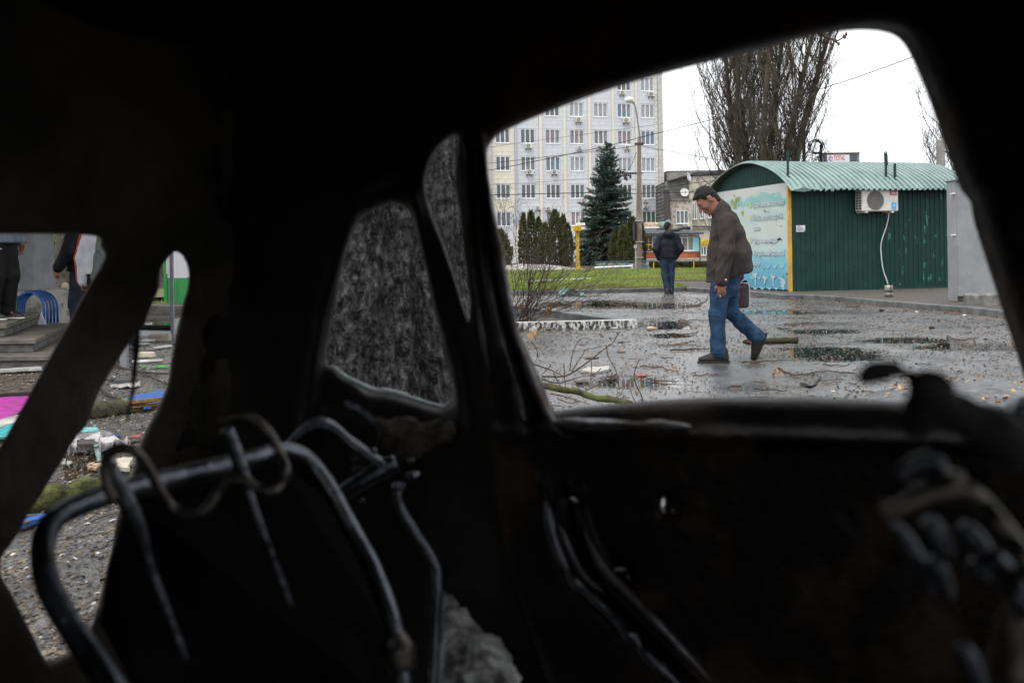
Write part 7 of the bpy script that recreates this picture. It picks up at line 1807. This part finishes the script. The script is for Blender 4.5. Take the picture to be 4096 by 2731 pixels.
def shell(name, m, u0, u1, v0, v1, T, holes, ridges=(), keep=None, h=.0042, off=0.0, seed=0, amp=.004):
    us, vs = np.arange(u0 * SC, u1 * SC, h), np.arange(v0 * SC, v1 * SC, h); ws = np.arange(-T - .045, .02, h)
    U2, V2 = np.meshgrid(us / SC, vs / SC, indexing='ij'); hole = np.full(U2.shape, 1e3)
    for q in holes: hole = np.minimum(hole, poly_sd(U2, V2, q) * SC)
    if keep is not None: hole = np.minimum(hole, -poly_sd(U2, V2, keep) * SC)
    edge = np.minimum(np.minimum(U2 - u0, u1 - U2), np.minimum(V2 - v0, v1 - V2)) * SC - .012; hole = np.minimum(hole, edge)
    th = np.full(U2.shape, T)
    for pts, hh, wd in ridges: th = th + hh * np.exp(-(line_d(U2, V2, pts) / wd) ** 2)
    th = th + amp * (fbm(U2 * .006, V2 * .006, 0 * U2, 4, seed) - .5) * 2.2 + .002 * (fbm(U2 * .03, V2 * .03, 0 * U2, 3, seed + 5) - .5)
    vol = Vol((us[0], vs[0], ws[0]), (us[-1], vs[-1], ws[-1]), h); vol.ax = [us, vs, ws]
    a = np.maximum(ws[None, None, :], -ws[None, None, :] - th[:, :, None]); b = -hole[:, :, None]
    r = .014; q0, q1 = a + r, b + r                       # rounded intersection of slab and outline
    vol.d = (np.minimum(np.maximum(q0, q1), 0) + np.sqrt(np.maximum(q0, 0) ** 2 + np.maximum(q1, 0) ** 2) - r).astype(np.float32)
    Vx, Qx = vol.nets(); u, v, w_ = Vx[:, 0] / SC, Vx[:, 1] / SC, Vx[:, 2] - off
    D = Dsh(u, v); A_, B_ = u - CX, CY - v
    X, Y, Z = (A_ * CR + B_ * SR) / F * D, D, HCAM + (-A_ * SR + B_ * CR) / F * D
    ph = np.interp(u, [300, 1900], [math.atan(.42), 0]); X = X + np.sin(ph) * -w_ * 1.0; Y = Y + np.cos(ph) * w_
    return link(name, mesh_from(np.stack([X, Y, Z], 1), Qx, True), m, car)


W_ = smooth_poly([(1951, 600), (1977, 562), (2020, 531), (2177, 461), (2438, 366), (2665, 300), (2821, 261), (3048, 205), (3222, 160), (3361, 138), (3457, 134), (3545, 148), (3600, 190), (3650, 288), (3683, 365), (3727, 487), (3755, 570), (3788, 664), (3821, 758), (3862, 812), (3872, 874), (3888, 929),
                  (3930, 1060), (3960, 1150), (3989, 1243), (4032, 1370), (4074, 1501), (4110, 1610), (4096, 1622), (3947, 1612), (3590, 1597), (3440, 1588), (3100, 1582), (2802, 1583), (2535, 1600), (2300, 1625), (2212, 1632), (2186, 1567), (2125, 1428), (2072, 1306), (2038, 1132), (2003, 958), (1968, 784), (1954, 680)], 3)
S_ = smooth_poly([(1702, 721), (1726, 641), (1774, 578), (1825, 545), (1842, 560), (1832, 610), (1822, 729), (1838, 833), (1854, 968), (1866, 1056), (1882, 1167), (1886, 1239), (1878, 1279), (1862, 1247), (1830, 1136), (1790, 1016), (1750, 912), (1718, 825), (1704, 761)], 3)
Q_ = smooth_poly([(1391, 992), (1431, 896), (1471, 857), (1535, 825), (1591, 813), (1634, 841), (1658, 880), (1686, 992), (1726, 1167), (1758, 1311), (1790, 1447), (1814, 1518), (1822, 1566), (1806, 1606), (1774, 1630), (1726, 1622), (1646, 1598), (1543, 1566), (1479, 1566), (1415, 1518), (1375, 1502), (1343, 1470), (1304, 1438), (1320, 1327), (1343, 1207), (1367, 1088)], 3)
A_h = smooth_poly([(-900, 936), (-300, 938), (345, 940), (398, 978), (421, 1015), (412, 1045), (378, 1107), (325, 1198), (268, 1300), (216, 1394), (164, 1489), (112, 1584), (58, 1682), (0, 1785), (-200, 2150), (-900, 2500)], 3)
B_h = smooth_poly([(694, 1008), (703, 1005), (731, 1021), (751, 1063), (757, 1099), (751, 1150), (740, 1187), (728, 1228), (721, 1265), (708, 1311), (698, 1361), (689, 1416), (680, 1476), (671, 1531), (653, 1577), (630, 1623), (602, 1678), (571, 1739), (554, 1788), (530, 1880), (495, 1980), (466, 2070), (447, 2186), (429, 2252), (396, 2396), (363, 2490), (330, 2560), (261, 2600), (186, 2628),
                   (140, 2536), (93, 2447), (47, 2354), (9, 2289), (9, 2214), (47, 2158), (89, 2096), (125, 2020), (170, 1962), (196, 1913), (241, 1846), (272, 1793), (312, 1726), (344, 1695), (400, 1554), (428, 1508), (473, 1435), (501, 1393), (529, 1357), (551, 1324), (579, 1297), (593, 1256), (616, 1200), (636, 1155), (641, 1099), (648, 1063), (675, 1031)], 2)
l6 = lambda x, y: (1900 + x / 1.2742, 1500 + y / 1.2742)
rect = lambda x0, y0, x1, y1: np.array([l6(x0, y0), l6(x1, y0), l6(x1, y1), l6(x0, y1)])
leaks = [smooth_poly([l6(*q) for q in ((470, 585), (495, 575), (525, 585), (522, 605), (495, 610))], 2), rect(928, 586, 956, 660), rect(968, 640, 1012, 664), rect(690, 930, 762, 952), smooth_poly([l6(765 + 18 * math.cos(t), 978 + 16 * math.sin(t)) for t in np.linspace(0, 5.5, 8)], 2)]
l7 = lambda x, y: (3200 + x / 1.135, 1350 + y / 1.135)
leaks += [smooth_poly([(l7(515, 525)[0] + 13 * math.cos(t), l7(515, 525)[1] + 13 * math.sin(t)) for t in np.linspace(0, 5.5, 8)], 2), smooth_poly([(l7(345, 685)[0] + 14 * math.cos(t), l7(345, 685)[1] + 12 * math.sin(t)) for t in np.linspace(0, 5.5, 8)], 2)]
R1 = [l6(*q) for q in ((330, 480), (360, 600), (385, 750), (430, 900), (500, 1030), (620, 1140), (760, 1280), (860, 1400), (960, 1500), (1080, 1620))]
R2 = [l6(*q) for q in ((400, 600), (430, 760), (500, 920), (560, 1020), (660, 1110))]
R3 = [l6(*q) for q in ((500, 520), (520, 660), (560, 800), (640, 960), (760, 1090), (900, 1230), (1060, 1400), (1200, 1560))]
sill = [l6(*q) for q in ((150, 250), (400, 245), (800, 260), (1200, 265), (2200, 290), (2800, 300))]
pil = [(1930, 560), (1960, 800), (2000, 1050), (2050, 1300), (2110, 1470), (2190, 1660), (2260, 1730)]; pil2 = [(1900, 640), (1925, 900), (1960, 1150), (2010, 1380), (2070, 1560), (2100, 1720)]
shell('door', m_rustsoot, 1800, 4500, -650, 3350, .052, [W_] + leaks, [(R1, .016, 16), (R2, .010, 10), (R3, .018, 22), (sill, .016, 34), (pil, .014, 16), (pil2, .016, 14)], seed=3, keep=smooth_poly([(1885, -640), (4490, -640), (4490, 3340), (2420, 3340), (2270, 2900), (2050, 2300), (1980, 1900), (1925, 1500), (1900, 1300), (1896, 1239), (1892, 1167), (1876, 1056), (1864, 968), (1848, 833), (1832, 729), (1842, 610), (1856, 560)], 4))
shell('quarter_panel', m_soot, 540, 2520, -650, 3350, .04, [S_, Q_], [([(1660, 800), (1700, 1000), (1760, 1250), (1830, 1480), (1850, 1700)], .012, 22), ([(1300, 1640), (1500, 1700), (1800, 1760)], .012, 40), ([(1220, 1700), (1300, 1200), (1450, 760), (1600, 700)], .010, 26)], off=.0, seed=8,
      keep=smooth_poly([(800, -640), (2400, -640), (2380, 200), (1960, 480), (1890, 560), (1890, 640), (1900, 850), (1930, 1100), (1950, 1290), (1995, 1600), (2045, 1950), (2130, 2300), (2350, 2900), (2500, 3340), (560, 3340), (560, 2300), (600, 2000), (700, 1700), (800, 1300), (830, 900)], 2))
shell('rear_frame', m_pillar, -420, 1000, -650, 3350, .04, [A_h, B_h], [], seed=12, amp=.0012)
# melted glass and rubber round the quarter window
l5 = lambda x, y: (1200 + x / 1.2544, 450 + y / 1.2544)
w3 = spline([P(*l5(x, y), 1.37) for x, y in ((150, 1272), (180, 1285), (225, 1325), (280, 1352), (330, 1378), (385, 1398), (430, 1397), (520, 1420), (600, 1445), (690, 1472), (725, 1474), (758, 1450), (772, 1410), (768, 1360))], 5)
rr = [.0016 + .0028 * max(0, math.sin(math.pi * k / len(w3)) * (1 if k < len(w3) * .55 else .4)) for k in range(len(w3))]; MB().tube(w3, rr, 8).build('melted_window_edge', m_seal, car, smooth=True)
# ---- roof, floor, near side and front: the rest of the shell, with its glassless openings
xs, ys = np.linspace(-1.35, 1.75, 40), np.linspace(-1.0, 1.45, 34); X, Y = np.meshgrid(xs, ys, indexing='ij'); Z = 1.435 - .05 * ((Y - .2) / 1.0) ** 2 - .03 * ((X - .2) / 1.5) ** 2 + .015 * (fbm(X * 4, Y * 4, 0 * X, 3, 5) - .5); i = np.arange(40 * 34).reshape(40, 34)
Qf = np.stack([i[:-1, :-1], i[1:, :-1], i[1:, 1:], i[:-1, 1:]], -1).reshape(-1, 4); Vt = np.stack([X, Y, Z], -1).reshape(-1, 3); cm = Vt[Qf].mean(1); Qf = Qf[cm[:, 1] < np.interp(cm[:, 0], [-.6, -.2, .0, .16, .32, .45, 1.75], [1.4, 1.35, 1.2, 1.04, .96, .89, .89])]; link('roof', mesh_from(np.concatenate([Vt, Vt + [0, 0, .03]]), np.concatenate([Qf[:, ::-1], Qf + 40 * 34]), True), m_soot, car)
MB().box(-1.2, 1.5, -.95, 1.02, .30, .36).build('floor', m_soot, car)
MB().box(-1.25, 1.6, -.98, -.93, .3, .86).box(-1.25, -.55, -.98, -.93, .86, 1.40).box(.35, .55, -.98, -.93, .86, 1.40).box(1.3, 1.6, -.98, -.93, .86, 1.4).box(-1.25, 1.6, -.98, -.93, 1.30, 1.42).build('near_side', m_soot, car)
MB().box(1.52, 1.58, -.95, 1.0, .3, .95).box(1.52, 1.58, -.95, -.85, .95, 1.4).build('bulkhead', m_soot, car)
MB().add([(-.74, 1.32, .2), (-1.2, -.95, .2), (-1.2, -.95, 1.42), (-.74, 1.32, 1.42), (-.78, 1.32, .2), (-1.24, -.95, .2), (-1.24, -.95, 1.42), (-.78, 1.32, 1.42)], [(0, 1, 2, 3), (5, 4, 7, 6), (0, 4, 5, 1), (3, 2, 6, 7)]).build('rear_side', m_soot, car)


# brighter metal strips laid on the door ridges as their sky highlights
def lip(pts, r, m, dY=.072):
    w3 = spline([P(u, v, float(Dsh(u, v)) - dY) for u, v in pts], 5); n = len(w3); MB().tube(w3, [.0004 + r * (.55 + .6 * float(vnoise(np.array(k * .45), 0., 0., 3))) * min(1, math.sin(math.pi * (k + .3) / n) * 2.2) for k in range(n)], 8).build('ridge_highlight', m, car, smooth=True)


lip(R1[1:], .0095, m_tube, .060); lip(R2[1:], .0045, m_lip, .066); lip(R3[2:], .0055, m_lip, .066); lip(pil[1:], .0065, m_lip, .058); lip(pil2[1:], .006, m_lip, .060); lip([(1846, 545), (1858, 640), (1862, 760), (1880, 900), (1900, 1100), (1925, 1290), (1960, 1500)], .005, m_lip, .052); lip([l6(*q) for q in ((380, 250), (520, 252), (700, 258), (900, 262), (1100, 264))], .0085, m_lip, .062)
# ---- seat skeletons
fv = lambda x, y: (x * 1.7415, y * 1.7415)


def pipe(name, pts, m, par, sub=6, n=10, f=fv):
    w3 = spline([P(*f(q[0], q[1]), q[2]) for q in pts], sub); rads = lerp_list([q[3] for q in pts], len(w3)); return MB().tube(w3, rads, n).build(name, m, par, smooth=True)


seat = MB()
pipe('seat_frame_tube', [(270, 1600, .70, .0095), (235, 1545, .71, .0095), (170, 1450, .73, .0095), (112, 1345, .75, .0095), (98, 1262, .78, .0095), (118, 1200, .80, .0095), (170, 1165, .83, .0095), (270, 1130, .88, .0095), (400, 1095, .94, .0095), (500, 1072, .98, .0095), (600, 1045, 1.02, .0095), (655, 1035, 1.05, .0095), (708, 1058, 1.07, .0095), (755, 1118, 1.07, .0095), (800, 1200, 1.06, .0095), (850, 1290, 1.04, .0095), (890, 1390, 1.01, .0095), (910, 1470, .99, .0095), (925, 1590, .96, .0095)], m_tube, car)
pipe('seat_frame_tube', [(300, 1128, .90, .006), (400, 1088, .95, .006), (500, 1062, .99, .006)], m_tube, car)
pipe('headrest_wire', [(262, 1150, .80, .0042), (243, 1105, .80, .0042), (243, 1058, .80, .0042), (268, 1030, .80, .0042), (305, 1034, .80, .0042), (335, 1065, .81, .0042), (362, 1115, .82, .0042), (392, 1162, .83, .0042), (430, 1181, .83, .0042), (468, 1172, .83, .0042), (498, 1135, .84, .0042), (525, 1104, .84, .0042), (556, 1100, .84, .0042), (590, 1120, .84, .0042), (622, 1128, .84, .0042), (648, 1108, .85, .0042), (656, 1080, .85, .0042), (645, 1045, .86, .0042), (618, 995, .86, .0042), (580, 962, .86, .0042), (535, 955, .86, .0042), (505, 972, .86, .0042)], m_tube_brown, car)
pipe('headrest_rod', [(248, 1070, .82, .0075), (290, 1150, .83, .0075), (318, 1215, .84, .0072), (345, 1310, .85, .0048), (385, 1410, .86, .0045), (424, 1514, .87, .0042)], m_tube, car, n=8)
pipe('headrest_rod', [(520, 985, .88, .0065), (545, 1050, .885, .0065), (566, 1115, .89, .0062), (580, 1160, .89, .0042), (622, 1275, .90, .004), (668, 1395, .91, .0036)], m_tube, car, n=8)
pipe('side_tube', [(912, 1130, 1.18, .006), (920, 1165, 1.18, .006), (955, 1225, 1.18, .006), (995, 1290, 1.17, .006), (1005, 1345, 1.16, .006), (1000, 1450, 1.15, .006), (994, 1600, 1.13, .006)], m_tube, car)
pipe('tube_clamp', [(900, 1465, .985, .015), (918, 1500, .98, .017), (925, 1540, .975, .013)], m_tube_brown, car)
# seat back sheets: bent dark plates between the tubes
def plate(name, pts, m, th=.004, f=fv):
    q = [P(*f(x, y), Y) for x, y, Y in pts]; n = len(q); return MB().add(q + [p + Vector((0, th, 0)) for p in q], [tuple(range(n)), tuple(range(2 * n - 1, n - 1, -1))] + [(k, k + n, (k + 1) % n + n, (k + 1) % n) for k in range(n)]).build(name, m, car)


plate('seat_back_plate', [(300, 1150, 1.0), (640, 1060, 1.1), (770, 1170, 1.12), (880, 1440, 1.06), (900, 1620, 1.02), (330, 1620, .96), (230, 1430, .97), (250, 1290, .98)], mat('deep_soot', (.002, .002, .002), (.005, .0045, .004), 8, .8, .4, 40, spec=.08))
# bent hinge strap behind the seat
l4 = lambda x, y: (800 + x / 1.3867, 1600 + y / 1.3867)
sv = Vol((-1, -1, -1), (-.9, -.9, -.9), .05)
def strap(name, pts, wd, m, Y=1.22, f=l4):
    w3 = spline([P(*f(x, y), Y) for x, y in pts], 6); v, fc = [], []
    for p in w3: v += [p, p + Vector((.01, -wd, .004)), p + Vector((.01, -wd, -.004)), p + Vector((0, 0, -.006))]
    n = len(w3); fc = [(k * 4 + j, k * 4 + (j + 1) % 4, (k + 1) * 4 + (j + 1) % 4, (k + 1) * 4 + j) for k in range(n - 1) for j in range(4)]; return MB().add(v, fc).build(name, m, car, smooth=False)


strap('hinge_strap', [(470, 235), (540, 160), (610, 105), (680, 92), (750, 120), (830, 190), (900, 240), (960, 285), (1020, 320)], .055, m_tube)
strap('hinge_strap', [(800, 0), (880, 40), (945, 105)], .03, m_tube)
random.seed(17)
for k, (x, y, r) in enumerate(((880, 390, 26), (990, 400, 22), (960, 280, 20), (1170, 335, 16), (1040, 370, 30), (900, 560, 16), (860, 320, 22), (1100, 480, 28), (1180, 420, 30), (530, 470, 12), (1120, 1340, 16), (1090, 1440, 40))):
    p = P(*l4(x, y), 1.20 if y < 1000 else .98); R_ = r / 1.3867 / F * p.y; v = Vol(np.array(p) - R_ * 2, np.array(p) + R_ * 2, R_ / 4).ell(p, (R_ * 1.3, R_ * .9, R_ * .8), .004); v.disp(lambda a, b, c: R_ * .9 * (fbm(a / R_ * 1.6, b / R_ * 1.6, c / R_ * 1.6, 3, k) - .5)); link('melted_lump', v.mesh(), m_tube if k % 3 else m_tube_brown, car)
pipe('hinge_arm', [(780, 520, 1.19, .010), (900, 450, 1.19, .012), (1000, 390, 1.19, .013), (1090, 345, 1.19, .010)], m_tube, car, f=l4)


def crust(name, pts, m, Y0, dz, f=l4, seed=0, thick=.03):
    """a lumpy sheet of ash draped over the bodywork, outline from the photograph, with real relief"""
    poly = np.array([f(x, y) for x, y in pts]); lo, hi = poly.min(0), poly.max(0); n = 46
    U, Vv = np.meshgrid(np.linspace(lo[0], hi[0], n), np.linspace(lo[1], hi[1], n), indexing='ij'); sd = poly_sd(U, Vv, poly) + 60 * (fbm(U * .016, Vv * .016, 0 * U, 4, seed + 3) - .5); rel = fbm(U * .02, Vv * .02, 0 * U, 4, seed)
    D = Dsh(U, Vv) - .052 - thick * np.clip(-sd / 60, 0, 1) ** .5 * (.5 + rel) - dz * (Vv - lo[1]) / (hi[1] - lo[1]); a, b = U - CX, CY - Vv
    V3 = np.stack([(a * CR + b * SR) / F * D, D, HCAM + (-a * SR + b * CR) / F * D], -1).reshape(-1, 3); i = np.arange(n * n).reshape(n, n); Qf = np.stack([i[:-1, :-1], i[1:, :-1], i[1:, 1:], i[:-1, 1:]], -1).reshape(-1, 4)
    Qf = Qf[(sd.reshape(-1)[Qf] < 4).all(1)]; return link(name, mesh_from(V3, Qf, True), m, car)


crust('ash_crust', [(960, 110), (1100, 90), (1400, 130), (1420, 170), (1330, 260), (1190, 330), (1080, 330), (1000, 230)], m_ash_brown, 1.3, .03, seed=4, thick=.007)
crust('ash_pile', [(1330, 1040), (1400, 1090), (1500, 1200), (1664, 1330), (1760, 1480), (1800, 1640), (1290, 1640), (1300, 1400), (1320, 1200)], m_ash, 1.2, .16, seed=9, thick=.06)
# dangling strip in the rear opening
pipe('dangling_strip', [(318, 755, 1.0, .002), (314, 800, 1.0, .0032), (309, 850, 1.0, .0026), (304, 900, 1.0, .0022), (292, 965, 1.0, .0012)], m_soot, car, n=6)
# ---- charred front seat mechanism in the right corner
sm = lambda pts, m=None, nm='seat_mechanism_rod', n=10: pipe(nm, [(x, y, Y * .84, r * .80) for x, y, Y, r in pts], m or m_tube_dark, car, n=n, f=l7)
sm([(370, 805, .50, .004), (460, 770, .50, .0046), (560, 722, .50, .0050), (690, 690, .50, .0062), (760, 702, .50, .0062), (830, 760, .50, .0058), (900, 840, .49, .0056), (960, 920, .49, .0056), (1010, 985, .48, .0056), (1040, 1080, .48, .0056)], m_tube_brown)
sm([(450, 640, .52, .003), (490, 590, .52, .004), (560, 560, .52, .005), (620, 575, .52, .005), (660, 640, .52, .004)]); sm([(690, 700, .5, .006), (700, 650, .5, .0065), (696, 610, .5, .005)], m_tube_brown); sm([(530, 720, .51, .005), (535, 690, .51, .006), (530, 670, .51, .004)])
sm([(430, 850, .51, .003), (480, 920, .51, .0046), (515, 990, .51, .0052), (560, 1070, .51, .004), (590, 1160, .51, .003)]); sm([(580, 830, .5, .005), (615, 890, .5, .0066), (645, 960, .5, .0062), (670, 1000, .5, .004)]); sm([(600, 1000, .5, .004), (630, 1060, .5, .0052), (650, 1130, .5, .005), (675, 1185, .5, .003)])
sm([(740, 850, .5, .004), (785, 910, .5, .0060), (825, 970, .5, .006), (850, 1010, .5, .003)]); sm([(790, 1010, .5, .004), (815, 1060, .5, .005), (835, 1110, .5, .003)]); sm([(730, 1400, .46, .004), (765, 1460, .46, .005), (800, 1540, .46, .004), (830, 1620, .46, .003)]); sm([(860, 1000, .49, .006), (930, 1060, .49, .006), (990, 1160, .48, .006), (1030, 1260, .48, .006)])
lo = np.array(P(*l7(230, 1000), .52)); 
hv = Vol((P(3380, 1500, .40).x, .36, P(3600, 1900, .52).z), (P(4300, 1500, .58).x, .56, P(3600, 1430, .44).z + .02), .004)
for x, y, r, Y in ((300, 205, 16, .50), (296, 165, 20, .50), (330, 145, 17, .50), (375, 148, 17, .50), (420, 150, 16, .50), (462, 160, 15, .50), (560, 225, 50, .49), (630, 235, 52, .49), (600, 330, 70, .50), (700, 340, 70, .50), (790, 385, 60, .50), (880, 420, 80, .50), (530, 430, 46, .50), (540, 330, 60, .5), (960, 500, 90, .5)):
    Y *= .88; p = P(*l7(x, y), Y); R_ = 1.22 * r / 1.135 / F * Y; hv.ell(p, (R_, R_ * .8, R_), .006)
hv.disp(lambda a, b, c: .006 * (fbm(a * 60, b * 60, c * 60, 3, 2) - .5)); link('charred_headrest', hv.mesh(), mat('grey_char', (.016, .016, .017), (.034, .032, .032), 20, .7, .4, 60), car)
pipe('seat_side_tube', [(940, 1200, .46, .001), (955, 1290, .46, .007), (985, 1400, .46, .013), (995, 1500, .46, .015), (1000, 1620, .46, .015)], m_tube_brown, car, f=l7)
pipe('lit_pillar_base', [(1100, 330, .95, .012), (1010, 340, .96, .016), (960, 330, .97, .010)], m_tube, car, f=l7)  # metal tube put in for the grey lit patch at the pillar base
